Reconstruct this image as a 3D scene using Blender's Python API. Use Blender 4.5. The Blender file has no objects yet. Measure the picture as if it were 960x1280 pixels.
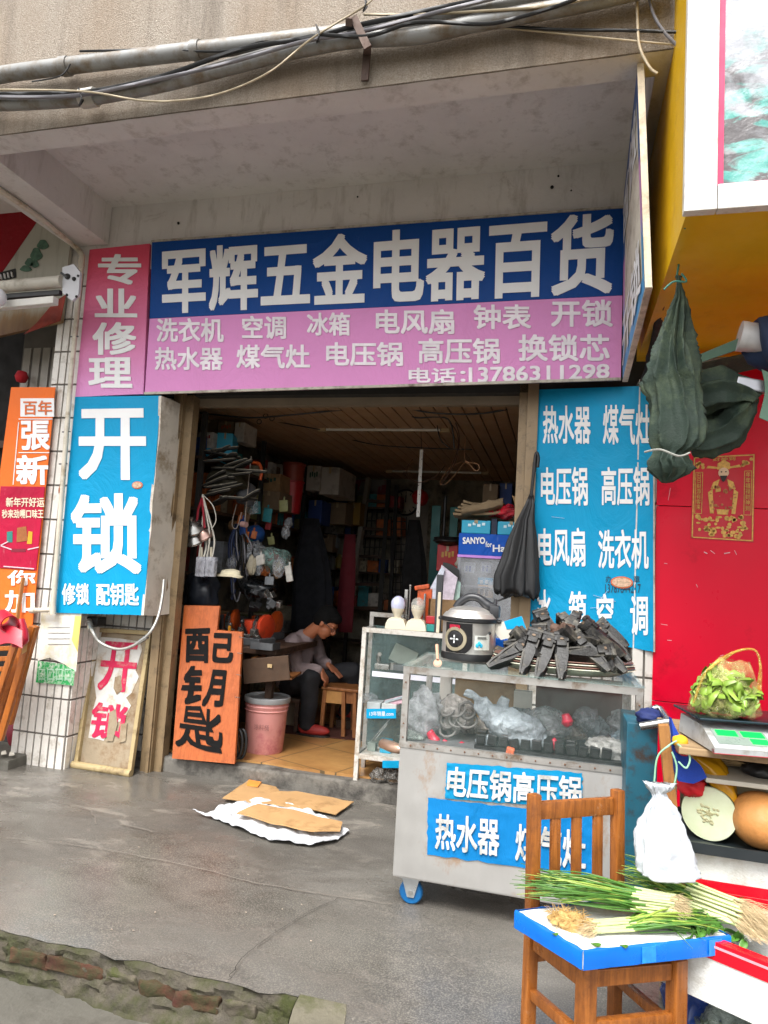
import bpy, bmesh, math, random
from mathutils import Vector, Matrix, Euler, noise
R=math.radians
sc=bpy.context.scene
col=sc.collection
random.seed(7)
# ------------------------------------------------------------------ camera
CAM=Vector((0,-4.4,1.42)); FPX=850.72
AX=Vector((0.96600,0.03429,-0.25627)); AY=Vector((0.24887,0.10747,0.96256)); AZ=Vector((0.06031,-0.99361,0.09536))   # world axes seen by the lens (right, down, forward)
AX=Vector((3240,115,-FPX)).normalized(); AY=Vector((220,95,FPX)).normalized(); AZ=AX.cross(AY).normalized()
def ray(px,py):
    c=Vector((px-480,py-640,FPX)); return Vector((AX.dot(c),AY.dot(c),AZ.dot(c)))
def P(px,py,y=None,z=None,x=None):
    """point of the scene seen at a photo pixel, on the plane y=.. / z=.. / x=.."""
    r=ray(px,py)
    t=(y-CAM.y)/r.y if y is not None else (z-CAM.z)/r.z if z is not None else (x-CAM.x)/r.x
    return CAM+r*t
cd=bpy.data.cameras.new('camera'); cam=bpy.data.objects.new('camera',cd); col.objects.link(cam)
cd.sensor_fit='HORIZONTAL'; cd.sensor_width=36; cd.lens=FPX/960*36; cd.clip_start=.05; cd.clip_end=500
right=Vector((AX.x,AY.x,AZ.x)); down=Vector((AX.y,AY.y,AZ.y)); fwd=Vector((AX.z,AY.z,AZ.z))
m=Matrix((right,-down,-fwd)).transposed().to_4x4(); m.translation=CAM; cam.matrix_world=m
sc.camera=cam
# ------------------------------------------------------------------ light
SUN_EL,SUN_AZ=58,-12      # azimuth measured from -y (the street side) towards +x
w=bpy.data.worlds.new('World'); sc.world=w; w.use_nodes=True
nt=w.node_tree; nt.nodes.clear()
sky=nt.nodes.new('ShaderNodeTexSky'); sky.sky_type='NISHITA'; sky.sun_disc=False
sky.sun_elevation=R(SUN_EL); sky.sun_rotation=R(180-SUN_AZ); sky.dust_density=4; sky.air_density=1; sky.ozone_density=1
hs=nt.nodes.new('ShaderNodeHueSaturation'); hs.inputs['Saturation'].default_value=.10
bg=nt.nodes.new('ShaderNodeBackground'); bg.inputs['Strength'].default_value=.15
wo=nt.nodes.new('ShaderNodeOutputWorld')
nt.links.new(sky.outputs[0],hs.inputs['Color']); nt.links.new(hs.outputs[0],bg.inputs['Color']); nt.links.new(bg.outputs[0],wo.inputs[0])
sl=bpy.data.lights.new('sun','SUN'); sl.energy=1.3; sl.angle=R(28); sl.color=(1,.97,.92)
so=bpy.data.objects.new('sun',sl); col.objects.link(so)
az=R(SUN_AZ); d=Vector((math.sin(az)*math.cos(R(SUN_EL)),-math.cos(az)*math.cos(R(SUN_EL)),math.sin(R(SUN_EL))))
so.rotation_euler=d.to_track_quat('Z','Y').to_euler(); so.location=(0,-6,9)
vs=sc.view_settings; vs.view_transform='Standard'; vs.look='None'; vs.gamma=1; vs.use_curve_mapping=False; vs.exposure=1.36
sc.cycles.use_denoising=True; sc.cycles.max_bounces=8; sc.cycles.transparent_max_bounces=16; sc.cycles.caustics_reflective=False; sc.cycles.caustics_refractive=False
# ------------------------------------------------------------------ materials
MATS={}
def srgb(h):
    if isinstance(h,str):
        v=[int(h[i:i+2],16)/255 for i in (0,2,4)]
        return tuple(((c+.055)/1.055)**2.4 if c>.04045 else c/12.92 for c in v)
    return h
class NB:
    def __init__(s,name):
        s.m=bpy.data.materials.new(name); s.m.use_nodes=True; s.t=s.m.node_tree; s.t.nodes.clear()
        s.out=s.t.nodes.new('ShaderNodeOutputMaterial'); s.b=s.t.nodes.new('ShaderNodeBsdfPrincipled'); s.t.links.new(s.b.outputs[0],s.out.inputs[0])
        s.co=s.t.nodes.new('ShaderNodeTexCoord')
    def n(s,t,**k):
        o=s.t.nodes.new(t)
        for a,v in k.items(): setattr(o,a,v)
        return o
    def l(s,a,b): s.t.links.new(a,b)
    def vec(s,scale=(1,1,1),rot=(0,0,0),src='Object',loc=(0,0,0)):
        mp=s.n('ShaderNodeMapping'); mp.inputs['Scale'].default_value=scale; mp.inputs['Rotation'].default_value=rot; mp.inputs['Location'].default_value=loc
        s.l(s.co.outputs[src],mp.inputs[0]); return mp.outputs[0]
    def noise(s,scale,vec=None,detail=5,rough=.6,dist=0):
        o=s.n('ShaderNodeTexNoise'); o.inputs['Scale'].default_value=scale; o.inputs['Detail'].default_value=detail; o.inputs['Roughness'].default_value=rough; o.inputs['Distortion'].default_value=dist
        s.l(vec if vec is not None else s.vec(),o.inputs['Vector']); return o.outputs['Fac']
    def ramp(s,fac,stops,interp='LINEAR'):
        o=s.n('ShaderNodeValToRGB'); e=o.color_ramp.elements; o.color_ramp.interpolation=interp
        while len(e)<len(stops): e.new(.5)
        for i,(p,c) in enumerate(stops):
            e[i].position=p; c=srgb(c) if isinstance(c,str) else (c,c,c) if not isinstance(c,tuple) else c; e[i].color=(*c,1)
        s.l(fac,o.inputs[0]); return o.outputs[0]
    def mix(s,fac,a,b,mode='MIX'):
        o=s.n('ShaderNodeMix',data_type='RGBA',blend_type=mode)
        for k,v in ((0,fac),(6,a),(7,b)):
            if hasattr(v,'node'): s.l(v,o.inputs[k])
            elif k==0: o.inputs[0].default_value=v
            else: o.inputs[k].default_value=(*srgb(v),1)
        return o.outputs[2]
    def bump(s,h,strength=.3,dist=.01):
        o=s.n('ShaderNodeBump'); o.inputs['Strength'].default_value=strength; o.inputs['Distance'].default_value=dist
        s.l(h,o.inputs['Height']); s.l(o.outputs[0],s.b.inputs['Normal'])
    def base(s,c):
        if hasattr(c,'node'): s.l(c,s.b.inputs['Base Color'])
        else: s.b.inputs['Base Color'].default_value=(*srgb(c),1)
    def rough(s,r):
        if hasattr(r,'node'): s.l(r,s.b.inputs['Roughness'])
        else: s.b.inputs['Roughness'].default_value=r
def scale_c(c,k): return tuple(min(1,v*k) for v in srgb(c))
def mat(name,c,rough=.6,metal=0,var=.18,vs=6,bump=.0,bs=60,dirt=None,stretch=(1,1,1),spec=.5,trans=0,alpha=None,emit=None,sss=0,rvar=.1):
    """procedural surface: base colour with mottling, optional dirt (colour, amount, scale), bump"""
    if name in MATS: return MATS[name]
    n=NB(name); v=n.vec(stretch)
    f=n.noise(vs,v)
    cc=n.ramp(f,[(.25,scale_c(c,1-var)),(.75,scale_c(c,1+var))])
    if dirt:
        g=n.noise(dirt[2],v,detail=8,rough=.7)
        cc=n.mix(n.ramp(g,[(.62-dirt[1]*.35,0.0),(.75-dirt[1]*.2,1.0)]),cc,dirt[0])
    n.base(cc); n.b.inputs['Metallic'].default_value=metal
    n.rough(n.ramp(n.noise(vs*2.3,v),[(.3,max(.03,rough-rvar)),(.7,min(1,rough+rvar))]))
    n.b.inputs['Specular IOR Level'].default_value=spec
    if bump: n.bump(n.noise(bs,v,detail=4),bump)
    if sss: n.b.inputs['Subsurface Weight'].default_value=sss; n.b.inputs['Subsurface Radius'].default_value=(.03,.02,.015)
    if emit: n.b.inputs['Emission Color'].default_value=(*srgb(emit[0]),1); n.b.inputs['Emission Strength'].default_value=emit[1]
    if alpha is not None: n.b.inputs['Alpha'].default_value=alpha
    MATS[name]=n.m; return n.m
def wood(name,c,c2,axis=2,scale=1.0,rough=.4,grain=14):
    if name in MATS: return MATS[name]
    n=NB(name); s=[grain,grain,grain]; s[axis]=grain*.07; s=[x*scale for x in s]
    f=n.noise(3,n.vec(tuple(s)),detail=6,rough=.65,dist=.6); g=n.noise(1.2,n.vec((2,2,2)))
    cc=n.mix(n.ramp(g,[(.3,0.0),(.8,.45)]),n.ramp(f,[(.3,c2),(.62,c)]),scale_c(c,.75))
    wn=n.noise(6,n.vec((1,1,1)),detail=9,rough=.75); cc=n.mix(n.ramp(wn,[(.5,0.0),(.66,.55)]),cc,scale_c(c2,.55)); cc=n.mix(n.ramp(n.noise(2.6,n.vec(tuple(x*2.2 for x in s)),detail=4),[(.55,0.0),(.7,.5)]),cc,scale_c(c2,.7)); cc=n.mix(n.ramp(n.noise(17,n.vec((1,1,1)),detail=8,rough=.8),[(.62,0.0),(.72,.35)]),cc,'c9b59a')
    n.base(cc); n.rough(n.ramp(wn,[(.4,rough-.06),(.65,rough+.25)])); n.bump(f,.25,.004)
    MATS[name]=n.m; return n.m
def plastic_film(name,c,alpha=.45,rough=.15):
    if name in MATS: return MATS[name]
    n=NB(name); n.base(n.ramp(n.noise(14),[(.3,scale_c(c,.7)),(.7,scale_c(c,1.3))])); n.rough(rough*.7); n.bump(n.noise(16,detail=7,dist=2.2),1.0,.03)
    a=n.ramp(n.noise(11,detail=7,dist=1.8),[(.35,max(0,alpha-.32)),(.65,min(1,alpha+.25))]); n.l(a,n.b.inputs['Alpha'])
    n.b.inputs['Specular IOR Level'].default_value=.8
    MATS[name]=n.m; return n.m
def glass(name='glass',tint=(.24,.31,.29),a=.055,rough=.03):
    if name in MATS: return MATS[name]
    n=NB(name); n.base(tint); n.rough(n.ramp(n.noise(7,detail=8),[(.35,rough),(.7,rough+.12)])); n.l(n.ramp(n.noise(5,detail=9,rough=.75),[(.38,a*.6),(.75,a*2)]),n.b.inputs['Alpha'])
    n.b.inputs['Specular IOR Level'].default_value=.35
    MATS[name]=n.m; return n.m
# ------------------------------------------------------------------ mesh builder
TH={}
class B:
    def __init__(s): s.bm=bmesh.new()
    def face(s,pts):
        vs=[s.bm.verts.new(p) for p in pts]
        try: s.bm.faces.new(vs)
        except ValueError: pass
        return s
    def box(s,c,size,rot=None,bev=0,taper=None):
        """box centred on c"""
        mtx=Matrix.Translation(Vector(c))@((Euler(rot).to_matrix() if not isinstance(rot,Matrix) else rot).to_4x4() if rot is not None else Matrix())
        g=bmesh.ops.create_cube(s.bm,size=1); vs=g['verts']
        for v in vs:
            t=1
            if taper and v.co.z<0: t=taper
            v.co=Vector((v.co.x*size[0]*t,v.co.y*size[1]*t,v.co.z*size[2]))
        if bev:
            es=list({e for v in vs for e in v.link_edges}); r=bmesh.ops.bevel(s.bm,geom=es,offset=min(bev,min(size)*.45),segments=2,profile=.6,affect='EDGES')
            vs=list({v for f in r['faces'] for v in f.verts}|{v for v in vs if v.is_valid})
        bmesh.ops.transform(s.bm,matrix=mtx,verts=vs); return s
    def bx(s,x0,x1,y0,y1,z0,z1,bev=0): return s.box(((x0+x1)/2,(y0+y1)/2,(z0+z1)/2),(abs(x1-x0),abs(y1-y0),abs(z1-z0)),bev=bev)
    def tube(s,pts,r,n=8,cap=True,smooth=0):
        pts=[Vector(p) for p in pts]
        if smooth and len(pts)>2: pts,r=spline(pts,smooth,r)
        rs=r if isinstance(r,(list,tuple)) else [r]*len(pts)
        rings=[]; up=None
        for i,p in enumerate(pts):
            t=(pts[min(i+1,len(pts)-1)]-pts[max(i-1,0)])
            if t.length<1e-9: t=Vector((0,0,1))
            t.normalize()
            if up is None: up=t.orthogonal().normalized()
            up=(up-t*up.dot(t)); up=up.normalized() if up.length>1e-6 else t.orthogonal().normalized()
            o=t.cross(up); rings.append([s.bm.verts.new(p+(up*math.cos(a)+o*math.sin(a))*rs[i]) for a in [2*math.pi*k/n for k in range(n)]])
        for a,b in zip(rings,rings[1:]):
            for k in range(n): s.bm.faces.new((a[k],a[(k+1)%n],b[(k+1)%n],b[k]))
        if cap: s.bm.faces.new(rings[0][::-1]); s.bm.faces.new(rings[-1])
        return s
    def bar(s,a,b,wd,ht,up=(0,0,1),bev=0):
        a,b=Vector(a),Vector(b); t=(b-a); L=t.length; t.normalize(); u=Vector(up); u=u-t*u.dot(t)
        u=u.normalized() if u.length>1e-5 else t.orthogonal().normalized(); o=t.cross(u)
        return s.box((a+b)/2,(L,wd,ht),Matrix((t,-o,u)).transposed() if Matrix((t,-o,u)).determinant()>0 else Matrix((t,o,u)).transposed(),bev=bev)
    def lathe(s,prof,c=(0,0,0),n=24,rot=None,sx=1,sy=1):
        """prof: list of (r,z)"""
        c=Vector(c); mt=rot.to_matrix() if isinstance(rot,Euler) else rot if rot is not None else Matrix.Identity(3); rings=[]
        for r,z in prof:
            rings.append([s.bm.verts.new(c+mt@Vector((max(r,1e-4)*math.cos(a)*sx,max(r,1e-4)*math.sin(a)*sy,z))) for a in [2*math.pi*k/n for k in range(n)]])
        for a,b in zip(rings,rings[1:]):
            for k in range(n): s.bm.faces.new((a[k],a[(k+1)%n],b[(k+1)%n],b[k]))
        s.bm.faces.new(rings[0][::-1]); s.bm.faces.new(rings[-1]); return s
    def ball(s,c,r,seg=16,rot=None):
        r=r if isinstance(r,(tuple,list)) else (r,r,r)
        g=bmesh.ops.create_uvsphere(s.bm,u_segments=seg,v_segments=max(6,seg//2),radius=1)
        mt=Matrix.Translation(Vector(c))@((Euler(rot).to_matrix().to_4x4()) if rot else Matrix())@Matrix.Diagonal((*r,1))
        bmesh.ops.transform(s.bm,matrix=mt,verts=g['verts']); return s
    def poly(s,pts,depth):
        """n-gon extruded by vector depth"""
        d=Vector(depth); f=[s.bm.verts.new(Vector(p)) for p in pts]; b=[s.bm.verts.new(Vector(p)+d) for p in pts]
        s.bm.faces.new(f); s.bm.faces.new(b[::-1]); n=len(pts)
        for i in range(n): s.bm.faces.new((f[i],b[i],b[(i+1)%n],f[(i+1)%n]))
        return s
    def loft(s,rings,cap=True):
        rv=[[s.bm.verts.new(p) for p in r] for r in rings]; n=len(rv[0])
        for a,b in zip(rv,rv[1:]):
            for k in range(n): s.bm.faces.new((a[k],a[(k+1)%n],b[(k+1)%n],b[k]))
        if cap: s.bm.faces.new(rv[0][::-1]); s.bm.faces.new(rv[-1])
        return s
    def grid(s,f,nu,nv):
        v=[[s.bm.verts.new(f(i/nu,j/nv)) for i in range(nu+1)] for j in range(nv+1)]
        for j in range(nv):
            for i in range(nu): s.bm.faces.new((v[j][i],v[j][i+1],v[j+1][i+1],v[j+1][i]))
        return s
    def noise(s,amp,freq,seed=0,normal=False):
        s.bm.normal_update()
        o=Vector((seed*7.3,seed*3.1,seed*1.7)); mv=[]
        for v in s.bm.verts:
            if normal: mv.append(v.normal*noise.noise(v.co*freq+o)*amp)
            else: mv.append(noise.noise_vector(v.co*freq+o)*amp)
        for v,d_ in zip(s.bm.verts,mv): v.co+=d_
        return s
    def subdiv(s,n=1):
        bmesh.ops.triangulate(s.bm,faces=s.bm.faces[:])
        for _ in range(n): bmesh.ops.subdivide_edges(s.bm,edges=s.bm.edges[:],cuts=1,use_grid_fill=True)
        return s
    def merge(s,d=1e-4): bmesh.ops.remove_doubles(s.bm,verts=s.bm.verts[:],dist=d); return s
    def build(s,name,mt,parent=None,smooth=False,world=True,remesh=0,smoothit=0,thick=0,fixn=True):
        if fixn: bmesh.ops.recalc_face_normals(s.bm,faces=s.bm.faces[:])
        me=bpy.data.meshes.new(name); s.bm.to_mesh(me); s.bm.free()
        if remesh or thick:
            o=bpy.data.objects.new('tmp',me); col.objects.link(o)
            if thick: q=o.modifiers.new('t','SOLIDIFY'); q.thickness=thick; q.offset=0
            if remesh: q=o.modifiers.new('r','REMESH'); q.mode='VOXEL'; q.voxel_size=remesh
            if smoothit: q=o.modifiers.new('s','SMOOTH'); q.factor=.5; q.iterations=smoothit
            dg=bpy.context.evaluated_depsgraph_get(); dg.update(); m2=bpy.data.meshes.new_from_object(o.evaluated_get(dg)); bpy.data.objects.remove(o); bpy.data.meshes.remove(me); me=m2; me.name=name
        o=bpy.data.objects.new(name,me); col.objects.link(o)
        for mm in (mt if isinstance(mt,(list,tuple)) else [mt]): me.materials.append(mm)
        if smooth:
            me.polygons.foreach_set('use_smooth',[True]*len(me.polygons))
            if smooth!=True: me.set_sharp_from_angle(angle=R(smooth))
        if parent is not None:
            o.parent=parent
            if world: me.transform(gmat(parent).inverted())
        elif world:
            cs=[v.co for v in me.vertices]
            lo=Vector([min(c[i] for c in cs) for i in range(3)]); hi=Vector([max(c[i] for c in cs) for i in range(3)])
            b=Vector(((lo.x+hi.x)/2,(lo.y+hi.y)/2,lo.z)); me.transform(Matrix.Translation(-b)); o.location=b
        return o
    def solo(s,name,mt,label,cat,group=None,**k):
        return tag(s.build(name,mt,**k),label,cat,group)
def gmat(o):
    m_=Matrix.LocRotScale(o.location,o.rotation_euler,o.scale)
    return gmat(o.parent)@m_ if o.parent else m_
def tag(o,label=None,cat=None,group=None,kind=None):
    if label: o['label']=label
    if cat: o['category']=cat
    if group: o['group']=group
    if kind: o['kind']=kind
    return o
def thing(name,label,cat,loc=(0,0,0),group=None,rz=0):
    o=bpy.data.objects.new(name,None); col.objects.link(o); o.location=loc; o.rotation_euler=(0,0,rz); o.empty_display_size=.1
    return tag(o,label,cat,group)
def struct(b,name,mt,**k): return tag(b.build(name,mt,**k),kind='structure')
def dup(root,loc,rot=None,label=None,group=None,scale=None):
    r=root.copy(); col.objects.link(r); r.location=loc
    if rot is not None: r.rotation_euler=rot
    if scale: r.scale=(scale,)*3 if not isinstance(scale,tuple) else scale
    if label: r['label']=label
    if group: r['group']=group
    for ch in list(root.children):
        c=ch.copy(); col.objects.link(c); c.parent=r
        for g in ch.children:
            d_=g.copy(); col.objects.link(d_); d_.parent=c
    return r
def spline(pts,k,r=None):
    """Catmull-Rom through pts, k steps per span"""
    out=[];ro=[]; n=len(pts); rs=r if isinstance(r,(list,tuple)) else None
    for i in range(n-1):
        p0,p1,p2,p3=pts[max(i-1,0)],pts[i],pts[i+1],pts[min(i+2,n-1)]
        for j in range(k):
            t=j/k; out.append(.5*((2*p1)+(p2-p0)*t+(2*p0-5*p1+4*p2-p3)*t*t+(3*p1-p0-3*p2+p3)*t**3))
            if rs: ro.append(rs[i]*(1-t)+rs[i+1]*t)
    out.append(pts[-1])
    if rs: ro.append(rs[-1])
    return out,(ro if rs else r)
# ------------------------------------------------------------------ lettering
def glyphs(txt,bold=.022,spacing=1.0,line=1.0):
    """outline lettering, thickened by stacked shifted copies; returns (u,v,layer) and faces"""
    c=bpy.data.curves.new('t','FONT'); c.body=txt; c.resolution_u=3; c.space_character=spacing; c.space_line=line
    o=bpy.data.objects.new('t',c); col.objects.link(o); dg=bpy.context.evaluated_depsgraph_get(); dg.update()
    me=bpy.data.meshes.new_from_object(o.evaluated_get(dg)); bpy.data.objects.remove(o); bpy.data.curves.remove(c)
    bold*=.74; vs=[v.co.copy() for v in me.vertices]; fs=[tuple(p.vertices) for p in me.polygons]; bpy.data.meshes.remove(me)
    if not vs: return [],[]
    x0=min(v.x for v in vs)-bold;x1=max(v.x for v in vs)+bold;y0=min(v.y for v in vs)-bold;y1=max(v.y for v in vs)+bold
    sh=[(0,0)]+([(bold*a,bold*e) for a,e in ((-1,-1),(1,-1),(1,1),(-1,1),(1,0),(-1,0),(0,1),(0,-1))] if bold>0 else [])
    ov,of=[],[]
    for k,(dx,dy) in enumerate(sh):
        b0=len(ov); ov+=[((v.x+dx-x0)/max(x1-x0,1e-6),(v.y+dy-y0)/max(y1-y0,1e-6),k) for v in vs]; of+=[tuple(i+b0 for i in f) for f in fs]
    return ov,of
def text(parent,items,mt,name='lettering',off=(0,-.004,0),wob=0,bold=.022,tear=None):
    """items: (string, quad TL,TR,BR,BL in world). Each item becomes one part"""
    off=Vector(off); od=off.normalized() if off.length else Vector((0,-1,0))
    for it in items:
        b=B(); st,(tl,tr,br,bl)=it[0],it[1]; kw=it[2] if len(it)>2 else {}
        vs,fs=glyphs(st,**{'bold':bold,**kw}); vv=[]
        for u,v,k in vs:
            if wob:
                q=noise.noise_vector(Vector((u*5+len(st),v*9,3.3))); u+=q.x*wob; v+=q.y*wob
            vv.append(b.bm.verts.new((bl*(1-u)+br*u)*(1-v)+(tl*(1-u)+tr*u)*v+off+od*(.00025*k)))
        for f in fs:
            try: b.bm.faces.new([vv[i] for i in f])
            except ValueError: pass
        o=b.build(name,mt,parent,fixn=False)
    return o
def rect(x0,y0,x1,y1,f):
    """axis-aligned world rectangle of a wall plane from a photo box; f(px,py)->point"""
    cx,cy=(x0+x1)/2,(y0+y1)/2; l,r_,t,b=f(x0,cy),f(x1,cy),f(cx,y0),f(cx,y1); c=f(cx,cy)
    return [l+(t-c),r_+(t-c),r_+(b-c),l+(b-c)]
def quad(f,*p): return [f(*q) for q in p]
def slab(f,pts,th,b=None):
    b=b or B(); return b.poly([f(*p) for p in pts],(0,th,0))
def drape(b,rings,nf,n=96,sharp=1.0,ph=0,seed=0,ridge=False):
    """hanging cloth: rings (centre, rx, ry, fold) lofted with nf folds"""
    rr=[]
    for i,(c,rx,ry,am) in enumerate(rings):
        r=[]
        for k in range(n):
            a=2*math.pi*k/n; wv=math.sin(a*nf+ph+.5*noise.noise(Vector((math.cos(a)*2,math.sin(a)*2,i*.35+seed))))
            wv=math.copysign(abs(wv)**sharp,wv) if not ridge else 1-2*abs(math.sin(a*nf*.5+ph+2.4*noise.noise(Vector((math.cos(a)*1.6,math.sin(a)*1.6,i*.045+seed)))))**.55; q=1+am*wv+am*.5*noise.noise(Vector((math.cos(a)*3,math.sin(a)*3,i*(.06 if ridge else .3)+seed*3)))
            r.append(Vector(c)+Vector((math.cos(a)*rx*q,math.sin(a)*ry*q,0)))
        rr.append(r)
    return b.loft(rr)
def lump(b,c,r,seed=0,amp=.25,freq=3,seg=32,rot=None,flat=None):
    """crumpled bag-like lump"""
    t=B(); t.ball((0,0,0),1,seg=seg)
    for v in t.bm.verts:
        q=v.co*freq*.6+Vector((seed*5.1,seed*2.3,seed)); k=1+amp*noise.noise(q)+amp*.6*abs(noise.noise(q*2.3))-amp*.3*abs(noise.noise(q*5))
        v.co*=k
        if flat is not None and v.co.z<-flat: v.co.z=-flat
    rr=r if isinstance(r,(tuple,list)) else (r,r,r)
    mt=Matrix.Translation(Vector(c))@(Euler(rot).to_matrix().to_4x4() if rot else Matrix())@Matrix.Diagonal((*rr,1))
    bmesh.ops.transform(t.bm,matrix=mt,verts=t.bm.verts[:])
    vm={v:b.bm.verts.new(v.co) for v in t.bm.verts}
    for f in t.bm.faces: b.bm.faces.new([vm[v] for v in f.verts])
    t.bm.free(); return b
# ================================================================== setting
def m_stucco():
    n=NB('pebbledash stucco'); v=n.vec(); g=n.noise(140,v,detail=3,rough=.8); h=n.noise(1.3,n.vec((1,1,.35)),detail=7); 
    c=n.ramp(g,[(.3,'82786c'),(.5,'a59a8d'),(.72,'beb4a8')]); st=n.noise(2.2,n.vec((2.5,1,.22)),detail=8,rough=.7)
    c=n.mix(n.ramp(h,[(.42,0.0),(.75,.6)]),c,'8f7458'); c=n.mix(n.ramp(st,[(.5,0.0),(.75,.65)]),c,'5a5046')
    n.base(c); n.rough(.95); n.bump(g,.9,.012); return n.m
def m_plaster():
    n=NB('weathered plaster'); v=n.vec(); f=n.noise(1.6,v,detail=8,rough=.65); g=n.noise(3.5,n.vec((2.5,2.5,.5)),detail=8,rough=.7)
    c=n.ramp(f,[(.3,'cbc8c5'),(.55,'d8d5d2'),(.75,'dedbd8')]); c=n.mix(n.ramp(g,[(.52,0.0),(.72,.6)]),c,'968e84'); c=n.mix(n.ramp(n.noise(5,v,detail=9,rough=.8,dist=1),[(.58,0.0),(.7,.4)]),c,'8d8378')
    n.base(c); n.rough(.9); n.bump(n.noise(30,v),.25,.01); return n.m
def m_ground():
    n=NB('wet stained concrete'); v=n.vec(); a=n.noise(.7,v,detail=9,rough=.6,dist=.3); b=n.noise(2.4,n.vec((1,2.0,1)),detail=10,rough=.72,dist=.6); s=n.noise(160,v,detail=3)
    c=n.ramp(a,[(.3,'4a4743'),(.45,'5b5853'),(.58,'696661'),(.72,'77746e')])
    nearw=n.n('ShaderNodeSeparateXYZ'); n.l(v,nearw.inputs[0]); band=n.ramp(nearw.outputs['Y'],[(0.0,0.0),(.01,0.0)])
    mr=n.n('ShaderNodeMapRange'); mr.inputs[1].default_value=-1.6; mr.inputs[2].default_value=-1.1; n.l(nearw.outputs['Y'],mr.inputs[0])
    sc_=n.mix(n.ramp(b,[(.55,0.0),(.62,.5),(.72,.2)]),c,'9c958b'); dk=n.noise(1.4,n.vec((1,1.8,1),loc=(3,1,0)),detail=10,rough=.72,dist=.5); sc_=n.mix(n.ramp(dk,[(.48,0.0),(.56,.5),(.68,.75)]),sc_,'3a3632')
    c=n.mix(mr.outputs[0],n.mix(n.ramp(n.noise(5,n.vec((1,1.4,1)),detail=10,rough=.75),[(.5,0.0),(.68,.45)]),n.mix(n.ramp(dk,[(.5,0.0),(.62,.45)]),c,'3a3631'),'78716a'),sc_)
    sp=n.noise(26,v,detail=8,rough=.8); c=n.mix(n.ramp(sp,[(.6,0.0),(.74,.25)]),c,'38332f'); c=n.mix(n.ramp(s,[(.45,0.0),(.75,.45)]),c,'aaa294'); c=n.mix(n.ramp(n.noise(240,v,detail=2),[(.6,0.0),(.75,.5)]),c,'2b2825')
    n.base(c); wet=n.noise(.6,n.vec((1,1.7,1),loc=(1.3,.4,0)),detail=7,rough=.6)
    n.rough(n.ramp(wet,[(.42,.16),(.5,.32),(.56,.5),(.7,.72)])); n.bump(n.mix(n.ramp(wet,[(.42,.1),(.56,1.0)]),(.5,.5,.5),n.noise(70,v,detail=8,rough=.8)),.55,.010); n.b.inputs['Specular IOR Level'].default_value=.6; return n.m
STUC=m_stucco(); PLAS=m_plaster(); GRND=m_ground()
ROADM=mat('street concrete','615e56',.7,var=.2,vs=2.5,bump=.3,bs=60,dirt=('45423b',.55,5)); 
MOSSC=mat('mossy concrete','676253',.85,var=.2,vs=6,bump=.5,bs=50,dirt=('4d4e30',.35,7))
MOSSK=mat('mossy kerb mortar','4a443a',.9,var=.5,vs=16,bump=1.0,bs=45,dirt=('31350f',.6,7))
BRICK=mat('old red brick','522b20',.9,var=.45,vs=14,bump=.7,bs=40,dirt=('34351a',.75,10))
TILE=mat('white glazed tile','dcd7cf',.25,var=.05,vs=5,dirt=('a89f90',.25,9)); GROUT=mat('dark grout','716c66',.9,var=.2)
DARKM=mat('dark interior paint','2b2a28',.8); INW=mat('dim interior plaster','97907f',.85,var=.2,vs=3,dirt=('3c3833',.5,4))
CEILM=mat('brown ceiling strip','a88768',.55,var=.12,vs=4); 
BROWNM=mat('bronze shutter track','8a7558',.5,metal=.12,var=.12,dirt=('5a4a38',.3,9)); 
# --- ground, street
b=B(); b.face([(-60,-60,-.155),(60,-60,-.155),(60,8,-.155),(-60,8,-.155)]); struct(b,'road',ROADM,world=False)
b=B()
def pv(u,v):
    x=-9+18*u; y=-2.10+2.2*v; e=max(0,1-v*14); z=.004*noise.noise(Vector((x*1.2,y*1.2,0)))
    if e: y+=e*(.025*noise.noise(Vector((x*2.2,0,1)))+.02*noise.noise(Vector((x*9,0,4)))); z-=e*.012*abs(noise.noise(Vector((x*7,2,2))))
    return Vector((x,y,z))
b.grid(pv,420,60); struct(b,'pavement',GRND,smooth=True,world=False)
for nm,lo_,hi_,mt_ in (('kerb',-.24,0,MOSSK),):
    b=B()
    def kf(u,v):
        x=-9+18*u; top=pv(u,0); z=top.z-.002-(.175)*v; y=-2.105+.012*noise.noise(Vector((x*5,v*3,7)))-.02*v**2-.05*max(0,min(1,(x+1.75)*3))*v**2+.022*noise.noise(Vector((x*14,v*8,1)))+.010*noise.noise(Vector((x*45,v*20,3)))
        return Vector((x,top.y if v==0 else y,z))
    b.grid(kf,700,12); k=struct(b,nm,mt_,smooth=35,world=False)
    random.seed(12); x=-2.75
    GREYB=mat('grimy grey brick','4d463b',.9,var=.4,vs=16,bump=.8,bs=40,dirt=('3c4018',.5,9))
    i=0
    while x<-1.02:
        L=random.uniform(.13,.25); zc=-.066+.006*random.uniform(-1,1)-.01*(x>-1.5); q=B(); q.box((x+L/2,-2.083,zc),(L-.004,.075,.05+.012*random.random()),rot=(.05,R(random.uniform(-2.5,2.5)),R(random.uniform(-2,2))),bev=.008); q.subdiv(2).noise(.012,30,i).noise(.010,9,i+3)
        q.build('brick',BRICK if i in (1,2,4,5,7,8,10,11) else GREYB,k,smooth=50); x+=L; i+=1
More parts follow.
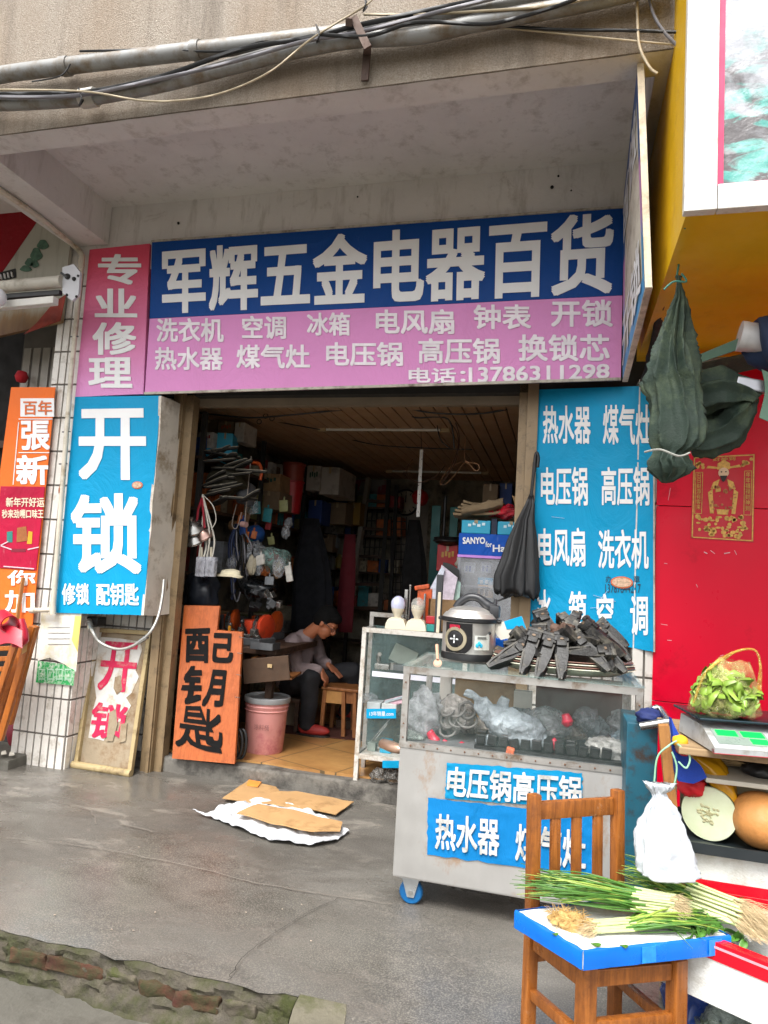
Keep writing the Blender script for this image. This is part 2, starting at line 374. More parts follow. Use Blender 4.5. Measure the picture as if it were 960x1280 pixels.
# ramp to the street on the right
b=B()
def rf(u,v):
    l0,l1=Vector((-.80,-2.085,.004)),Vector((-.66,-3.3,-.10)); l=l0.lerp(l1,v); r_=Vector((6,-2.085,.004)).lerp(Vector((6,-3.3,-.10)),v); p=l.lerp(r_,u**2)
    return p+Vector((.02*noise.noise(Vector((v*9,1,1)))*(1-u),.0,.006*noise.noise(p*3)-(.004 if v==0 else 0)))
b.grid(rf,60,40); struct(b,'ramp',GRND,smooth=True,world=False)
b=B(); b.grid(lambda u,v:rf(0,u)+Vector((-.004-.02*v,0,-.2*v)),30,3); struct(b,'ramp_side',MOSSK,world=False)
b=B(); b.grid(lambda u,v:rf(0,v).lerp(rf(.155+.01*math.sin(v*19)+.02*noise.noise(Vector((v*7,2,0))),v),u)+Vector((0,0,.0045)),14,30); struct(b,'ramp_patch',MOSSC,smooth=True,world=False)
# cracks and slab joints, thin worn sheets
CRK=mat('crack dirt','35312c',.9); JNT=mat('pale joint line','7a736a',.9)
def strip(pts,w_,mt,nm,seed=0):
    b=B(); pp=[Vector(p) for p in pts]; pp,_=spline(pp,10); 
    for i,p in enumerate(pp): p.x+=.012*noise.noise(Vector((i*.5,seed,0))); p.y+=.012*noise.noise(Vector((i*.5,seed,4)))
    vs=[]
    for i,p in enumerate(pp):
        t=(pp[min(i+1,len(pp)-1)]-pp[max(i-1,0)]); t.z=0; t.normalize(); o=Vector((-t.y,t.x,0))*w_*(.5+.5*abs(noise.noise(Vector((i*.7,seed,9)))))
        vs.append((b.bm.verts.new(p+o),b.bm.verts.new(p-o)))
    for a,c in zip(vs,vs[1:]): b.bm.faces.new((a[0],a[1],c[1],c[0]))
    return struct(b,nm,mt,world=False)
G=lambda x,y,z=.009:P(x,y,z=z)
strip([G(285,1225),G(305,1195),G(345,1165),G(385,1140),G(425,1122)],.0022,CRK,'pavement_crack',1)
strip([G(0,1046),G(120,1060),G(240,1083),G(330,1105),G(490,1130)],.003,JNT,'pavement_joint',2)
strip([G(60,1000),G(110,1012),G(120,1030)],.004,JNT,'pavement_scratch',3)
strip([G(150,1030),G(180,1036),G(190,1040)],.005,JNT,'pavement_scratch',4)
b=B(); b.bx(-9,-3.49,-.5,.15,-.1,.07,bev=.012); b.subdiv(3).noise(.012,7,3); struct(b,'step',ROADM,smooth=40)
# --- the shop building
bd=thing('shop_building','grey concrete shop building with deep canopy and dark open front','building',(-1.4,0,0))
b=B(); b.bx(-9,3,-1.552,-1.43,3.706,6.6); b.build('fascia',STUC,bd); b=B()
b.grid(lambda u,v:Vector((-9+12*u,-1.550+.117*v+(.004*noise.noise(Vector((u*90,0,2))) if v<.5 else 0),3.700)),300,1); b.build('fascia_rim',PLAS,bd)
b=B(); b.bx(-9,3,-1.43,-.2,3.99,4.12); b.build('canopy_soffit',PLAS,bd)
b=B(); b.bx(-9,3,-1.432,-1.40,3.702,3.99); b.bx(-3.57,-3.26,-1.43,-.345,3.703,4.0); b.bx(.33,.66,-1.43,-.33,3.703,4.0); b.build('canopy_beam',PLAS,bd)
b=B(); b.bx(-9,3,-.338,-.05,3.5,4.0); b.bx(-9,3,-.336,-.05,4.12,6.6); b.build('upper_wall',PLAS,bd)
b=B(); b.bx(-3.2,.5,-.10,.03,2.64,3.6); b.build('shutter_box',DARKM,bd)
b=B()
b.bx(-2.74,-2.66,-.14,.02,0.0,2.75); b.bx(-2.665,-2.60,-.10,-.02,0.0,2.75); b.bx(-2.69,-2.668,-.155,-.02,0,2.75); b.build('door_track',BROWNM,bd)
b=B(); b.bx(-.29,-.24,-.10,0,.0,2.75); b.bx(-.237,-.17,-.14,.0,0.0,2.75); b.build('door_track',BROWNM,bd)
b=B(); b.bx(-2.75,.3,-.02,0.04,2.585,2.66); b.build('lintel_strip',mat('pale lintel strip','8b7d6c',.6),bd)
# tiled pillars and side walls
def tiles(b,g,o,u,wv,zs,ct=.0625,gap=.012,th=.012):
    """glazed strips on a face: o origin, u direction, wv width; zs row limits"""
    o,u=Vector(o),Vector(u).normalized(); nn=max(1,round(wv/ct)); ct=wv/nn; nrm=Vector((u.y,-u.x,0))
    for i in range(nn):
        for z0,z1 in zs:
            c=o+u*(ct*(i+.5))+nrm*(th/2-.004)+Vector((0,0,(z0+z1)/2)); b.box(c,(ct-gap,th,z1-z0-gap*1.1),rot=(0,0,math.atan2(u.y,u.x)),bev=.002)
rows=[(-.03+.245*i,.215+.245*i) for i in range(15)]
pl=B(); pl.bx(-3.63,-3.205,-.33,.12,-.05,3.5); pil=pl.build('tiled_pillar',GROUT,bd)
t=B(); tiles(t,0,(-3.635,-.332,0),(1,0,0),.43,rows,.062); tiles(t,0,(-3.203,-.332,0),(0,1,0),.30,rows,.062); t.build('pillar_tiles',TILE,pil)
pl=B(); pl.bx(-3.2,-2.74,-.03,.12,-.05,2.65); w1=pl.build('recess_wall',GROUT,bd)
t=B(); tiles(t,0,(-3.2,-.032,0),(1,0,0),.46,rows[:11],.062); t.build('wall_tiles',TILE,w1)
pl=B(); pl.bx(-.17,.565,-.07,.1,-.05,2.65); w2=pl.build('side_wall',GROUT,bd)
t=B(); tiles(t,0,(-.17,-.072,0),(1,0,0),.735,rows[:11],.062); t.build('wall_tiles',TILE,w2)
pl=B(); pl.bx(.40,.54,-.28,-.07,-.05,2.65); w3=pl.build('tiled_pillar',GROUT,bd)
t=B(); tiles(t,0,(.40,-.282,0),(1,0,0),.135,rows[:11],.0675); t.build('pillar_tiles',TILE,w3)
# threshold and interior shell
b=B(); b.bx(-2.9,.35,-.07,.06,-.05,.105,bev=.015); b.subdiv(4).noise(.015,8,2); b.build('threshold',mat('worn threshold cement','6f6b64',.8,var=.25,vs=5,bump=.5,bs=40,dirt=('3d3a36',.5,7)),bd,smooth=40)
def m_floor():
    n=NB('orange floor tile'); br=n.n('ShaderNodeTexBrick'); br.offset=0; br.inputs['Scale'].default_value=1; br.inputs['Brick Width'].default_value=.5; br.inputs['Row Height'].default_value=.5; br.inputs['Mortar Size'].default_value=.006
    n.l(n.vec(rot=(0,0,R(20))),br.inputs['Vector']); f=n.noise(4,detail=8); c=n.ramp(f,[(.3,'94683c'),(.7,'bd9058')])
    for k in ('Color1','Color2'): n.l(c,br.inputs[k])
    br.inputs['Mortar'].default_value=(.12,.08,.04,1); n.base(n.mix(n.ramp(n.noise(2.2,detail=9,rough=.7),[(.5,0.0),(.7,.45)]),br.outputs[0],'6e5232')); n.rough(.3); return n.m
b=B(); b.bx(-3.3,.6,.03,4.2,0,.12); b.build('floor',m_floor(),bd)
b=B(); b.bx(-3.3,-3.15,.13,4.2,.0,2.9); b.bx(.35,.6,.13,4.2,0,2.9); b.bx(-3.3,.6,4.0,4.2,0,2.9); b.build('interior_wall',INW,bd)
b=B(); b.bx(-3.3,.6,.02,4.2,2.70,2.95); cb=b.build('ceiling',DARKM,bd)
b=B()
x=-3.15
while x<.35: b.bx(x+.004,x+.100,.04,4.0,2.682,2.702,bev=.004); x+=.105
b.build('ceiling_strip',CEILM,cb)
# ================================================================== signs on the front
def printed(name,c,rough=.45,fade=None,var=.05):
    """printed vinyl with light creases and sun-bleached mottling"""
    if name in MATS: return MATS[name]
    n=NB(name); cc=n.ramp(n.noise(2.5,detail=6),[(.3,scale_c(c,1-var)),(.7,scale_c(c,1+var))])
    cc=n.mix(n.ramp(n.noise(18,n.vec((1,1,.25)),detail=8,rough=.75),[(.62,0.0),(.8,.25)]),cc,fade or 'c8c8c8')
    n.base(cc); n.b.inputs['Specular IOR Level'].default_value=.22; n.rough(n.ramp(n.noise(5),[(.3,rough),(.7,rough+.15)])); n.bump(n.noise(3.2,n.vec((1,1,.7)),detail=6,rough=.55,dist=1.2),.55,.035); MATS[name]=n.m; return n.m
def gradient_print(name,bottom,top,axis='Z',fade='d0b0c0'):
    n=NB(name); sx=n.n('ShaderNodeSeparateXYZ'); n.l(n.co.outputs['Generated'],sx.inputs[0]); c=n.ramp(sx.outputs[axis],[(.05,bottom),(.9,top)])
    c=n.mix(n.ramp(n.noise(14,n.vec((1,1,.3)),detail=8,rough=.7),[(.6,0.0),(.85,.3)]),c,fade); n.base(c); n.rough(.5); n.bump(n.noise(3.2,detail=6,dist=1.2),.55,.035); return n.m
SF=lambda px,py:P(px,py,y=-.36)
WHITE=mat('white vinyl lettering','ececec',.5,var=.04); FRAME=mat('sign edge batten','b9b2a4',.7,dirt=('6e6557',.4,9))
BLUE=printed('deep blue vinyl','08448e'); CYAN=printed('cyan vinyl','0094c4',fade='74bcd0'); PINK=printed('pink vinyl','dc90c8',fade='e6c0da')
RP=gradient_print('crimson to pink vinyl','d88cc4','d84460')
# main fascia sign
t=thing('shop_sign','wide blue and pink shop name board above the shop opening','sign',SF(480,490))
slab(SF,[(190,302),(781,259),(778,369),(187,398)],.03).build('blue_panel',BLUE,t)
slab(SF,[(187,398.4),(778,369.4),(776,474),(181,492)],.03).build('pink_panel',PINK,t)
b=B(); b.bar(SF(190,302)+Vector((0,-.004,0)),SF(781,259)+Vector((0,-.004,0)),.012,.012); b.bar(SF(181,492)+Vector((0,-.004,0)),SF(776,474)+Vector((0,-.004,0)),.012,.016); b.build('batten',FRAME,t)
text(t,[('军辉五金电器百货',quad(SF,(203,311),(768,264),(765,367),(203,393)),dict(bold=.034,spacing=1.02))],WHITE)
rws=[]
for s_,x0,y0,x1,y1 in (('洗衣机',196,397,280,429),('空调',303,394,358,425),('冰箱',384,390,438,421),('电风扇',470,386,568,419),('钟表',592,380,664,413),('开锁',689,374,766,410),
    ('热水器',194,433,279,464),('煤气灶',296,430,388,462),('电压锅',408,427,504,459),('高压锅',523,422,625,456),('换锁芯',648,417,762,453),('电话：',511,459,582,480)):
    rws.append((s_,rect(x0,y0+1,x1,y1-1,SF),dict(bold=.03)))
rws.append(('13786311298',quad(SF,(586,459.5),(762,455),(762,473),(586,479)),dict(bold=.03)))
text(t,rws,mat('pale pink lettering','ece4ea',.5),name='small_lettering')
# red vertical board
t=thing('side_sign','narrow crimson to pink board with four white characters left of the blue sign','sign',SF(140,495))
slab(SF,[(112,312),(187,304.5),(179,492.5),(94,496)],.032).build('board',RP,t)
text(t,[(c,rect(*r,SF),dict(bold=.034)) for c,r in (('专',(123,318,177,356)),('业',(119,361,172,397)),('修',(116,403,171,444)),('理',(111,447,166,485)))],WHITE)
# cyan lock sign, a boxed board round the pillar
t=thing('lock_sign','tall cyan board with two huge white characters hung on the left pillar','sign',SF(125,768))
b=slab(SF,[(94,496),(201,494.5),(179,769),(69,766)],.02); b.build('board',CYAN,t)
b=B(); p=[SF(*q) for q in ((201.3,495),(179.4,769))]; 
b.poly([p[0]+Vector((.004,0,0)),p[0]+Vector((.03,.30,-.01)),p[1]+Vector((.03,.30,.0)),p[1]+Vector((.004,0,0))],(-.02,0,0)); b.subdiv(4).noise(.012,5,3); b.build('side_wrap',mat('torn weathered wrap','d2cabd',.8,var=.12,dirt=('9a8a74',.35,8)),t,smooth=40)
text(t,[('开',rect(99,511,183,600,SF),dict(bold=.032)),('锁',rect(89,617,177,717,SF),dict(bold=.034)),('修锁',rect(78,729,112,756,SF),dict(bold=.03)),('配钥匙',rect(121,729,174,757,SF),dict(bold=.03))],WHITE)
q=rect(163,600,181,613,SF); c=(q[0]+q[2])/2
def oval(b,c,rx,rz,dy,n=24):
    b.poly([c+Vector((rx*math.cos(a),dy,rz*math.sin(a))) for a in [2*math.pi*k/n for k in range(n)]],(0,.002,0)); return b
stk=oval(B(),c,.042,.026,-.004).build('sticker',mat('orange sticker','c9622f',.5),t); oval(B(),c,.036,.020,-.007).build('sticker_centre',mat('sticker buff','c9a78c',.5,var=.5,vs=90),stk)
# right cyan sign, slightly turned
ra,rb=P(673,487,y=-.12),P(817,482,y=-.31); rn=Vector((rb.y-ra.y,-(rb.x-ra.x),0)).normalized()
def RF(px,py):
    r_=ray(px,py); return CAM+r_*((ra-CAM).dot(rn)/r_.dot(rn))
t=thing('service_sign','tall cyan board listing appliances in white right of the opening','sign',RF(740,800))
b=B(); b.poly([RF(*q) for q in ((673,487),(817,482),(817.5,815),(661.5,785))],-rn*.02); b.build('board',CYAN,t)
b=B(); b.bar(RF(817.5,483)+rn*.003,RF(818,815)+rn*.003,.008,.012,up=rn); b.build('batten',FRAME,t)
its=[]
for s_,x0,y0,x1,y1 in (('热水器',679,507,738.5,555),('煤气灶',754,506,815,556),('电压锅',676.5,584,735,632),('高压锅',752,583.5,812,632),('电风扇',673,660,732,708),('洗衣机',748,662,811,711),('冰',669,737,689,785),('箱',711,739,733,784),('空',746,742,767,789),('调',788,745,810,794)):
    its.append((s_,rect(x0,y0,x1,y1,RF),dict(bold=.026)))
text(t,its,WHITE,off=rn*.004)
text(t,[('13787844217',rect(756.7,730,801,741,RF),dict(bold=.0)),('办',rect(757,719.5,765,728.5,RF),dict(bold=.0)),('章',rect(792,719.5,800,728.5,RF),dict(bold=.0))],mat('black stamp ink','1d2a3a',.6),name='stamped_number',off=rn*.004)
c=RF(777.5,728)+rn*.006
def oval_p(c,rx,rz,o): 
    uu=Vector((-rn.y,rn.x,0)); return B().poly([c+rn*o+uu*rx*math.cos(a)+Vector((0,0,rz*math.sin(a))) for a in [2*math.pi*k/24 for k in range(24)]],-rn*.002)
stk=oval_p(c,.062,.034,0).build('sticker',MATS['orange sticker'],t); oval_p(c,.054,.027,.003).build('sticker_centre',MATS['sticker buff'],stk)
b=B()
for a,c2 in (((742,744),(770,752)),((760,738),(748,753)),((738,760),(766,758)),((690,646),(706,648))):
    b.bar(RF(*a)+rn*.007,RF(*c2)+rn*.007,.001,.003,up=rn)
b.build('scratch',WHITE,t)
# projecting board at the right end
t=thing('projecting_sign','thin projecting board edge on beside the yellow box with pink and blue print','sign',(.3,-1,2.6))
ft,fb,kt,kb=P(796,80,z=3.70),P(808,360,x=.305),Vector((.285,-.42,3.72)),P(779,477,x=.30)
ft=Vector((.25,-1.50,3.69)); b=B(); b.poly([ft,kt,kb,fb],(.022,0.008,0)); b.build('board',mat('projecting sign back','ccc5b6',.7,dirt=('8a8070',.5,6)),t)
o=Vector((-.004,0,0)); n=NB('faded blue pink print'); sx=n.n('ShaderNodeSeparateXYZ'); n.l(n.co.outputs['Generated'],sx.inputs[0]); c1=n.ramp(sx.outputs['Z'],[(.30,'3f8fc0'),(.42,'c382ba'),(.60,'c382ba'),(.64,'1d4a86')],'LINEAR')
n.base(c1); n.rough(.5)
lp=lambda u,v:(fb*(1-u)+kb*u)*(1-v)+(ft*(1-u)+kt*u)*v+o
b=B(); b.face([lp(.02,.01),lp(.99,.01),lp(.99,.99),lp(.02,.99)]); b.build('print',n.m,t)
text(t,[('百货',[lp(.95,.9),lp(.1,.9),lp(.1,.68),lp(.95,.68)]),('开锁',[lp(.95,.3),lp(.1,.3),lp(.1,.05),lp(.95,.05)])],WHITE,off=(-.004,0,0))
b=B(); b.poly([ft+Vector((.022,-.006,0)),fb+Vector((.022,-.006,0)),fb+Vector((-.006,-.008,0)),ft+Vector((-.006,-.008,0))],(0,.004,0)); 
b.poly([fb+Vector((.024,0,-.002)),kb+Vector((.024,0,-.002)),kb+Vector((-.004,0,-.002)),fb+Vector((-.004,0,-.002))],(0,0,.008)); b.build('edge_trim',mat('cream edge trim','d8cdb8',.6,dirt=('9a8e78',.4,8)),t)
# ---- pipes, bracket and cables along the fascia
FP=lambda px,py,y=-1.62:P(px,py,y=y)
PIPE=mat('galvanised conduit','8b8b89',.5,metal=.25,var=.15,vs=5,dirt=('6e5f4d',.45,9)); CB=mat('black cable','1c1c1d',.5); CG=mat('grey cable','77757a',.55); CW=mat('pale wire','b5a78d',.6)
b=B(); b.tube([FP(-60,107),FP(0,94),FP(80,83),FP(240,64),FP(400,46),FP(470,38),FP(560,22),FP(700,-6),FP(840,-34)],.041,12,smooth=8); pp=b.build('conduit_pipe',PIPE,smooth=60)
tag(pp,'upper thick grey conduit sagging along the stucco canopy front','pipe','conduits on the canopy front')
[B().tube([FP(x-5,y+.6),FP(x+5,y-.6)],.047,12).build('coupling',PIPE,pp,smooth=40) for x,y in ((82,83),(246,63))]
b=B(); b.tube([FP(-60,130,-1.63),FP(0,130,-1.63),FP(60,127,-1.63),FP(115,122,-1.63),FP(200,106,-1.63),FP(290,83,-1.63),FP(360,65,-1.63),FP(440,50,-1.64),FP(520,45,-1.64),FP(600,28,-1.64),FP(720,6,-1.64),FP(830,-20,-1.64)],.036,12,smooth=8); pp=b.build('conduit_pipe',PIPE,smooth=60)
tag(pp,'lower grey conduit with a pale collar drooping below the upper one','pipe','conduits on the canopy front')
q=B(); q.tube([FP(102,124,-1.63),FP(120,121,-1.63)],.046,12); q.build('collar',mat('pale pvc','b9b5ac',.5),pp,smooth=40)
t=thing('cable_bracket','rusty steel bracket holding the cables on the canopy front','bracket',FP(455,60,-1.555))
b=B(); b.bar(FP(442,22,-1.70),FP(460,60,-1.70),.035,.012,up=(0,-1,0)); b.bar(FP(459.5,57,-1.70),FP(459,68,-1.57),.035,.012); b.bar(FP(459,64,-1.575),FP(456,101,-1.575),.035,.012,up=(0,-1,0)); b.bar(FP(440,26,-1.56),FP(436,28,-1.72),.03,.03); b.build('strap',mat('rusty steel','5b4a42',.7,metal=.3,var=.3,vs=15),t); 
b=B(); b.ball(FP(457,94,-1.575),.008,8); b.build('bolt',MATS['rusty steel'],t)
cabs=[([(-20,118),(60,117),(115,114),(200,96),(300,62),(380,48),(455,30),(600,0),(700,-14)],.012,CB,'black cable looping over the conduits near the sign end',-1.68),
([(-20,121),(90,120),(180,103),(280,80),(380,52),(450,40),(560,12),(650,-10)],.010,CG,'grey cable bundled along the lower conduit',-1.69),
([(-20,112),(100,114),(180,126),(240,124),(290,112),(340,88),(390,48),(455,8),(470,-8)],.005,CW,'thin pale wire hanging in a loose loop below the conduits',-1.71),
([(400,43),(460,45),(520,28),(600,30),(640,24),(712,2),(740,-16)],.009,CB,'black cable bending upward right of the bracket',-1.70),
([(455,48),(540,28),(620,32),(700,37),(780,38),(846,40)],.007,CB,'black cable running flat to the right canopy corner',-1.60),
([(455,18),(520,18),(600,14),(680,8),(760,-6)],.006,CW,'pale wire stretched along the upper conduit',-1.68),
([(600,32),(700,42),(780,50),(844,56)],.004,CW,'thin tan wire running under the flat black cable',-1.59),
([(796,-10),(797,30),(800,60),(812,84),(822,92)],.006,CW,'stiff white wire hooked down beside the projecting board',-1.60),
([(811,-5),(818,20),(832,42),(848,58)],.007,CG,'short grey cable curving into the right canopy corner',-1.60),
([(100,64),(200,62),(280,64),(340,50),(440,44)],.006,CB,'thin black wire draped on top of the upper conduit',-1.65),
([(40,102),(75,95),(88,80)],.004,CB,'short dark wire end poking up left of the coupling',-1.67)]
for pts,r_,mt_,lb,yy in cabs:
    b=B(); b.tube([FP(x,y,yy) for x,y in pts],r_,6,smooth=8); b.solo('cable',mt_,lb,'cable','cables along the canopy front',smooth=60)
for cx_,cy_,lb in ((100,122,'left end by the pale collar'),(397,43,'bundle left of the bracket'),(455,4,'top of the bracket')): b=B(); b.tube([FP(cx_-2,cy_-12,-1.66),FP(cx_+2,cy_,-1.72),FP(cx_-1,cy_+10,-1.69),FP(cx_+4,cy_+2,-1.66),FP(cx_-2,cy_-12,-1.66)],.004,5,smooth=5); b.solo('cable_tie',CB,'thin wire tie knotted round the cables at the '+lb,'cable tie','wire ties on the cables')
b=B(); [b.ball(P(x,y,y=-.342),r_,8) for x,y,r_ in ((690,234,.011),(698,220,.007),(714,238,.005),(223,279,.010),(447,246,.006))]; o=b.build('bolt_hole',mat('painted hole shade','171412',.9),bd)  # black beads, the shade inside each bolt hole given as their colour
# ================================================================== right neighbour: yellow sign box, red wall
t=thing('neighbour_sign_box','big yellow sign box with a white framed teal poster at upper right','sign box',(1.5,-1.2,2.75))
YEL=mat('yellow sheet metal','dfb010',.4,var=.05,dirt=('b88818',.15,2))
b=B(); b.bx(.385,3,-1.96,-.32,2.755,6); b.build('box',YEL,t)
YF=lambda px,py:P(px,py,y=-1.995)
c0=YF(855,264); x0=c0.x; z0=c0.z
b=B(); WM=mat('white sign frame','d6d3cd',.5,dirt=('9c958a',.35,7))
b.bx(x0,x0+.105,-1.995,-1.955,z0,6,bev=.004); b.bx(x0+.107,3,-1.995,-1.955,z0,z0+.09,bev=.004); b.build('frame',WM,t)
b=B(); b.bx(x0+.105,x0+.125,-1.985,-1.957,z0+.09,6); b.bx(x0+.12,3,-1.984,-1.957,z0+.088,z0+.096); b.build('border',mat('magenta border','c0275a',.5),t)
n=NB('teal marble poster'); sx=n.n('ShaderNodeSeparateXYZ'); n.l(n.vec(),sx.inputs[0]); f=n.noise(3.2,n.vec((1,1,1.6),rot=(0,R(35),0)),detail=5,rough=.55,dist=1.8); g=n.noise(2.4,n.vec((1.5,1,3),rot=(0,R(25),0)),detail=7,dist=2.5)
teal=n.mix(n.ramp(g,[(.46,0.0),(.55,1.0)]),n.ramp(f,[(.40,'3f8f86'),(.52,'79b3ab'),(.60,'979597')]),'5a5657'); hgt=n.n('ShaderNodeMath',operation='ADD'); n.l(sx.outputs['Z'],hgt.inputs[0]); mm=n.n('ShaderNodeMath',operation='MULTIPLY_ADD'); n.l(f,mm.inputs[0]); mm.inputs[1].default_value=1.1; mm.inputs[2].default_value=-.55; n.l(mm.outputs[0],hgt.inputs[1])
n.base(n.mix(n.ramp(hgt.outputs[0],[(.22,0.0),(.5,1.0)]),teal,n.ramp(g,[(.3,'b2b2b8'),(.7,'a2a6ac')]))); n.rough(.35); n.bump(n.noise(6,n.vec((1,1,1)),detail=6),.4,.03)
b=B(); b.grid(lambda u,v:Vector((x0+.126+1.6*u,-1.978+.004*noise.noise(Vector((u*20,v*40,0)))+.004*noise.noise(Vector((u*3,v*70,2)))*max(0,1-u*14),z0+.097+2.6*v)),120,160)
po=b.build('poster',n.m,t,smooth=True,world=False); po.data.transform(Matrix.Translation((-x0,0,-z0-.09))); po.location=Vector((x0,0,z0+.09))-t.location
REDM=mat('glossy red panel','d8002c',.35,var=.05,vs=2,dirt=('b0001c',.15,3),spec=.25)
t=thing('neighbour_wall','glossy red panelled wall of the next shop','wall',(1.8,-.28,0))
RY=-.30; W=lambda px,py:P(px,py,y=RY)
xl=W(819,700).x; zs=[-.1,W(819,876).z,W(822,632).z,2.76]
for a,c in zip(zs,zs[1:]): B().bx(xl,3.2,RY,RY+.03,a+.002,c-.002,bev=.002).build('panel',REDM,t)
b=B(); [b.bar(W(x0_,y0_)+Vector((0,-.002,0)),W(x0_+(x1_-x0_)*.7,y0_+(y1_-y0_)*.7),.001,h_*.5) for x0_,y0_,x1_,y1_,h_ in ((838,610,834,632,.004),(880,690,886,693,.012),(888,688,896,694,.006),(905,692,916,690,.010),(918,688,922,696,.006),(830,704,836,705,.006),(826,780,838,782,.005),(834,800,842,801,.006),(870,730,873,736,.005),(900,820,906,818,.006))]; b.build('scuff',mat('pale scuff','d8a8ae',.7),t)
b=B(); b.bx(xl+.01,3.2,RY+.012,RY+.35,-.1,2.76); b.build('backing',DARKM,t)
# the paper wealth poster
pq=[W(866,571),W(944,567),W(942,678),W(863,673)]; pm=lambda u,v:(pq[3]*(1-u)+pq[2]*u)*(1-v)+(pq[0]*(1-u)+pq[1]*u)*v+Vector((0,-.004,0))
GOLD=mat('printed gold','c79a4a',.4,metal=.2,var=.35,vs=60); PR=mat('red poster paper','c4182c',.5,var=.1)
t=thing('paper_poster','red and gold New Year print of a robed official taped to the red wall','poster',pm(.5,0))
b=B(); b.poly([pm(0,0),pm(1,0),pm(1,1),pm(0,1)],(0,.003,0)); b.build('sheet',PR,t)
def pshape(b,pts): b.poly([pm(*p)+Vector((0,-.003,0)) for p in pts],(0,.002,0)); return b
b=B()
for a in ((.015,.01,.985,.022),(.015,.978,.985,.99),(.015,.01,.035,.99),(.965,.01,.985,.99)): pshape(b,[(a[0],a[1]),(a[2],a[1]),(a[2],a[3]),(a[0],a[3])])
for xx in (.05,.83):
    for a in ((xx,.30,xx+.12,.306),(xx,.80,xx+.12,.806),(xx,.30,xx+.01,.806),(xx+.11,.30,xx+.12,.806)): pshape(b,[(a[0],a[1]),(a[2],a[1]),(a[2],a[3]),(a[0],a[3])])
def ell(cx,cy,rx,ry,n=18): return [(cx+rx*math.cos(2*math.pi*k/n),cy+ry*math.sin(2*math.pi*k/n)) for k in range(n)]
[pshape(b,q_) for q_ in ([(.30,.31),(.36,.31),(.33,.60),(.26,.56)],[(.70,.31),(.64,.31),(.67,.60),(.74,.56)],[(.42,.30),(.58,.30),(.60,.36),(.40,.36)],[(.34,.68),(.44,.715),(.40,.60),(.30,.60)],[(.66,.68),(.56,.715),(.60,.60),(.70,.60)],[(.38,.56),(.46,.57),(.46,.61),(.38,.60)])] 
random.seed(3)
for k in range(60):
    cx,cy=random.uniform(.1,.9),random.uniform(.05,.28); pshape(b,ell(cx,cy,random.uniform(.015,.05),random.uniform(.01,.03),8))
for k in range(14): pshape(b,ell(random.uniform(.06,.2) if k%2 else random.uniform(.8,.94),random.uniform(.86,.95),.03,.02,8))
pshape(b,[(.40,.83),(.60,.83),(.60,.90),(.50,.945),(.40,.90)]); pshape(b,[(.22,.85),(.4,.84),(.4,.86),(.25,.88)]); pshape(b,[(.78,.85),(.6,.84),(.6,.86),(.75,.88)])
b.build('gold_print',GOLD,t)
b=B(); b.poly([pm(*q)+Vector((0,-.005,0)) for q in ell(.5,.79,.085,.06)],(0,.0015,0)); b.build('face_print',mat('printed face','d9b99a',.5),t)
b=B(); b.poly([pm(*q)+Vector((0,-.0065,0)) for q in [(.44,.755),(.56,.755),(.53,.70),(.5,.68),(.47,.70)]],(0,.001,0)); [b.poly([pm(*q)+Vector((0,-.0065,0)) for q in ell(x,.80,.014,.008,8)],(0,.001,0)) for x in (.465,.535)]; b.build('beard_print',mat('printed black','1a1412',.5),t)
random.seed(5); b=B()
for k in range(30):
    cx,cy=random.uniform(.3,.7),random.uniform(.34,.64); b.poly([pm(*q)+Vector((0,-.0055,0)) for q in ell(cx,cy,random.uniform(.01,.03),random.uniform(.006,.02),9)],(0,.001,0))
b.build('robe_print',mat('printed dull gold','a86a3a',.5,var=.4,vs=60),t)
def pq4(x0,y0,x1,y1): return [pm(x0,y1),pm(x1,y1),pm(x1,y0),pm(x0,y0)]
text(t,[('\n'.join(s_),pq4(x,.35,x+.075,.79),dict(bold=.01)) for s_,x in (('日日财源有客来',.07),('年年福禄财神到',.85))]+[('财神到',pq4(.32,.93,.68,.972))],GOLD,off=(0,-.005,0),bold=.01)
# ---- green tarpaulin bundle hung from the box corner
TARP=mat('dark green canvas','1f3026',.75,var=.2,vs=7,bump=.35,bs=140,dirt=('46523c',.4,6))
TY=-1.55; T=lambda px,py,y=TY:P(px,py,y=y)
t=thing('tarpaulin','tied dark green canvas bundle hanging from the yellow box','tarpaulin',T(840,600))
rings=[]
prof=((344,844,852,.2),(350,846,851,.3),(358,845,853,.3),(372,842,857,.34),(386,837,860,.36),(400,831,863,.38),(415,825,866,.38),(430,819,868,.38),(445,813,870,.36),(460,808,872,.34),(474,803,874,.32),(484,805,876,.32),(498,809,877,.30),(515,811,879,.28),(532,812,880,.26),(546,813,877,.24),(556,815,870,.22),(563,820,860,.16),(568,818,858,.16),(576,812,861,.2),(586,812,866,.2),(595,818,860,.2),(602,824,848,.2),(607,829,838,.2))
for py,xa,xb,am in prof:
    c=T((xa+xb)/2,py); rx=(T(xb,py)-T(xa,py)).length/2; rings.append((c,rx/(1+am*.5),rx*.62,am))
fine=[]
for a_,b_ in zip(rings,rings[1:]):
    for k in range(3): t_=k/3; fine.append((a_[0].lerp(b_[0],t_),a_[1]*(1-t_)+b_[1]*t_,a_[2]*(1-t_)+b_[2]*t_,a_[3]*(1-t_)+b_[3]*t_))
b=B(); drape(b,[(c,rx,ry,am*1.15) for c,rx,ry,am in fine],9,n=220,ph=.9,seed=2,ridge=True); b.noise(.022,5,2).noise(.005,16,4).noise(.0015,45,3); b.build('hanging_fold',TARP,t,smooth=True)
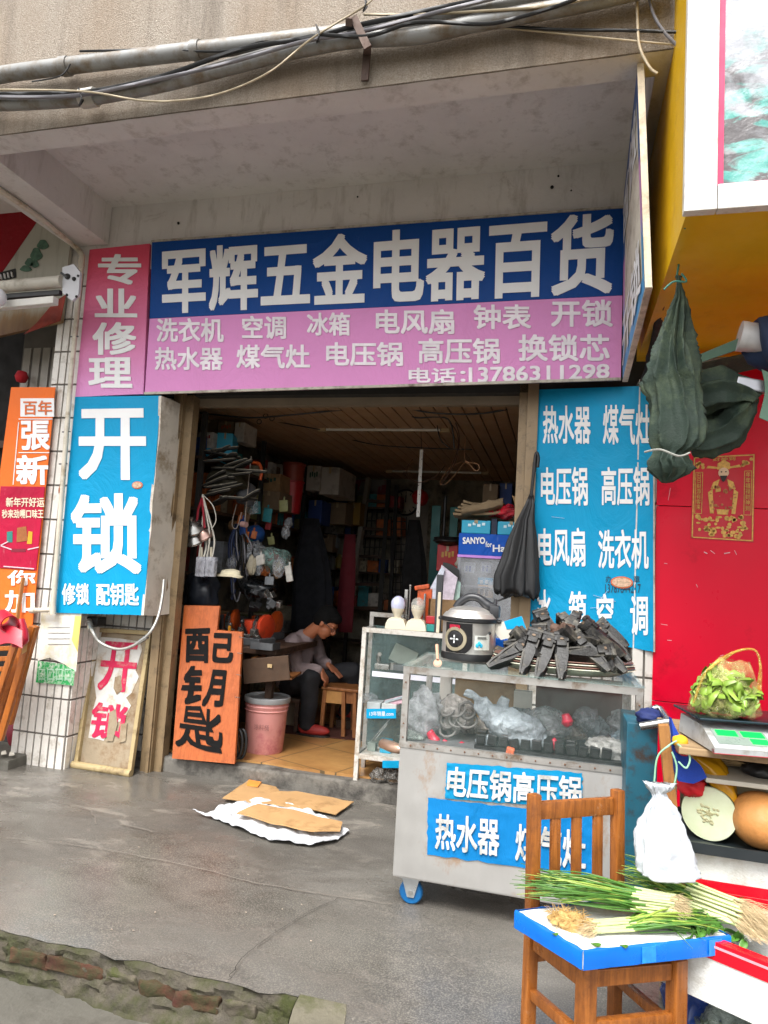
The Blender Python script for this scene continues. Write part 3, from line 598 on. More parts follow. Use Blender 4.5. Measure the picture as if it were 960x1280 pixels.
def wad(pts,rs,seed,yy=-1.40):
    pp,rr=spline([T(x,y,yy+.02*math.sin(i*2+seed)) for i,(x,y) in enumerate(pts)],8,rs); b=B(); rg=[]
    for i,(p,r_) in enumerate(zip(pp,rr)):
        tg=(pp[min(i+1,len(pp)-1)]-pp[max(i-1,0)]).normalized(); u_=tg.cross(Vector((0,1,0))).normalized(); rg.append([p+(u_*math.cos(a)*r_+Vector((0,1,0))*math.sin(a)*r_*.7)*(1+.28*(1-2*abs(math.sin(a*3+seed+.9*noise.noise(Vector((i*.05,math.cos(a),seed)))))**.6)) for a in [2*math.pi*k/90 for k in range(90)]])
    b.loft(rg); b.noise(.016,7,seed).noise(.004,24,seed+2); return b.build('side_bunch',TARP,t,smooth=True)
wad([(856,505),(880,492),(905,486),(928,490),(944,500)],[.075,.085,.075,.055,.03],1); wad([(862,552),(882,548),(905,540),(924,522),(936,506),(944,498)],[.05,.07,.07,.055,.04,.02],4,-1.36); wad([(868,525),(890,522),(912,512),(930,502)],[.06,.06,.05,.03],7,-1.30)
b=B(); b.tube([T(806,565,-1.66),T(825,562,-1.72),T(848,570,-1.73),T(862,566,-1.70)],.004,6,smooth=6); b.build('tie_string',mat('grey string','8f8f88',.8),t)
b=B(); b.tube([T(846,346),T(850,320),T(853,300),P(856,285,z=2.755)],.004,6,smooth=4); b.tube([T(830,362,-1.6),T(842,352,-1.6),T(858,352,-1.6),T(852,342,-1.6)],.004,6,smooth=4); b.tube([T(852,300),T(860,312),T(868,300)],.005,6); b.build('hanging_cord',mat('teal cord','3c7d70',.7),t)
b=B(); b.tube([P(803,478,y=-.36),P(815,440,y=-.6),P(830,380,y=-1.1),P(848,310,y=-1.6),P(853,290,y=-1.75)],[.015,.02,.018,.014,.01],8,smooth=6); b.noise(.02,14,1); b.solo('rolled_awning_edge',mat('grimy black rubber','2a2723',.8),'dark twisted strip along the lower left edge of the yellow box','strip',smooth=50)
# ---- awning roller and arm
t=thing('awning_roller','white capped awning tube with a blue cloth over it at right edge','awning',T(950,440,-1.4))
AW=lambda px,py,y=-1.4:P(px,py,y=y)
b=B(); b.tube([AW(924,420),AW(932,421)],.062,24); b.tube([AW(932,421),AW(958,424)],.060,24); b.tube([AW(958,424),AW(1100,440)],.045,20); b.build('tube',mat('white plastic cap','d2d2d4',.35),t,smooth=40)
b=B(); drape(b,[(AW(962,398),.04,.05,.2),(AW(966,410),.09,.1,.25),(AW(970,432),.10,.11,.3),(AW(966,450),.06,.1,.3),(AW(968,462),.03,.07,.3)],5,seed=4); b.noise(.02,12,3); b.build('blue_cloth',mat('navy cloth','1f2e4a',.8,var=.3),t,smooth=True)
b=B(); b.grid(lambda u,v:AW(868+58*u,446-24*u+v*(10+4*u)+0,-1.4+.2*(1-u)),20,4); b.build('valance',mat('pale green canvas','5f7d6c',.8),t,thick=.006)
b=B(); b.grid(lambda u,v:AW(868+90*u,456-20*u+v*(22),-1.1+.1*v),20,6); b.build('canvas_sheet',TARP,t,thick=.004)
b=B(); b.bar(AW(920,478),AW(1080,508),.03,.05,bev=.006); b.build('arm',mat('ribbed aluminium','9a9ba0',.35,metal=.6),t)
b=B(); b.bar(P(870,455,y=-.5),P(1060,450,y=-.5),.05,.06,bev=.01); b.build('back_bar',MATS['ribbed aluminium'],t)
b=B(); b.grid(lambda u,v:AW(952+14*u+4*math.sin(v*4),462+60*v+u*6,-1.45),6,12); b.build('hanging_flap',MATS['pale green canvas'],t,thick=.005)
# ================================================================== inside the shop
def PD(px,py,y): return P(px,py,y=y)
CARD=mat('brown cardboard','9a7b56',.85,var=.15,vs=8,dirt=('6d5439',.3,6)); CARDD=mat('dusty cardboard','7d6a54',.9,var=.2); WCARD=mat('white carton','b4aea6',.7,var=.08,dirt=('7d756a',.3,6)); CYC=mat('cyan carton','1f9ec0',.5,var=.1); BLK=mat('black plastic','19191a',.45,var=.25); STEEL=mat('scratched steel','a9a8a4',.28,metal=.9,var=.15,vs=9); GREYC=mat('grey casting','5f6163',.5,metal=.5,var=.3,vs=15); ORG=mat('orange enamel','d0561f',.4,var=.15,dirt=('6a3418',.35,9)); REDP=mat('red plastic','b01f26',.4,var=.15); WPL=mat('off-white plastic','c9c4b8',.45,var=.08,dirt=('8d8474',.2,8)); FILM=plastic_film('clear plastic bag','b9bcc0',.4); DKWOOD=wood('dark bench wood','4b3322','2a1b12',0,rough=.6); ORWOOD=wood('orange plywood','bd6330','9c4c20',2,rough=.45,grain=22); STWOOD=wood('worn stool wood','9a6233','6c3f1c',2,rough=.5)
def at(px0,py0,px1,py1,y):
    """centre and size of an upright rectangle at depth y"""
    q=rect(px0,py0,px1,py1,lambda a,b_:P(a,b_,y=y)); return (q[0]+q[2])/2,(q[1]-q[0]).length,(q[0]-q[3]).length
def carton(px0,py0,px1,py1,y,dep,mt,label,name='carton',cat='box',group='cartons stacked inside the shop',rz=0,tape=True,txt=None,tm=None,mark=None):
    c,w_,h_=at(px0,py0,px1,py1,y); t=thing(name,label,cat,(c.x,y+dep/2,c.z-h_/2),group,rz)
    b=B(); b.box((0,0,h_/2),(w_,dep,h_),bev=.006); b.build('body',mt,t,world=False)
    b=B(); b.box((0,0,h_+.0015),(w_*.12,dep*1.002,.003)); b.box((0,-dep/2-.0015,h_*.88),(w_*.12,.003,h_*.24)); b.build('tape',mat('carton tape','a08a68',.35),t,world=False)
    if mark:
        b=B(); [b.box((w_*(-.22+.16*k),-dep/2-.002,h_*.62+.01*(k%2)),(w_*.11,.002,h_*.2)) for k in range(4)]; b.build('print',mat('print '+mark,mark,.6),t,world=False)
    if txt:
        z0,z1=h_*.3,h_*.7; q=[Vector((-w_*.38,-dep/2-.002,z1)),Vector((w_*.38,-dep/2-.002,z1)),Vector((w_*.38,-dep/2-.002,z0)),Vector((-w_*.38,-dep/2-.002,z0))]
        o=text(None,[(txt,q)],tm or WHITE,off=(0,0,0)); o.parent=t
    return t
# --- shelving on the left wall
t=thing('shelf_rack','dark iron shelf rack filling the left wall inside the shop','shelf',(-2.95,1.8,.12))
for zz in (.75,1.35,1.85,2.25): b=B(); b.bx(-3.14,-2.72,.28,3.7,zz,zz+.025); b.build('shelf_board',DKWOOD,t)
for x,y in ((-2.73,.3),(-2.73,1.4),(-2.73,2.5),(-2.73,3.68),(-3.12,.3),(-3.12,3.68)): b=B(); b.bx(x-.018,x+.018,y-.018,y+.018,.12,2.62); b.build('post',DARKM,t)
t=thing('shelf_rack','dark iron shelf rack against the far back wall of the shop','shelf',(-1.6,3.85,.12))
for zz in (.6,1.0,1.45,1.9,2.25): b=B(); b.bx(-3.1,-1.95,3.62,3.97,zz,zz+.025); b.build('shelf_board',DKWOOD,t)
for x in (-3.05,-2.5,-1.97): b=B(); b.bx(x-.02,x+.02,3.6,3.64,.12,2.55); b.build('post',DARKM,t)
# cartons on shelves
carton(322,592,350,614,1.55,.35,CARD,'brown carton with a green mark on the upper left shelf',mark='1d4a3a'); carton(322,614,349,637,1.5,.35,CARDD,'dusty brown carton under the one with a green mark')
carton(383,582,400,613,2.4,.4,WCARD,'white carton end on the high shelf beside a longer carton',mark='1d4a3a'); carton(400,584,424,618,2.45,.6,WCARD,'long pale carton on the high shelf reaching back from the white one')
carton(247,540,266,560,.42,.3,WCARD,'pale carton with red print beside the door jamb on the top shelf',mark='8a3030'); carton(246,560,262,574,.42,.28,CYC,'small cyan carton below the pale one by the left jamb')
carton(293,528,305,552,.7,.25,WCARD,'upright white box standing on top of the goods at the upper left'); carton(266,541,284,572,.5,.25,CYC,'teal carton leaning beside the left jamb under the ceiling',rz=.3)
carton(272,527,292,546,.75,.3,CARDD,'brown carton with orange print tucked under the ceiling at left',mark='b0501f'); carton(250,524,272,541,.8,.3,CARDD,'dark grubby carton touching the ceiling at the left corner')
carton(385,625,402,655,2.6,.3,mat('blue carton','1d3a78',.6),'blue carton below the white cartons on the back left shelf'); carton(410,628,432,655,3.0,.3,CARDD,'olive carton in the gloom of the back left shelf'); carton(433,628,450,656,3.3,.25,mat('yellow carton','8a6a20',.6),'yellow carton in the gloom beside the ladder')
carton(384,690,398,706,2.7,.3,CARDD,'small buff carton low on the dark back shelf'); carton(404,668,416,690,3.3,.2,CARDD,'narrow grey carton on the dark back shelf')
random.seed(21)
for i,(px,py) in enumerate(((408,706),(416,704),(424,702),(412,680),(420,677))):
    c=PD(px,py,3.45); b=B(); b.lathe([(.04,0),(.045,.02),(.045,.12),(.02,.15),(.018,.17)],(c.x,c.y,c.z-.08),14); b.solo('bottle',mat(('amber bottle','grey bottle','ochre bottle')[i%3],('6b4a20','6a6a68','8a7a3a')[i%3],.4),'dim bottle on the back shelf behind the seated man','bottle','bottles on the dark back shelf',smooth=50)
for i,(px,py,cc) in enumerate(((405,740,'a03a2c'),(404,756,'8a4a2a'))):
    c=PD(px,py,2.9); b=B(); b.lathe([(.07,0),(.08,.03),(.08,.14),(.06,.16)],(c.x,c.y,c.z-.08),18); b.solo('tin',mat('tin '+str(i),cc,.4),('red tin with a shiny lid behind the seated man','brown tin under the red one behind the seated man')[i],'tin',smooth=50)
# crowded small stock in the gloom
random.seed(77); STK=[('cream','a59c86'),('grey','7d8084'),('teal','2a7d86'),('brown','7a5a3c'),('red','8e2a2a'),('blue','274a8a'),('white','c2beb6'),('orange','b5602a'),('olive','6a6a3e')]
for zi,(zz,hn) in enumerate(((.775,'low'),(1.375,'middle'),(1.875,'upper'),(2.275,'top'))):
    y=.40
    while y<3.4:
        nm_,cc_=random.choice(STK); wy=random.uniform(.08,.2); hx=random.uniform(.09,.3 if zi<3 else .24); dx=random.uniform(.16,.3)
        if random.random()<.8:
            b=B(); b.box((-2.76-dx/2+random.uniform(-.03,.04),y+wy/2,zz+hx/2+.001),(dx,wy-.008,hx),rot=(0,0,random.uniform(-.12,.12)),bev=.005); o=b.solo('stock_box',mat('stock '+nm_,cc_,.6,var=.35,vs=12,dirt=('4a4236',.35,9)),'%s packet in the crowded row on the %s shelf of the left rack'%(nm_,hn),'box','packets crowded on the left rack')
        y+=wy
for zi,(zz,hn) in enumerate(((1.025,'lowest'),(1.475,'middle'),(1.925,'upper'),(2.275,'top'))):
    x=-3.0
    while x<-2.0:
        nm_,cc_=random.choice(STK); wx=random.uniform(.09,.2); hx=random.uniform(.1,.28)
        if random.random()<.85:
            b=B(); b.box((x+wx/2,3.74,zz+hx/2+.001),(wx-.01,.2,hx),rot=(0,0,random.uniform(-.1,.1)),bev=.005); b.solo('stock_box',mat('stock '+nm_,cc_,.6),'%s packet on the %s shelf against the back wall'%(nm_,hn),'box','packets crowded on the back shelf')
        x+=wx
# stacked red buckets on the shelf
c,w_,h_=at(352,602,378,642,1.9); t=thing('bucket_stack','stack of red plastic buckets on the upper left shelf','bucket',(c.x,c.y,c.z-h_/2))
b=B(); b.lathe([(w_*.40,0),(w_*.48,h_*.95),(w_*.52,h_*.96),(w_*.52,h_)],n=28); b.build('lower_bucket',REDP,t,smooth=50,world=False)
b=B(); b.lathe([(w_*.46,h_*1.0),(w_*.5,h_*1.5),(w_*.54,h_*1.51),(w_*.54,h_*1.56)],n=28); b.build('upper_bucket',mat('rust red plastic','8a3524',.5),t,smooth=50,world=False)
# flat soles stacked with pale edges
random.seed(11)
SOLE=mat('grey brown sole','26231f',.8,var=.4); SOLEP=mat('pale sole edge','8f8878',.7,var=.4,vs=9)
for i in range(20):
    px=268+random.uniform(-8,34)+(i%3)*7; py=563+i*3.4; c=PD(px,py,.32+.02*(i%4)); L=random.uniform(.24,.30)
    t=thing('shoe_sole','flat dark rubber sole with pale edge in the pile at upper left','sole',c,'pile of soles at the upper left',rz=random.uniform(-.5,.3)); t.rotation_euler=(random.uniform(-.1,.35),random.uniform(-.35,.1),random.uniform(-.9,.5))
    pts=[Vector((L*(.5*math.cos(a)),.05*math.sin(a)*(1-.25*math.cos(a)+.2*math.cos(2*a)),0)) for a in [2*math.pi*k/24 for k in range(24)]]
    B().poly(pts,(0,0,.012)).build('sole',SOLE,t,world=False); B().poly([p*1.01+Vector((0,0,.0125)) for p in pts],(0,0,.0035)).build('edge',SOLEP,t,world=False)
b=B(); lump(b,PD(285,600,.5),(.16,.15,.12),3); b.solo('dark_bag',mat('dark olive bag','3a3626',.7,var=.3),'dark olive bag under the pile of soles at upper left','bag',smooth=True)
b=B(); lump(b,PD(308,618,.6),(.08,.09,.09),8); b.solo('grey_bag',mat('grey bag','54565a',.6,var=.3),'grey crumpled bag hanging under the soles at upper left','bag',smooth=True)
b=B(); b.tube([PD(x,y,.7) for x,y in ((316,578),(324,580),(327,590),(325,600))],.014,8,smooth=4); b.solo('pipe_elbow',ORG,'bent orange plastic pipe beside the brown cartons','pipe',smooth=50)
# hanging pan lids, straps, brushes near the jamb
HY=.12
for i,(px,py,r_,lb) in enumerate(((241,660,.070,'shiny steel pan lid hung highest by the left jamb'),(242,674,.066,'steel pan lid hung below the highest one by the left jamb'),(255,669,.058,'reddish steel pan lid hung right of the other two lids'))):
    c=PD(px,py,HY+.02*i); t=thing('pan_lid',lb,'pan lid',c,'pan lids hung by the left jamb'); t.rotation_euler=(R(40),R(8-9*i),0)
    r_*=1.25; b=B(); b.lathe([(r_*1.04,-.01),(r_*1.05,.006),(r_*.97,.012),(r_*.85,.028),(r_*.55,.048),(r_*.2,.060),(r_*.08,.064)],n=28); b.build('dome',STEEL if i<2 else mat('copper tinted steel','a88a80',.3,metal=.9),t,smooth=40,world=False)
    b=B(); b.lathe([(.012,.06),(.008,.075),(.018,.08),(.018,.095),(.008,.1)],n=14); b.build('knob',BLK if i else STEEL,t,smooth=50,world=False)
t=thing('strap_bundle','bundle of white and red hanging straps by the left jamb','strap',PD(258,690,HY))
b=B()
for k,(a,e) in enumerate(((250,252),(254,262),(257,268),(252,258))): b.tube([PD(253,618,HY),PD(a+4,640+k*3,HY+.01*k),PD(e,665+k*5,HY+.015*k),PD(e-3,696,HY)],.007,6,smooth=6)
b.tube([PD(253,618,HY),PD(266,632,HY),PD(270,650,HY),PD(264,662,HY)],.004,6,smooth=6); b.build('white_strap',mat('white strap','cbc6ba',.6),t,smooth=60)
b=B(); b.tube([PD(253,622,HY),PD(248,636,HY),PD(246,652,HY)],.009,6); b.tube([PD(253,622,HY),PD(254,640,HY),PD(256,660,HY)],.009,6); b.build('red_strap',mat('crimson strap','9a1a2c',.6),t)
for i,(px,py) in enumerate(((252,708),(264,706))):
    t=thing('pump_bottle',('clear square brush head on a white handle hung left of its twin','clear square brush head on a white handle hung right of its twin')[i],'brush',PD(px,722,HY-.02),'clear brushes hung by the left jamb')
    c,w_,h_=at(px-6,696,px+6,721,HY-.02); b=B(); b.box(c,(w_,.05,h_),bev=.012); b.build('head',plastic_film('frosted plastic','c2c3cc',.75),t,smooth=40)
    b=B(); b.tube([PD(px,698,HY),PD(px,684,HY)],.010,8); b.build('handle',mat('buff plastic','bfb7a2',.5),t)
c=PD(288,716,.2); b=B(); b.lathe([(.10,0),(.105,.012),(.08,.02),(.075,.045),(.03,.06)],(c.x,c.y,c.z-.03),28,sy=.6); b.noise(.01,14,2); b.solo('scalloped_cap',mat('cream cloth','cfc6aa',.8),'cream scalloped cap hung above the bench','cap',smooth=50)
t=thing('hanging_plug','pale pull cord with a pink round plug hanging from the ceiling','cord',PD(304,656,.45))
b=B(); b.tube([PD(314,570,.45),PD(310,610,.45),PD(306,652,.45)],.004,6,smooth=4); b.tube([PD(296,630,.45),PD(290,655,.45),PD(296,660,.45),PD(302,640,.45)],.003,6,smooth=5); b.build('cord',mat('dusty cord','9a8e84',.7),t)
b=B(); b.tube([PD(302,655,.45),PD(308,656,.43)],.022,16); b.build('plug',mat('dusty pink plastic','a8837c',.6),t)
t=thing('hanging_leads','dark bunch of power leads hanging at the left shelf','cable',PD(300,745,.65)); random.seed(8)
for k in range(15):
    x=284+random.uniform(0,34); e=random.uniform(700,752); b=B(); b.tube([PD(297+random.uniform(-6,6),655,.65),PD(x,680,.63+random.uniform(-.05,.05)),PD(x+random.uniform(-4,4),e-15,.63),PD(x+4,e,.63),PD(x+8,e-12,.63)],.007,6,smooth=4); b.build('lead',(CB,CG,BLK,mat('blue lead','16264a',.5))[k%4],t,smooth=60)
for i,(px,py,r_,lb) in enumerate(((318,692,(.13,.12,.09),'crumpled clear bag of parts on the left shelf'),(343,700,(.12,.12,.10),'teal tinted clear bag of parts right of the crumpled one'),(322,735,(.16,.14,.07),'dark bag of fittings under the clear bags'),(252,745,(.13,.12,.16),'black bag bulging behind the orange board'))):
    b=B(); lump(b,PD(px,py,.75 if i<3 else .3),r_,20+i,.35); b.solo('parts_bag',(FILM,plastic_film('teal film','8fb0a8',.5),mat('black film','1c1f22',.25,var=.4),mat('blue black film','20242c',.35,var=.4))[i],lb,'bag',smooth=True)
b=B(); lump(b,PD(318,668,.9),(.09,.09,.08),31,.15); b.solo('blue_bag',mat('blue film','1f4a86',.4,var=.3),'blue bag on the dim left shelf','bag',smooth=True)
random.seed(4)
for i in range(10):
    px,py=random.uniform(305,360),random.uniform(738,760); c=PD(px,py,.6); b=B(); b.box(c,(random.uniform(.03,.07),.06,random.uniform(.03,.06)),rot=(random.random(),random.random(),random.random()),bev=.006); b.solo('metal_fitting',(GREYC,STEEL,BLK)[i%3],'small metal fitting in the heap on the left shelf','fitting','metal fittings heaped on the left shelf')
random.seed(55)
for i in range(34):
    nm_,cc_=random.choice(STK+[('clear','a9acb0'),('clear','b9bcc0')]); px,py=random.uniform(288,362),random.uniform(632,742); y=random.uniform(.55,.95); c=PD(px,py,y); sx,sz=random.uniform(.04,.09),random.uniform(.06,.13); b=B()
    if i%3: b.box(c,(sx,.02,sz),rot=(random.uniform(-.2,.2),random.uniform(-.25,.25),random.uniform(-.5,.5)),bev=.006); b.box(c+Vector((0,0,sz*.5+.012)),(.012,.004,.03))
    else: lump(b,c,(sx*.6,.03,sz*.6),200+i,.45,seg=20)
    b.solo('hanging_packet',FILM if nm_=='clear' else mat('stock '+nm_,cc_,.6),'small %s packet hanging among the goods at the left shelf end'%nm_,'packet','packets hanging at the left shelf end',smooth=40)
# --- coats, curtain, ladder, clock, rack, doors at the back
def cloth(name,px0,py0,px1,py1,y,mt,label,cat,nf=4,w0=.5,lean=0):
    b=B(); rg=[]
    for k in range(9):
        v=k/8; py=py0+(py1-py0)*v; c=PD((px0+px1)/2+lean*v,py,y); hw=(PD(px1,py,y)-PD(px0,py,y)).length/2*(w0+(1-w0)*min(1,v*2.2)); rg.append((c,hw,hw*.4,.05+.16*v))
    drape(b,rg,nf,n=64,seed=px0); return b.solo(name,mt,label,cat,smooth=True)
cloth('dark_coat',366,648,412,790,2.0,mat('black blue coat','14161d',.9,var=.4),'black coat hanging in the dark behind the seated man','coat',5,.4)
cloth('dark_coat',504,650,532,772,2.4,mat('black coat','121214',.9,var=.4),'black coat hanging beneath the wall clock','coat',4,.5)
cloth('red_curtain',428,668,447,790,2.6,mat('dull red cloth','6e1f2a',.85,var=.25),'long dull red cloth hanging at the back of the shop','curtain',3,.7,lean=-8)
t=thing('ladder','dark wooden ladder with pale edges leaning at the back of the shop','ladder',(-1.9,3.3,.12))
LY=3.3; LA,LB=(461,598,436,772),(486,600,474,772)
for k,q in enumerate((LA,LB)): B().bar(PD(q[0],q[1],LY+.3),PD(q[2],q[3],LY),.05,.07).build('rail',mat('pale ladder edge','8f8a80',.6) if k==0 else DARKM,t)
for v in (.16,.36,.56,.76,.93):
    a=PD(LA[0]+(LA[2]-LA[0])*v,LA[1]+(LA[3]-LA[1])*v,LY+.3-.3*v); c=PD(LB[0]+(LB[2]-LB[0])*v,LB[1]+(LB[3]-LB[1])*v,LY+.3-.3*v); B().bar(a,c,.05,.035).build('rung',DKWOOD,t)
b=B()
for k in range(9): b.bar(PD(459-k*1.2,640+k*11,3.9),PD(484-k*.4,640+k*11,3.9),.02,.012)
for k in range(5): b.bar(PD(460+k*6,632,3.9),PD(452+k*6,742,3.9),.012,.012)
b.solo('wire_rack',DARKM,'dark wire rack behind the leaning ladder','rack')
b=B()
for k in range(13): b.bar(PD(489,652+k*9.5,3.6),PD(508,652+k*9.5,3.6),.012,.010)
for k in range(4): b.bar(PD(489+k*6.3,646,3.6),PD(488+k*6.3,772,3.6),.012,.012)
b.solo('wire_rack',DARKM,'dark wire grid display below the wall clock','rack')
c=PD(507,628,3.95); rr=(PD(524,628,3.95)-PD(491,628,3.95)).length/2
t=thing('wall_clock','round wall clock with dark rim high on the back wall','clock',(c.x,3.97,c.z))
t.rotation_euler=(R(90),0,0)
B().lathe([(rr*.86,.012),(rr*.88,.04),(rr*.97,.05),(rr*1.0,.03),(rr*1.0,.0)],n=40).build('rim',BLK,t,smooth=40,world=False)
B().lathe([(rr*.87,.0),(rr*.87,.015)],n=40).build('dial',mat('clock dial','a79f8d',.5),t,world=False)
b=B(); 
for k in range(12): a=k*math.pi/6; b.box((rr*.72*math.sin(a),rr*.72*math.cos(a),.017),(.012,.035,.003),rot=(0,0,-a))
b.box((0,rr*.3,.018),(.012,rr*.6,.003)); b.box((0,rr*.26,.02),(.016,rr*.5,.003),rot=(0,0,0)); b.build('hands',BLK,t,world=False)
b=B(); c,w_,h_=at(489,612,533,742,3.97); b.box((c.x,3.985,c.z),(w_,.01,h_)); b.solo('pale_panel',mat('pale wall sheet','8d8880',.7),'pale sheet on the back wall behind the clock','panel')
n=NB('floral print'); f=n.noise(4,detail=3); n.base(n.mix(n.ramp(f,[(.5,0.0),(.56,1.0)]),'8a8580','8a1f30')); n.rough(.5)
c,w_,h_=at(445,600,487,640,3.93); b=B(); b.box(c,(w_,.012,h_)); b.solo('wall_poster',n.m,'white print with red blooms high on the back wall','poster')
c,w_,h_=at(425,600,445,628,3.93); b=B(); b.box(c,(w_,.012,h_)); b.solo('wall_poster',n.m,'smaller white and red print left of the ladder top','poster')
for i,(x0,x1,y0,y1) in enumerate(((537,548,632,760),(562,572,634,678))):
    c,w_,h_=at(x0,y0,x1,y1,3.2); b=B(); b.box(c,(w_,.03,h_),bev=.004); b.solo('teal_strip',mat('teal door edge','3f9a9a',.4),('tall teal strip standing at the back right','short teal strip behind the red carton')[i],'strip')
c,w_,h_=at(515,612,536,632,3.0); b=B(); lump(b,c,(.09,.1,.09),5,.2); b.solo('red_bundle',REDP,'red bundle hung beside the wall clock','bundle',smooth=True)
c,w_,h_=at(552,620,558,690,3.4); b=B(); b.tube([c-Vector((0,0,h_/2)),c+Vector((0,0,h_/2))],.02,10); b.solo('pole',mat('dull aluminium','6e6e70',.4,metal=.7),'grey upright pole at the back right of the shop','pole')
carton(546,681,572,714,1.5,.35,mat('red carton','b0141e',.5),'red carton with gold characters left of the display cabinet',mark='c79a4a')
b=B(); lump(b,PD(560,676,1.5),(.13,.12,.04),41,.3); b.solo('black_bag',BLK,'black bag on top of the red carton','bag',smooth=True)
b=B(); lump(b,PD(578,703,.9),(.05,.05,.04),42,.4); b.solo('white_crumple',WPL,'white crumpled paper between red carton and cabinet','paper',smooth=True)
# right inside: shelf mass in the dark
t=thing('shelf_rack','dark shelf rack at the right wall behind the display cabinet','shelf',(.15,1.6,.12))
for zz in (.7,1.2,1.7,2.1): B().bx(-.1,.34,.9,3.6,zz,zz+.025).build('shelf_board',DKWOOD,t)
for y in (.92,2.2,3.58): B().bx(-.1,-.06,y-.02,y+.02,.12,2.6).build('post',DARKM,t)
carton(603,605,622,640,1.6,.3,CARDD,'brown carton high in the dark right corner'); carton(624,604,640,634,1.7,.3,mat('blue carton','1d3a78',.6),'blue carton high in the dark right corner')
# --- lamps, wires
TUBE=mat('fluorescent tube off','d8d6cf',.25,var=.03)
def batten(px0,px1,py,y,lb):
    a,c=PD(px0,py,y),PD(px1,py,y); z=2.672; zc=(a.z+c.z)/2
    t=thing('tube_lamp',lb,'lamp',((a.x+c.x)/2,y,zc),'tube lamps under the ceiling')
    B().bx(a.x,c.x,y-.02,y+.02,zc+.025,zc+.05).build('batten',mat('grimy lamp batten','8d8476',.6),t)
    B().tube([(a.x+.04,y,zc),(c.x-.04,y,zc)],.014,12).build('tube',TUBE,t,smooth=60)
    for x in (a.x,c.x): B().bx(x-.03,x+.045,y-.022,y+.022,zc-.022,zc+.03,bev=.006).build('end_cap',mat('yellowed cap','b09a78',.6),t)
batten(402,556,537,1.13,'tube lamp with yellowed ends nearest the shop front'); batten(486,606,590,3.3,'dim tube lamp at the far end of the ceiling')
c=PD(526,578,1.2); t=thing('hanging_strip','white perforated strip hanging from the ceiling below the near tube lamp','strip',PD(523,645,1.2))
B().bar(PD(527,562,1.2),PD(522.5,646,1.2),.028,.006,up=(0,1,0)).build('strip',mat('white pvc strip','d5d3cf',.4),t)
b=B(); [b.ball(PD(526.5-k*.75,574+k*11,1.195)+Vector((.006*(-1)**k,-.002,0)),.004,8) for k in range(7)]; b.build('hole',BLK,t)
B().tube([PD(526,536,1.2),PD(527,562,1.2)],.003,6).build('wire',CB,t)
WR=mat('brown wire','4a2c1c',.6); 
for pts,r_,y,lb,mt_ in (([(250,516),(310,522),(360,519),(430,512),(485,507),(540,516),(600,517),(655,507)],.007,.5,'dark cable slung across the ceiling just inside the opening',CB),
  ([(486,508),(505,514),(520,522),(560,524),(568,560)],.006,.7,'black cable drooping from the ceiling hook to the right',CB),
  ([(332,526),(350,528),(400,537)],.005,.9,'thin cable running to the left end of the near lamp',CB),
  ([(552,520),(570,538),(572,562),(560,592),(552,604),(556,606)],.004,.9,'pair of reddish wires dangling beside the hanger',WR),
  ([(566,520),(574,545),(570,575),(556,600)],.0035,.9,'thin reddish wire dangling close to the hanger',WR),
  ([(516,574),(509,585),(511,597),(525,603),(545,595),(556,582)],.0035,1.15,'brown wire curled in an open ring round the white strip',WR),
  ([(426,546),(470,556),(530,560),(590,562)],.005,1.6,'slack black wire sagging behind the near lamp',CB),
  ([(545,522),(550,548),(562,560)],.005,1.0,'short black loop right of the white strip',CB)):
    b=B(); b.tube([PD(x,yy,y) for x,yy in pts],r_,6,smooth=7); b.solo('cable',mt_,lb,'cable','wires under the shop ceiling',smooth=60)
b=B(); [b.tube([PD(px,py,.6)+Vector((.02*math.cos(a),0,.02*math.sin(a))) for a in [k*.7 for k in range(10)]],.004,6) for px,py in ((324,527),(340,523),(332,520))]; b.solo('wire_knot',CB,'knot of black wire hanging from the ceiling at left','cable',smooth=60)
b=B(); b.tube([PD(x,y,1.0) for x,y in ((582,545),(581,570),(583,577),(597,580),(599,586),(594,588),(582,578),(570,592),(557,605),(550,603),(562,585),(578,577))],.0035,6,smooth=4); b.solo('wire_hanger',mat('copper hanger','b78a66',.4,metal=.5),'bent wire coat hanger hanging from the ceiling','hanger',smooth=60)
# --- key cutting bench
t=thing('work_bench','worn dark wood bench with an open drawer carrying the key machines','bench',(-2.35,.75,.12))
bz=P(330,802,y=.55).z-.02; BX0,BX1=-2.62,P(358,800,y=.45).x
B().bx(BX0,BX1,.28,1.15,bz-.045,bz,bev=.006).build('top',DKWOOD,t)
for x,y in ((BX1-.05,.32),(BX1-.05,1.1),(BX0+.04,.32),(BX0+.04,1.1)): B().bx(x-.025,x+.025,y-.025,y+.025,.12,bz-.046).build('leg',DKWOOD,t)
c,w_,h_=at(304,822,358,853,.14); dr=B(); dr.box((c.x,.17,c.z+.0),(w_,.022,h_),rot=(0,R(-9),R(12)),bev=.004); dp=dr.build('drawer_front',mat('charred drawer wood','4a3524',.7,var=.3,vs=9),t)
dr=B(); dr.box((c.x-w_/2+.02,.34,c.z-.01),(.018,.36,h_*.9),rot=(0,0,R(10))); dr.box((c.x,.36,c.z-h_*.4),(w_*.92,.36,.012),rot=(0,R(-5),R(10))); dr.build('drawer_box',STWOOD,t)
B().box((c.x+.03,.155,c.z+.03),(.035,.005,.025)).build('paper_scrap',mat('scrap paper','b59b70',.7),dp)
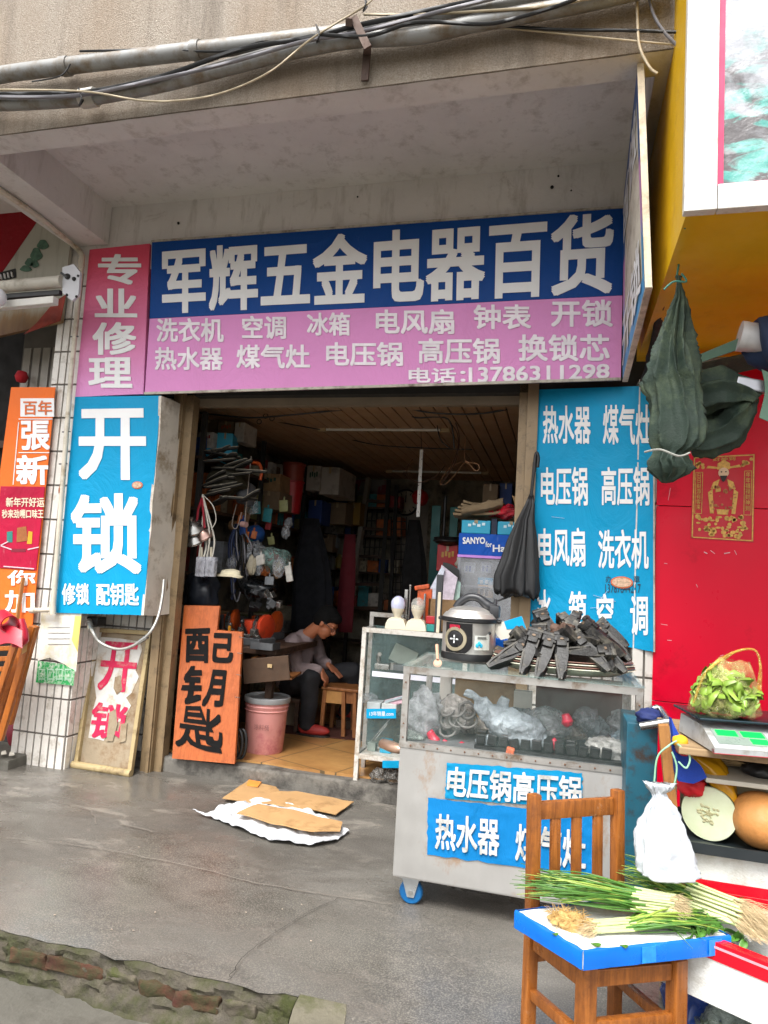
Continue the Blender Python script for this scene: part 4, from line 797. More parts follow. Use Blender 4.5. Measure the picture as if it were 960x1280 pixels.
def keymachine(x,y,rz,lb,cc):
    t=thing('key_machine',lb,'key machine',(x,y,bz),'key cutting machines on the bench',rz)
    B().box((0,0,.03),(.26,.20,.06),bev=.01).build('base',GREYC,t,world=False)
    b=B(); b.box((-.06,.03,.12),(.13,.15,.13),bev=.02); b.build('motor_housing',cc,t,world=False,smooth=30)
    b=B(); b.lathe([(.09,-.012),(.095,-.006),(.095,.02),(.085,.025)],(.08,.02,.14),28,rot=Euler((0,R(90),0))); b.build('wheel_guard',cc,t,world=False,smooth=40)
    b=B(); b.lathe([(.07,-.03),(.072,-.02),(.055,-.015)],(.06,.0,.14),28,rot=Euler((0,R(90),0))); b.build('cutter_wheel',STEEL,t,world=False,smooth=40)
    b=B(); b.tube([(-.10,-.09,.075),(.12,-.09,.075)],.012,10); b.box((-.05,-.09,.105),(.05,.05,.05),bev=.006); b.box((.07,-.09,.105),(.05,.05,.05),bev=.006); b.box((-.05,-.09,.15),(.02,.02,.06)); b.box((.07,-.09,.15),(.02,.02,.07)); b.build('clamp',STEEL,t,world=False,smooth=40)
    b=B(); b.tube([(.0,-.09,.08),(.0,-.15,.17)],.008,8); b.ball((.0,-.155,.18),.018,10); b.build('lever',BLK,t,world=False,smooth=50); return t
keymachine(P(318,790,y=.45).x,.46,R(-15),'key cutting machine with a red wheel guard at the bench edge',mat('red orange enamel','b83a1e',.4,var=.15,dirt=('5a2a18',.35,9)))
keymachine(P(278,775,y=.75).x,.78,R(10),'older orange key machine behind the board on the bench',ORG)
t=keymachine(P(332,765,y=.95).x,.98,R(-5),'third orange key machine further back on the bench',ORG); t.location.z+=.0
b=B(); b.tube([PD(255,735,.3),PD(252,745,.3),PD(244,760,.3),PD(243,775,.3)],.005,6,smooth=5); b.solo('buff_hose',mat('buff hose','a08c62',.6),'thin buff hose drooping behind the orange board','hose')
b=B(); b.bar(PD(278,768,.12),PD(276,800,.12),.02,.02); b.solo('black_bar',BLK,'black upright bar behind the orange board step','bar')
b=B(); b.bar(PD(287,782,.2),PD(287,800,.2),.016,.016); b.solo('screwdriver',mat('amber plastic','d08a2a',.3),'amber screwdriver standing beside the red key machine','screwdriver')
b=B(); b.bar(PD(250,742,.3),PD(251,757,.3),.03,.03,bev=.004); b.solo('chisel',ORG,'short orange red handle sticking up behind the orange board','handle')
c,w_,h_=at(315,792,342,812,.22); t=thing('tray','small metal tray of keys on the bench edge','tray',(c.x,.27,bz)); 
B().bx(c.x-w_/2,c.x+w_/2,.2,.34,bz,bz+.012).build('bottom',STEEL,t); b=B(); b.bx(c.x-w_/2,c.x+w_/2,.196,.2,bz,bz+.05); b.bx(c.x+w_/2,c.x+w_/2+.004,.2,.34,bz,bz+.05); b.build('rim',GREYC,t)
# bucket with lid
g=P(320,943,z=.12); t=thing('bucket','pink plastic bucket with a grey lid under the bench','bucket',(g.x,g.y+.13,.12)); bh=P(322,868,y=g.y+.13).z-.12; br=(P(346,900,y=g.y+.13)-P(297,900,y=g.y+.13)).length/2
PK=mat('pink bucket plastic','c98a84',.5,var=.1,dirt=('a85a62',.35,6))
B().lathe([(br*.86,0),(br*.88,.01),(br*.97,bh*.74),(br*1.02,bh*.76),(br*.98,bh*.78),(br*1.03,bh*.84),(br*.99,bh*.86),(br*1.01,bh*.93)],n=36).build('body',PK,t,smooth=35,world=False)
B().lathe([(br*1.06,bh*.90),(br*1.08,bh*.92),(br*1.08,bh*.99),(br*1.03,bh*1.0),(br*1.0,bh*.965),(br*.1,bh*.96)],n=36).build('lid',mat('grey lid','8e9091',.45),t,smooth=35,world=False)
o=text(None,[('涂料桶',[Vector((-.02,-br*.99-.004,bh*.55)),Vector((.09,-br*.93-.004,bh*.55)),Vector((.09,-br*.93-.004,bh*.45)),Vector((-.02,-br*.98-.004,bh*.45))],dict(bold=0))],mat('faint print','8a5a58',.6),name='print',off=(0,0,0)); o.parent=t
b=B(); [b.tube([P(297,930,y=-.02)+Vector((.0+.02*k,.02*k,0))+Vector((.035*math.cos(a),.0,.095*math.sin(a))) for a in [i*2*math.pi/20 for i in range(21)]],.011,8) for k in range(2)]; b.solo('coiled_hose',BLK,'coil of black hose between the orange board and bucket','hose',smooth=60)
# orange plywood board
bp=lambda px,py:P(px,py,y=-.13+.16*(955-py)/200)
t=thing('key_sign_board','stepped orange plywood board painted 配钥匙 leaning by the opening','sign board',bp(254,953))
pts=[bp(*q) for q in ((230,757),(274.5,758),(271,788),(303,790.5),(293,955),(215,948))]
B().poly(pts,(0,.022,.003)).build('board',ORWOOD,t)
INK=mat('black brush paint','0b0909',.7,spec=.2)
text(t,[('酉',[bp(*q) for q in ((232,786),(263,785),(262,829),(231,828))],dict(bold=.05)),('己',[bp(*q) for q in ((268,791),(294,792),(291,829),(265,828))],dict(bold=.06)),('钅',[bp(*q) for q in ((234,832),(253,832),(253,881),(222,880))],dict(bold=.05)),('月',[bp(*q) for q in ((262,836),(284,838),(279,884),(252,883))],dict(bold=.055)),
  ('是',[bp(*q) for q in ((229,882),(255,883),(280,944),(219,932))],dict(bold=.022)),('匕',[bp(*q) for q in ((259,886),(278,886),(279,937),(257,930))],dict(bold=.06))],INK,name='brush_lettering',wob=.02,off=(0,-.005,.001))
b=B(); [b.bar(bp(x-2,y)+Vector((0,-.004,0)),bp(x+4,y+1)+Vector((0,-.004,0)),.003,.003) for x,y in ((301,796),(299,816),(298,843),(296,871))]; b.build('staple',STEEL,t)
# carpet, wooden box, stool
b=B(); q=[P(352,913,z=.126),P(446,929,z=.126),P(446,948,z=.126),P(322,926,z=.126)]; q=[P(345,915,z=.126),P(455,926,z=.126),Vector((-1.35,1.35,.126)),Vector((-2.35,1.35,.126))]
b.poly([q[0],q[1],q[2],q[3]],(0,0,-.004)); b.solo('door_mat',mat('maroon mat','4a2318',.9,var=.25,vs=30,bump=.3,bs=150),'maroon mat on the floor under the seated man','mat')
c,w_,h_=at(351,878,377,912,1.15); t=thing('wooden_crate','small pale plywood box on the floor behind the seated man\'s leg','box',(c.x,1.3,.12)); B().box((c.x,1.3,.12+h_*.5),(w_,.3,h_),bev=.005).build('body',mat('grey plywood','a3937c',.7,var=.12),t); B().box((c.x,1.3,.12+h_+.004),(w_+.01,.31,.008)).build('lid',STWOOD,t)
b=B(); lump(b,PD(347,893,.95),(.05,.06,.11),51,.3); b.solo('yellow_bag',plastic_film('yellow film','b08a2a',.75),'yellow plastic bag hung on the bench leg','bag',smooth=True)
b=B(); lump(b,PD(333,870,.6)+Vector((.06,0,.0)),(.05,.05,.03),52,.4); b.solo('white_rag',WPL,'white rag tucked behind the bucket lid','rag',smooth=True)
sx0,sx1=P(404,858,y=1.0).x,P(447,862,y=1.0).x; sz=.505
t=thing('wooden_stool','worn wooden stool with a small drawer in front of the seated man','stool',((sx0+sx1)/2,1.13,.12))
B().bx(sx0-.01,sx1+.01,.98,1.28,sz-.025,sz,bev=.008).build('seat',STWOOD,t); B().bx(sx0+.01,sx1-.10,.995,1.01,sz-.13,sz-.03,bev=.003).build('drawer',mat('light drawer wood','b3834a',.5,var=.15,vs=20),t)
b=B(); b.bx(sx0+.02,sx1-.02,1.012,1.25,sz-.12,sz-.026); b.build('apron',STWOOD,t)
for x in (sx0+.02,sx1-.115,sx1-.02):
    for y in (1.0,1.26): B().bar((x,y,sz-.026),(x+(.02 if x>-1.75 else -.01),y,.12),.03,.03).build('leg',STWOOD,t)
# --- display cabinet with header and goods on top
SY=.30
c,w_,h_=at(572,694,658,812,SY); cx=c.x; zb=.12
t=thing('display_cabinet','tall grey display cabinet with a blue header of white brand lettering','cabinet',(cx,SY+.15,zb))
hq=rect(574,666,666,693,lambda a,b_:P(a,b_,y=SY)); x0,x1,zt,zl=hq[0].x,min(hq[1].x,.02),hq[0].z,hq[3].z
B().bx(x0,x1,SY,SY+.3,zl,zt).build('header',printed('royal blue print','0b52b4'),t)
B().bx(x0-.004,x1,SY-.004,SY+.3,zl-.018,zl-.001).build('pink_rail',mat('violet rail','c98ae0',.4),t)
HV=lambda px,py:P(px,py,y=SY-.001)
text(t,[('SANYO',rect(578.5,671.5,606.5,680,HV),dict(bold=.045)),('for',rect(607,677,615,684,HV),dict(bold=.03)),('Haier',rect(616,681,648,690,HV),dict(bold=.03))],WHITE)
b=B(); b.bx(x0,x0+.02,SY,SY+.3,zb,zl-.02); b.bx(x1-.02,x1,SY,SY+.3,zb,zl-.02); b.bx(x0,x1,SY+.28,SY+.3,zb,zl-.02); b.bx(x0,x1,SY,SY+.3,zb,zb+.5); b.bx(x0,x1,SY+.01,SY+.28,P(600,735,y=SY).z,P(600,733,y=SY).z); b.build('carcass',mat('grey cabinet sheet','8f9096',.5),t)
b=B(); b.bx(x0+.02,x1-.02,SY+.002,SY+.006,zb+.5,zl-.02); b.build('glass_front',glass('smoky pane',(.75,.77,.8),.22),t)
for i,(a0,b0,a1,b1,mt_) in enumerate(((580,703,593,716,'batt'),(601,703,614,716,'batt'),(622,703,634,716,'batt'),(597,722,616,731,'cy'),(597,731,616,747,'peach'))):
    c,w_,h_=at(a0,b0,a1,b1,SY+.1); pk=thing('boxed_part',('clear pack of small batteries leftmost in the cabinet','clear pack of small batteries second from left in the cabinet','clear pack of small batteries third from left in the cabinet','cyan card pack in the lower part of the cabinet','peach battery carton under the cyan pack in the cabinet')[i],'pack',(c.x,SY+.13,c.z-h_/2))
    B().box((c.x,SY+.13,c.z),(w_,.05,h_),bev=.004).build('card',mat('pack '+mt_,dict(batt='b4bccb',cy='2a9ac4',peach='d8b08a')[mt_],.5),pk)
    b=B(); [b.box((c.x+dx*w_,SY+.10,c.z-h_*.1),(w_*.2,.015,h_*.55),bev=.004) for dx in (-.25,.1)]; b.build('cell',mat('pack cell '+mt_,dict(batt='1f4a9a',cy='d8e2ea',peach='6a4a30')[mt_],.4),pk)
for i,(a0,a1,lb,tx) in enumerate(((577,613,'cyan carton with white brush lettering left on the display cabinet','如此山泉'),(622,656,'cyan carton half hidden by the umbrella on the display cabinet','超人'))):
    t=carton(a0,650,a1,666.5,SY+.0,.26,CYC,lb,name='cyan_carton',group=None,txt=None,mark='cfe6ee'); zz=t.location; t.location.z=zt+.001
B().bx(P(613.5,650,y=SY).x+.004,P(621,650,y=SY).x,SY+.02,SY+.2,zt+.001,zt+.11).solo('dark_carton',mat('navy carton','14203a',.6),'dark navy box wedged between the two cyan cartons','box')
c=PD(596,640,SY+.1); zz=zt+.125; t=thing('kraft_roll','folded brown kraft paper roll lying on the cyan cartons','paper',(c.x,c.y,zz))
b=B(); 
for k in range(5): b.box((c.x+.02,c.y-.02+.02*k,zz+.012+.018*k),(.34-.02*k,.18,.016),rot=(0,R(-4+3*k),R(4*k-6)),bev=.003)
b.subdiv(3).noise(.012,14,3); b.build('folded_sheet',mat('kraft paper','7d6a50',.85,var=.15,vs=12),t,smooth=40)
b=B(); cc=PD(603,634,SY); 
rg=[]
for k in range(13):
    u=k/12; p=PD(579,640,SY).lerp(PD(629,629,SY),u); rg.append([p+Vector((.006*noise.noise(Vector((a*3,u*4,1))),.06*math.cos(a),.034*math.copysign(abs(math.sin(a))**.6,math.sin(a))+.008*noise.noise(Vector((a*2,u*5,3))))) for a in [2*math.pi*q_/22 for q_ in range(22)]])
b.loft(rg); b.noise(.012,14,2).noise(.006,40,4); b.build('fold',MATS['kraft paper'],t,smooth=30)
b=B(); lump(b,PD(632,640,SY+.05),(.07,.08,.05),61,.4); lump(b,PD(614,640,SY+.05),(.05,.05,.03),62,.4); b.solo('red_bag',plastic_film('red film','e0263a',.85),'crumpled red plastic bag on top of the cyan cartons','bag',smooth=True)
b=B(); lump(b,PD(646,642,SY+.05),(.03,.05,.04),63,.4); b.solo('white_bag',FILM,'small white plastic bag right of the red bag','bag',smooth=True)
c=PD(646,628,SY+.02); b=B(); b.poly([PD(640,619,SY),PD(650,624,SY),PD(650,640,SY),PD(646,640,SY)],(0,.012,0)); b.solo('card_offcut',CARD,'pointed brown card offcut behind the umbrella','card')
# ================================================================== the seated man
MY=1.05
def J(px,py,dy=0): return P(px,py,y=MY+dy)
def caps(b,a,c,r0,r1,n=14,k=5):
    a,c=Vector(a),Vector(c); b.tube([a.lerp(c,i/k) for i in range(k+1)],[r0+(r1-r0)*i/k for i in range(k+1)],n); b.ball(a,r0,14); b.ball(c,r1,14); return b
head=J(408,779); hipc=Vector((J(366,845).x,MY+.06,.50)); neck=J(386,793); chest=Vector((J(372,812).x,MY+.05,J(372,812).z))
shN=Vector((J(374,803).x,MY-.13,J(374,803).z)); shF=Vector((J(378,800).x,MY+.24,J(378,800).z-.01))
elN=Vector((J(380,836).x,MY-.16,J(380,836).z+.01)); wrN=Vector((J(407,838).x,MY-.10,J(407,838).z+.01))
knN=Vector((J(398,847).x-.02,MY-.14,.575)); anN=Vector((J(392,905).x-.01,MY-.13,.20)); 
knF=Vector((J(432,838).x,MY+.26,.60)); anF=Vector((J(436,880,.3).x-.02,MY+.3,.26))
elF=Vector((J(386,832).x,MY+.30,.66)); wrF=Vector((J(403,836).x,MY+.14,.655))
t=thing('person','man in glasses and a taupe sweater with black trousers sitting head bowed','person',(hipc.x,MY,.12))
SKIN=mat('skin','a8694a',.5,var=.1,sss=.1); SWE=mat('taupe knit','8c7c7c',.9,var=.12,vs=30,bump=.4,bs=220); TRO=mat('black trousers','15161b',.8,var=.3); SHOE=mat('dull red slipper','9a2a26',.6,var=.15); HAIR=mat('black hair','0a0909',.8,var=.5,vs=60,bump=.9,bs=160,spec=.2)
# face direction: right (+x), bowed down
fdir=Vector((math.cos(R(-38)),-.12,math.sin(R(-38)))).normalized(); fup=Vector((math.sin(R(38)),0,math.cos(R(38)))); fup=(fup-fdir*fup.dot(fdir)).normalized(); fsd=fdir.cross(fup)
def H(f,u,s): return head+fdir*f+fup*u+fsd*s
FR=Matrix((fdir,fsd,fup)).transposed()
b=B()
def rb(b,c,r): 
    u=B(); u.ball((0,0,0),1,20); bmesh.ops.transform(u.bm,matrix=Matrix.Translation(c)@FR.to_4x4()@Matrix.Diagonal((*r,1)),verts=u.bm.verts[:]); vm={v:b.bm.verts.new(v.co) for v in u.bm.verts}; [b.bm.faces.new([vm[v] for v in f.verts]) for f in u.bm.faces]; u.bm.free()
rb(b,H(-.01,.03,0),(.098,.076,.10)); rb(b,H(.03,-.045,0),(.062,.058,.075)); rb(b,H(.05,-.095,0),(.032,.034,.026)); 
b.tube([H(.085,.02,0),H(.112,-.022,0)],[.009,.016],10); b.ball(H(.104,-.026,0),.015,10)         # nose
rb(b,H(.078,.035,.0),(.018,.05,.010)); rb(b,H(.082,-.058,0),(.013,.024,.007)); rb(b,H(.080,-.070,0),(.012,.020,.007))
for s_ in (-1,1): rb(b,H(.0,-.005,.078*s_),(.018,.009,.032)); rb(b,H(.083,.010,.03*s_),(.010,.014,.009))
caps(b,neck+Vector((-.03,.02,-.02)),H(-.035,-.05,0),.058,.052)
caps(b,chest,neck+Vector((-.03,.02,-.02)),.10,.06); caps(b,hipc,chest,.11,.11); 
for a,c,e,r0,r1,r2 in ((shN,elN,wrN,.045,.036,.024),(shF,elF,wrF,.045,.036,.024)): caps(b,chest+(a-chest)*.6,a,.06,.045); caps(b,a,c,r0,r1); caps(b,c,e,r1,r2)
for a,c,e in ((hipc+Vector((0,-.10,0)),knN,anN),(hipc+Vector((0,.1,0)),knF,anF)): caps(b,a,c,.075,.052); caps(b,c,e,.05,.036); caps(b,e,e+Vector((.02,0,-.05)),.035,.03)
# near hand hangs relaxed from the wrist: palm, four fingers and a thumb
hd=Vector((.55,.05,-.83)).normalized(); hs=Vector((0.1,1,.1)).normalized(); hn=hd.cross(hs).normalized(); pal=wrN+hd*.045
for w_ in (-.026,-.009,.009,.026): caps(b,wrN+hd*.005+hs*w_*.6,wrN+hd*.078+hs*w_,.013,.0105,10,3)
for w_,L in ((-.027,.048),(-.009,.060),(.009,.064),(.026,.054)):
    a=wrN+hd*.078+hs*w_; d1=(hd-hn*.5).normalized(); d2=(hd-hn*1.6).normalized(); a2=a+d1*L*.5; a3=a2+d2*L*.5; caps(b,a,a2,.0095,.009,10,2); caps(b,a2,a3,.009,.0075,10,2)
a=wrN+hd*.03-hs*.028; caps(b,a,a-hs*.025+hd*.03,.012,.0105,10,2); caps(b,a-hs*.025+hd*.03,a-hs*.022+hd*.065+hn*.01,.0105,.008,10,2)
hd2=Vector((.8,-.1,-.5)).normalized()
for w_ in (-.027,-.009,.009,.027): a=wrF+hd2*.0+hs*w_*.7; caps(b,a,a+hd2*.085+hs*w_*.3,.015,.011,10,3); caps(b,a+hd2*.085+hs*w_*.3,a+hd2*.15+hs*w_*.35-Vector((0,0,.015)),.0095,.008,10,2)
caps(b,wrF+hd2*.03-hs*.025,wrF+hd2*.08-hs*.05,.011,.009,10,2)
b.build('body',SKIN,t,smooth=True,remesh=.0055,smoothit=2)
b=B()
rb(b,H(-.025,.052,0),(.104,.087,.092)); rb(b,H(-.055,.005,0),(.07,.083,.085)); rb(b,H(.035,.085,0),(.058,.07,.045)); 
for s_ in (-1,1): rb(b,H(.0,.04,.07*s_),(.035,.02,.05))
b.build('hair',HAIR,t,smooth=True,remesh=.009,smoothit=2)
b=B()
for s_ in (-1,1): 
    c=H(.098,.008,.034*s_); b.tube([c+fsd*.026*math.cos(a)+fup*.019*math.sin(a) for a in [k*2*math.pi/16 for k in range(17)]],.0025,6)
    b.tube([H(.098,.014,.06*s_),H(.05,.016,.078*s_),H(.0,.012,.084*s_)],.0028,6)
b.tube([H(.1,.012,-.009),H(.1,.012,.009)],.0025,6); b.build('glasses',BLK,t,smooth=60)
b=B(); caps(b,hipc+Vector((-.01,0,.04)),chest+Vector((-.03,0,-.02)),.145,.155,18); caps(b,chest+Vector((-.03,0,-.02)),neck+Vector((-.055,.02,-.045)),.15,.085,18); 
for a,c,e in ((shN,elN,wrN),(shF,elF,wrF)):
    caps(b,chest+Vector((-.02,0,.03)),a,.11,.072); caps(b,a,c,.074,.060); caps(b,c,c+(e-c)*.85,.060,.041); b.tube([c+(e-c)*.86,c+(e-c)*.96],[.040,.034],14)
b.tube([hipc+Vector((0,0,-.05)),hipc+Vector((0,0,.06))],[.155,.16],18); b.ball(hipc+Vector((-.03,-.0,.05)),(.16,.19,.12)); b.ball(chest+Vector((-.04,0,-.03)),(.14,.2,.15))
b.noise(.016,9,2).noise(.008,22,5); b.build('sweater',SWE,t,smooth=True,remesh=.011,smoothit=3)
b=B(); b.tube([neck+Vector((-.035,.02,-.04)),neck+Vector((-.025,.02,-.005))],[.075,.066],16); b.build('collar',SWE,t,smooth=True)
b=B(); b.ball(hipc+Vector((.0,0,-.02)),(.15,.19,.11))
for a,c,e in ((hipc+Vector((0,-.10,0)),knN,anN),(hipc+Vector((0,.1,0)),knF,anF)): caps(b,a,c,.105,.080,18); caps(b,c,e,.078,.062,18); b.tube([e,e+Vector((0,0,-.02))],[.064,.07],16)
b.noise(.02,9,4).noise(.008,24,6); b.build('trousers',TRO,t,smooth=True,remesh=.012,smoothit=2)
for e in (anN,anF):
    z=.125 if e is anN else .20
    s_=B(); s_.ball((e.x+.065,e.y,z+.04),(.135,.05,.045)); s_.ball((e.x-.02,e.y,z+.05),(.055,.045,.055)); 
    for v in s_.bm.verts: v.co.z=max(v.co.z,z)
    sh=s_.build('slipper',SHOE,t,smooth=True,remesh=.009,smoothit=2)
    q=B(); q.loft([[Vector((e.x+.055+.145*math.cos(a),e.y+.053*math.sin(a),zz)) for a in [2*math.pi*k/24 for k in range(24)]] for zz in (z-.004,z+.012)]); q.build('sole',BLK,sh)
# the low seat he sits on
b=thing('low_stool','low dark wooden stool hidden beneath the seated man','stool',(hipc.x-.02,MY+.05,.12)); B().bx(hipc.x-.17,hipc.x+.12,MY-.12,MY+.24,.355,.39,bev=.006).build('seat',DKWOOD,b)
for x in (-.15,.10):
    for y in (-.1,.22): B().bx(hipc.x+x-.016,hipc.x+x+.016,MY+y-.016,MY+y+.016,.12,.356).build('leg',DKWOOD,b)
B().bx(anF.x-.06,anF.x+.22,anF.y-.08,anF.y+.12,.122,.192,bev=.006).solo('foot_block',DKWOOD,'dark block under the far foot of the seated man','block')
# ================================================================== glass cases in front
ALU=mat('aged aluminium frame','a8a5a0',.42,metal=.55,var=.12,vs=9,dirt=('7a6a5a',.35,12)); PAINT=mat('chipped white frame','c9c5bd',.5,var=.06,dirt=('8e7f6b',.4,14)); GL=glass()
def m_sheet():
    n=NB('dented stainless sheet'); v=n.vec(); f=n.noise(2.2,n.vec((1,1,.5)),detail=7); g=n.noise(5,n.vec((1,1,.6)),detail=8,rough=.7)
    c=n.ramp(f,[(.3,'9a9894'),(.7,'b7b5b2')]); rm=n.ramp(g,[(.56,0.0),(.66,.7)]); c=n.mix(rm,c,'9c7a58'); n.base(c); n.b.inputs['Metallic'].default_value=.35; n.rough(n.ramp(f,[(.3,.35),(.7,.5)])); n.bump(n.noise(1.8,v,detail=3),.5,.05); return n.m
SHEET=m_sheet()
# --- white framed showcase at the threshold
t=thing('glass_showcase','white framed glass showcase of small parts standing at the threshold','showcase',(-.9,.0,.105))
x0,x1,y0,y1=-1.25,-.55,-.02,.24; zt=1.085; zb=.107
def fr(b,x,y,z0,z1,s=.028): b.bx(x-s/2,x+s/2,y-s/2,y+s/2,z0,z1)
b=B(); fr(b,x0+.014,y0,zb,zt-.03); fr(b,x1-.014,y0,zb,zt-.03); b.bx(x0,x1,y0-.016,y0+.014,zt-.03,zt); b.bx(x0+.029,x1-.029,y0-.012,y0+.012,.245,.275); b.build('front_frame',PAINT,t)
b=B(); fr(b,x0-.012,y1,zb,zt+.06); fr(b,x1,y1,zb,zt+.06); b.bx(x0-.026,x1+.014,y1-.015,y1+.015,zt+.06,zt+.09); b.bx(x0-.006,x0+.022,y0+.016,y1-.016,zt-.03,zt-.003); b.bx(x0-.006,x0+.022,y0+.016,y1-.016,.245,.275); b.build('rear_frame',ALU,t)
for z in (.81,.54): b=B(); b.bx(x0+.03,x1-.03,y0+.02,y1-.02,z-.006,z); b.build('shelf',GL,t)
b=B(); b.bx(x0+.03,x1-.03,y0-.006,y0-.002,.28,zt-.032); b.build('front_pane',GL,t); b=B(); b.bx(x0+.005,x0+.009,y0+.018,y1-.02,.28,zt-.032); b.build('side_pane',GL,t); b=B(); b.bx(x0+.01,x1-.01,y0+.016,y1-.016,zt-.012,zt-.004); b.build('top_pane',GL,t)
b=B(); b.bx(x0+.03,x1-.03,y0+.014,y1-.016,.255,.272); b.build('bottom_tray',PAINT,t)
b=B(); b.bx(x0+.0,x1,y1-.012,y1-.008,.27,zt); b.build('back_pane',glass('dusty teal glass',(.12,.19,.19),.45,.1),t)
SV=lambda px,py:P(px,py,y=y0-.016)
b=B(); b.bx(P(466,838,y=y0).x,x1,y0-.012,y0-.009,.775,.808); b.build('edge_label',mat('pale lilac edge','d6d4de',.5),t)
q=rect(458,886,495,898,SV); b=B(); b.poly(q,(0,.003,0)); lb=b.build('price_strip',CYAN,t)
text(lb,[('13年销量.com',rect(462,889,492,895,SV),dict(bold=0))],WHITE,off=(0,-.002,0))
q=rect(478,951,500,960,SV); b=B(); b.poly(q,(0,.003,0)); lb=b.build('price_strip',CYAN,t)
# contents
def item(px,py,s,mt,lb,nm='spare_part',cat='part',y=.1,z=None,rot=(0,0,0)):
    c=P(px,py,y=y); zz=z if z is not None else c.z
    t_=thing(nm,lb,cat,(c.x,y,zz)); b=B(); b.box((c.x,y,zz+s[2]/2),s,rot=rot,bev=.004); b.build('body',mt,t_); return t_,c
t_,c=item(480,818,(.10,.09,.035),STEEL,'steel tap body on the top shelf of the white showcase',z=.811)
b=B(); b.tube([(c.x-.03,.08,.84),(c.x-.03,.08,.9),(c.x-.02,.06,.91)],.014,12); b.tube([(c.x+.07,.08,.812),(c.x+.07,.08,.86)],.022,14); b.build('spout',STEEL,t_,smooth=50)
item(500,822,(.07,.08,.04),GREYC,'grey valve on the top shelf of the white showcase',z=.811); item(520,818,(.05,.08,.06),WPL,'white fitting on the top shelf of the white showcase',z=.811)
b=B(); c=P(505,812,y=.16); b.box((c.x,.16,.90),(.17,.01,.12),rot=(R(-20),R(20),0)); b.solo('manual',mat('grey green booklet','8c968a',.6),'grey booklet leaning at the back of the top shelf','booklet')
t_,c=item(494,868,(.16,.10,.012),mat('pink white packet','c8a0ac',.5,var=.4,vs=20),'pink and white packet tilted on the middle shelf of the white showcase',nm='packet',cat='packet',z=.60,rot=(R(20),R(-20),0)); b=B(); b.box((c.x,.09,.621),(.14,.03,.004),rot=(R(20),R(-20),0)); b.build('band',mat('packet stripe','b9c7cc',.5),t_)
t_,c=item(470,880,(.09,.12,.055),mat('pale carton blue','b6bcbd',.6),'pale grey carton at the left of the middle shelf','carton','box',z=.541); t_,c=item(489,880,(.10,.12,.055),mat('pale carton','c4c6c4',.6),'pale grey carton second on the middle shelf','carton','box',z=.541)
b=B(); lump(b,P(462,873,y=.1),(.05,.05,.04),71,.4); b.solo('grey_bag',FILM,'small grey bag on the middle shelf behind the cartons','bag',smooth=True)
item(465,935,(.055,.05,.055),mat('grey green part','8a948c',.5),'grey green square part on the bottom shelf',z=.273); t_,c=item(483,932,(.075,.06,.085),CYC,'cyan box of parts on the bottom shelf','carton','box',z=.273); b=B(); b.box((c.x,.068,.32),(.05,.003,.02)); b.build('label_patch',WPL,t_)
b=B(); b.tube([P(464,926,y=.05),P(488,898,y=.07)],.003,6); b.tube([P(468,926,y=.05),P(484,905,y=.07)],.003,6); b.solo('metal_rod',STEEL,'thin steel rods leaning on the bottom shelf','rod')
c=P(490,930,y=-.1); b=B(); b.lathe([(.012,-.11),(.030,-.09),(.034,0),(.028,.08),(.012,.1)],P(489,933,y=-.25),18,rot=Euler((0,R(88),R(-40)))); 
b.solo('copper_knob',mat('pale copper','b99a86',.35,metal=.6),'pale copper handle jutting between the two glass cases','handle',smooth=50)
for i,(px,py) in enumerate(((473,968),(490,969))):
    b=B(); lump(b,P(px,py,z=.155)+Vector((0,0,-.01)),(.05,.05,.045),75+i,.4,flat=.9); b.solo('bagged_part',plastic_film('smoke film','7a7670',.7),('bagged metal part on the threshold left under the showcase','bagged metal part on the threshold right under the showcase')[i],'bag',smooth=True)
# --- on top of the showcase
TZ=zt+.001
CREAM=mat('cream plastic','d3c9b2',.4,var=.05,sss=.1)
for i,(px0,px1,pyb,ytop,gl,lb) in enumerate(((481,507,783,748,mat('frosted lilac globe','c9cbe2',.2,sss=.2),'cream head and shoulders stand with a frosted globe cap left on the showcase'),(506,532,785,752,glass('clear globe',(.6,.6,.56),.4),'cream head and shoulders stand with a clear globe right on the showcase'))):
    y=.05; xa,xb=P(px0,pyb,y=y).x,P(px1,pyb,y=y).x; cx=(xa+xb)/2+.012; hw=(xb-xa)/2
    t=thing('mannequin_bust',lb,'bust',(cx,y,TZ),'pair of busts on the showcase')
    B().loft([[Vector((cx+sx*hw*k-(.012 if sx<0 else 0)*(1-k),y+sy*.05*k2,TZ+z)) for sx,sy in ((-1,-1),(1,-1),(1,1),(-1,1))] for k,k2,z in ((1,1,0),(.92,.95,.035),(.72,.8,.062),(.40,.5,.075))]).build('shoulders',CREAM,t,smooth=30)
    b=B(); b.lathe([(.026,.05),(.024,.085),(.034,.105),(.042,.125),(.046,.15),(.040,.165)],(cx,y,TZ),20); b.build('neck',CREAM,t,smooth=60)
    B().lathe([(.044,.135),(.048,.155),(.046,.18),(.036,.2),(.018,.213),(.004,.217)],(cx,y,TZ),24).build('globe',gl,t,smooth=70)
def upright(px0,px1,py0,py1,y,mt,lb,nm,cat,dep=.03):
    q=rect(px0,py0,px1,py1,lambda a,b_:P(a,b_,y=y)); xx0,xx1,z1=q[0].x,q[1].x,q[0].z
    return B().bx(xx0,xx1,y,y+dep,TZ+(.0 if y<y1 else 0),z1,bev=.003).solo(nm,mt,lb,cat)
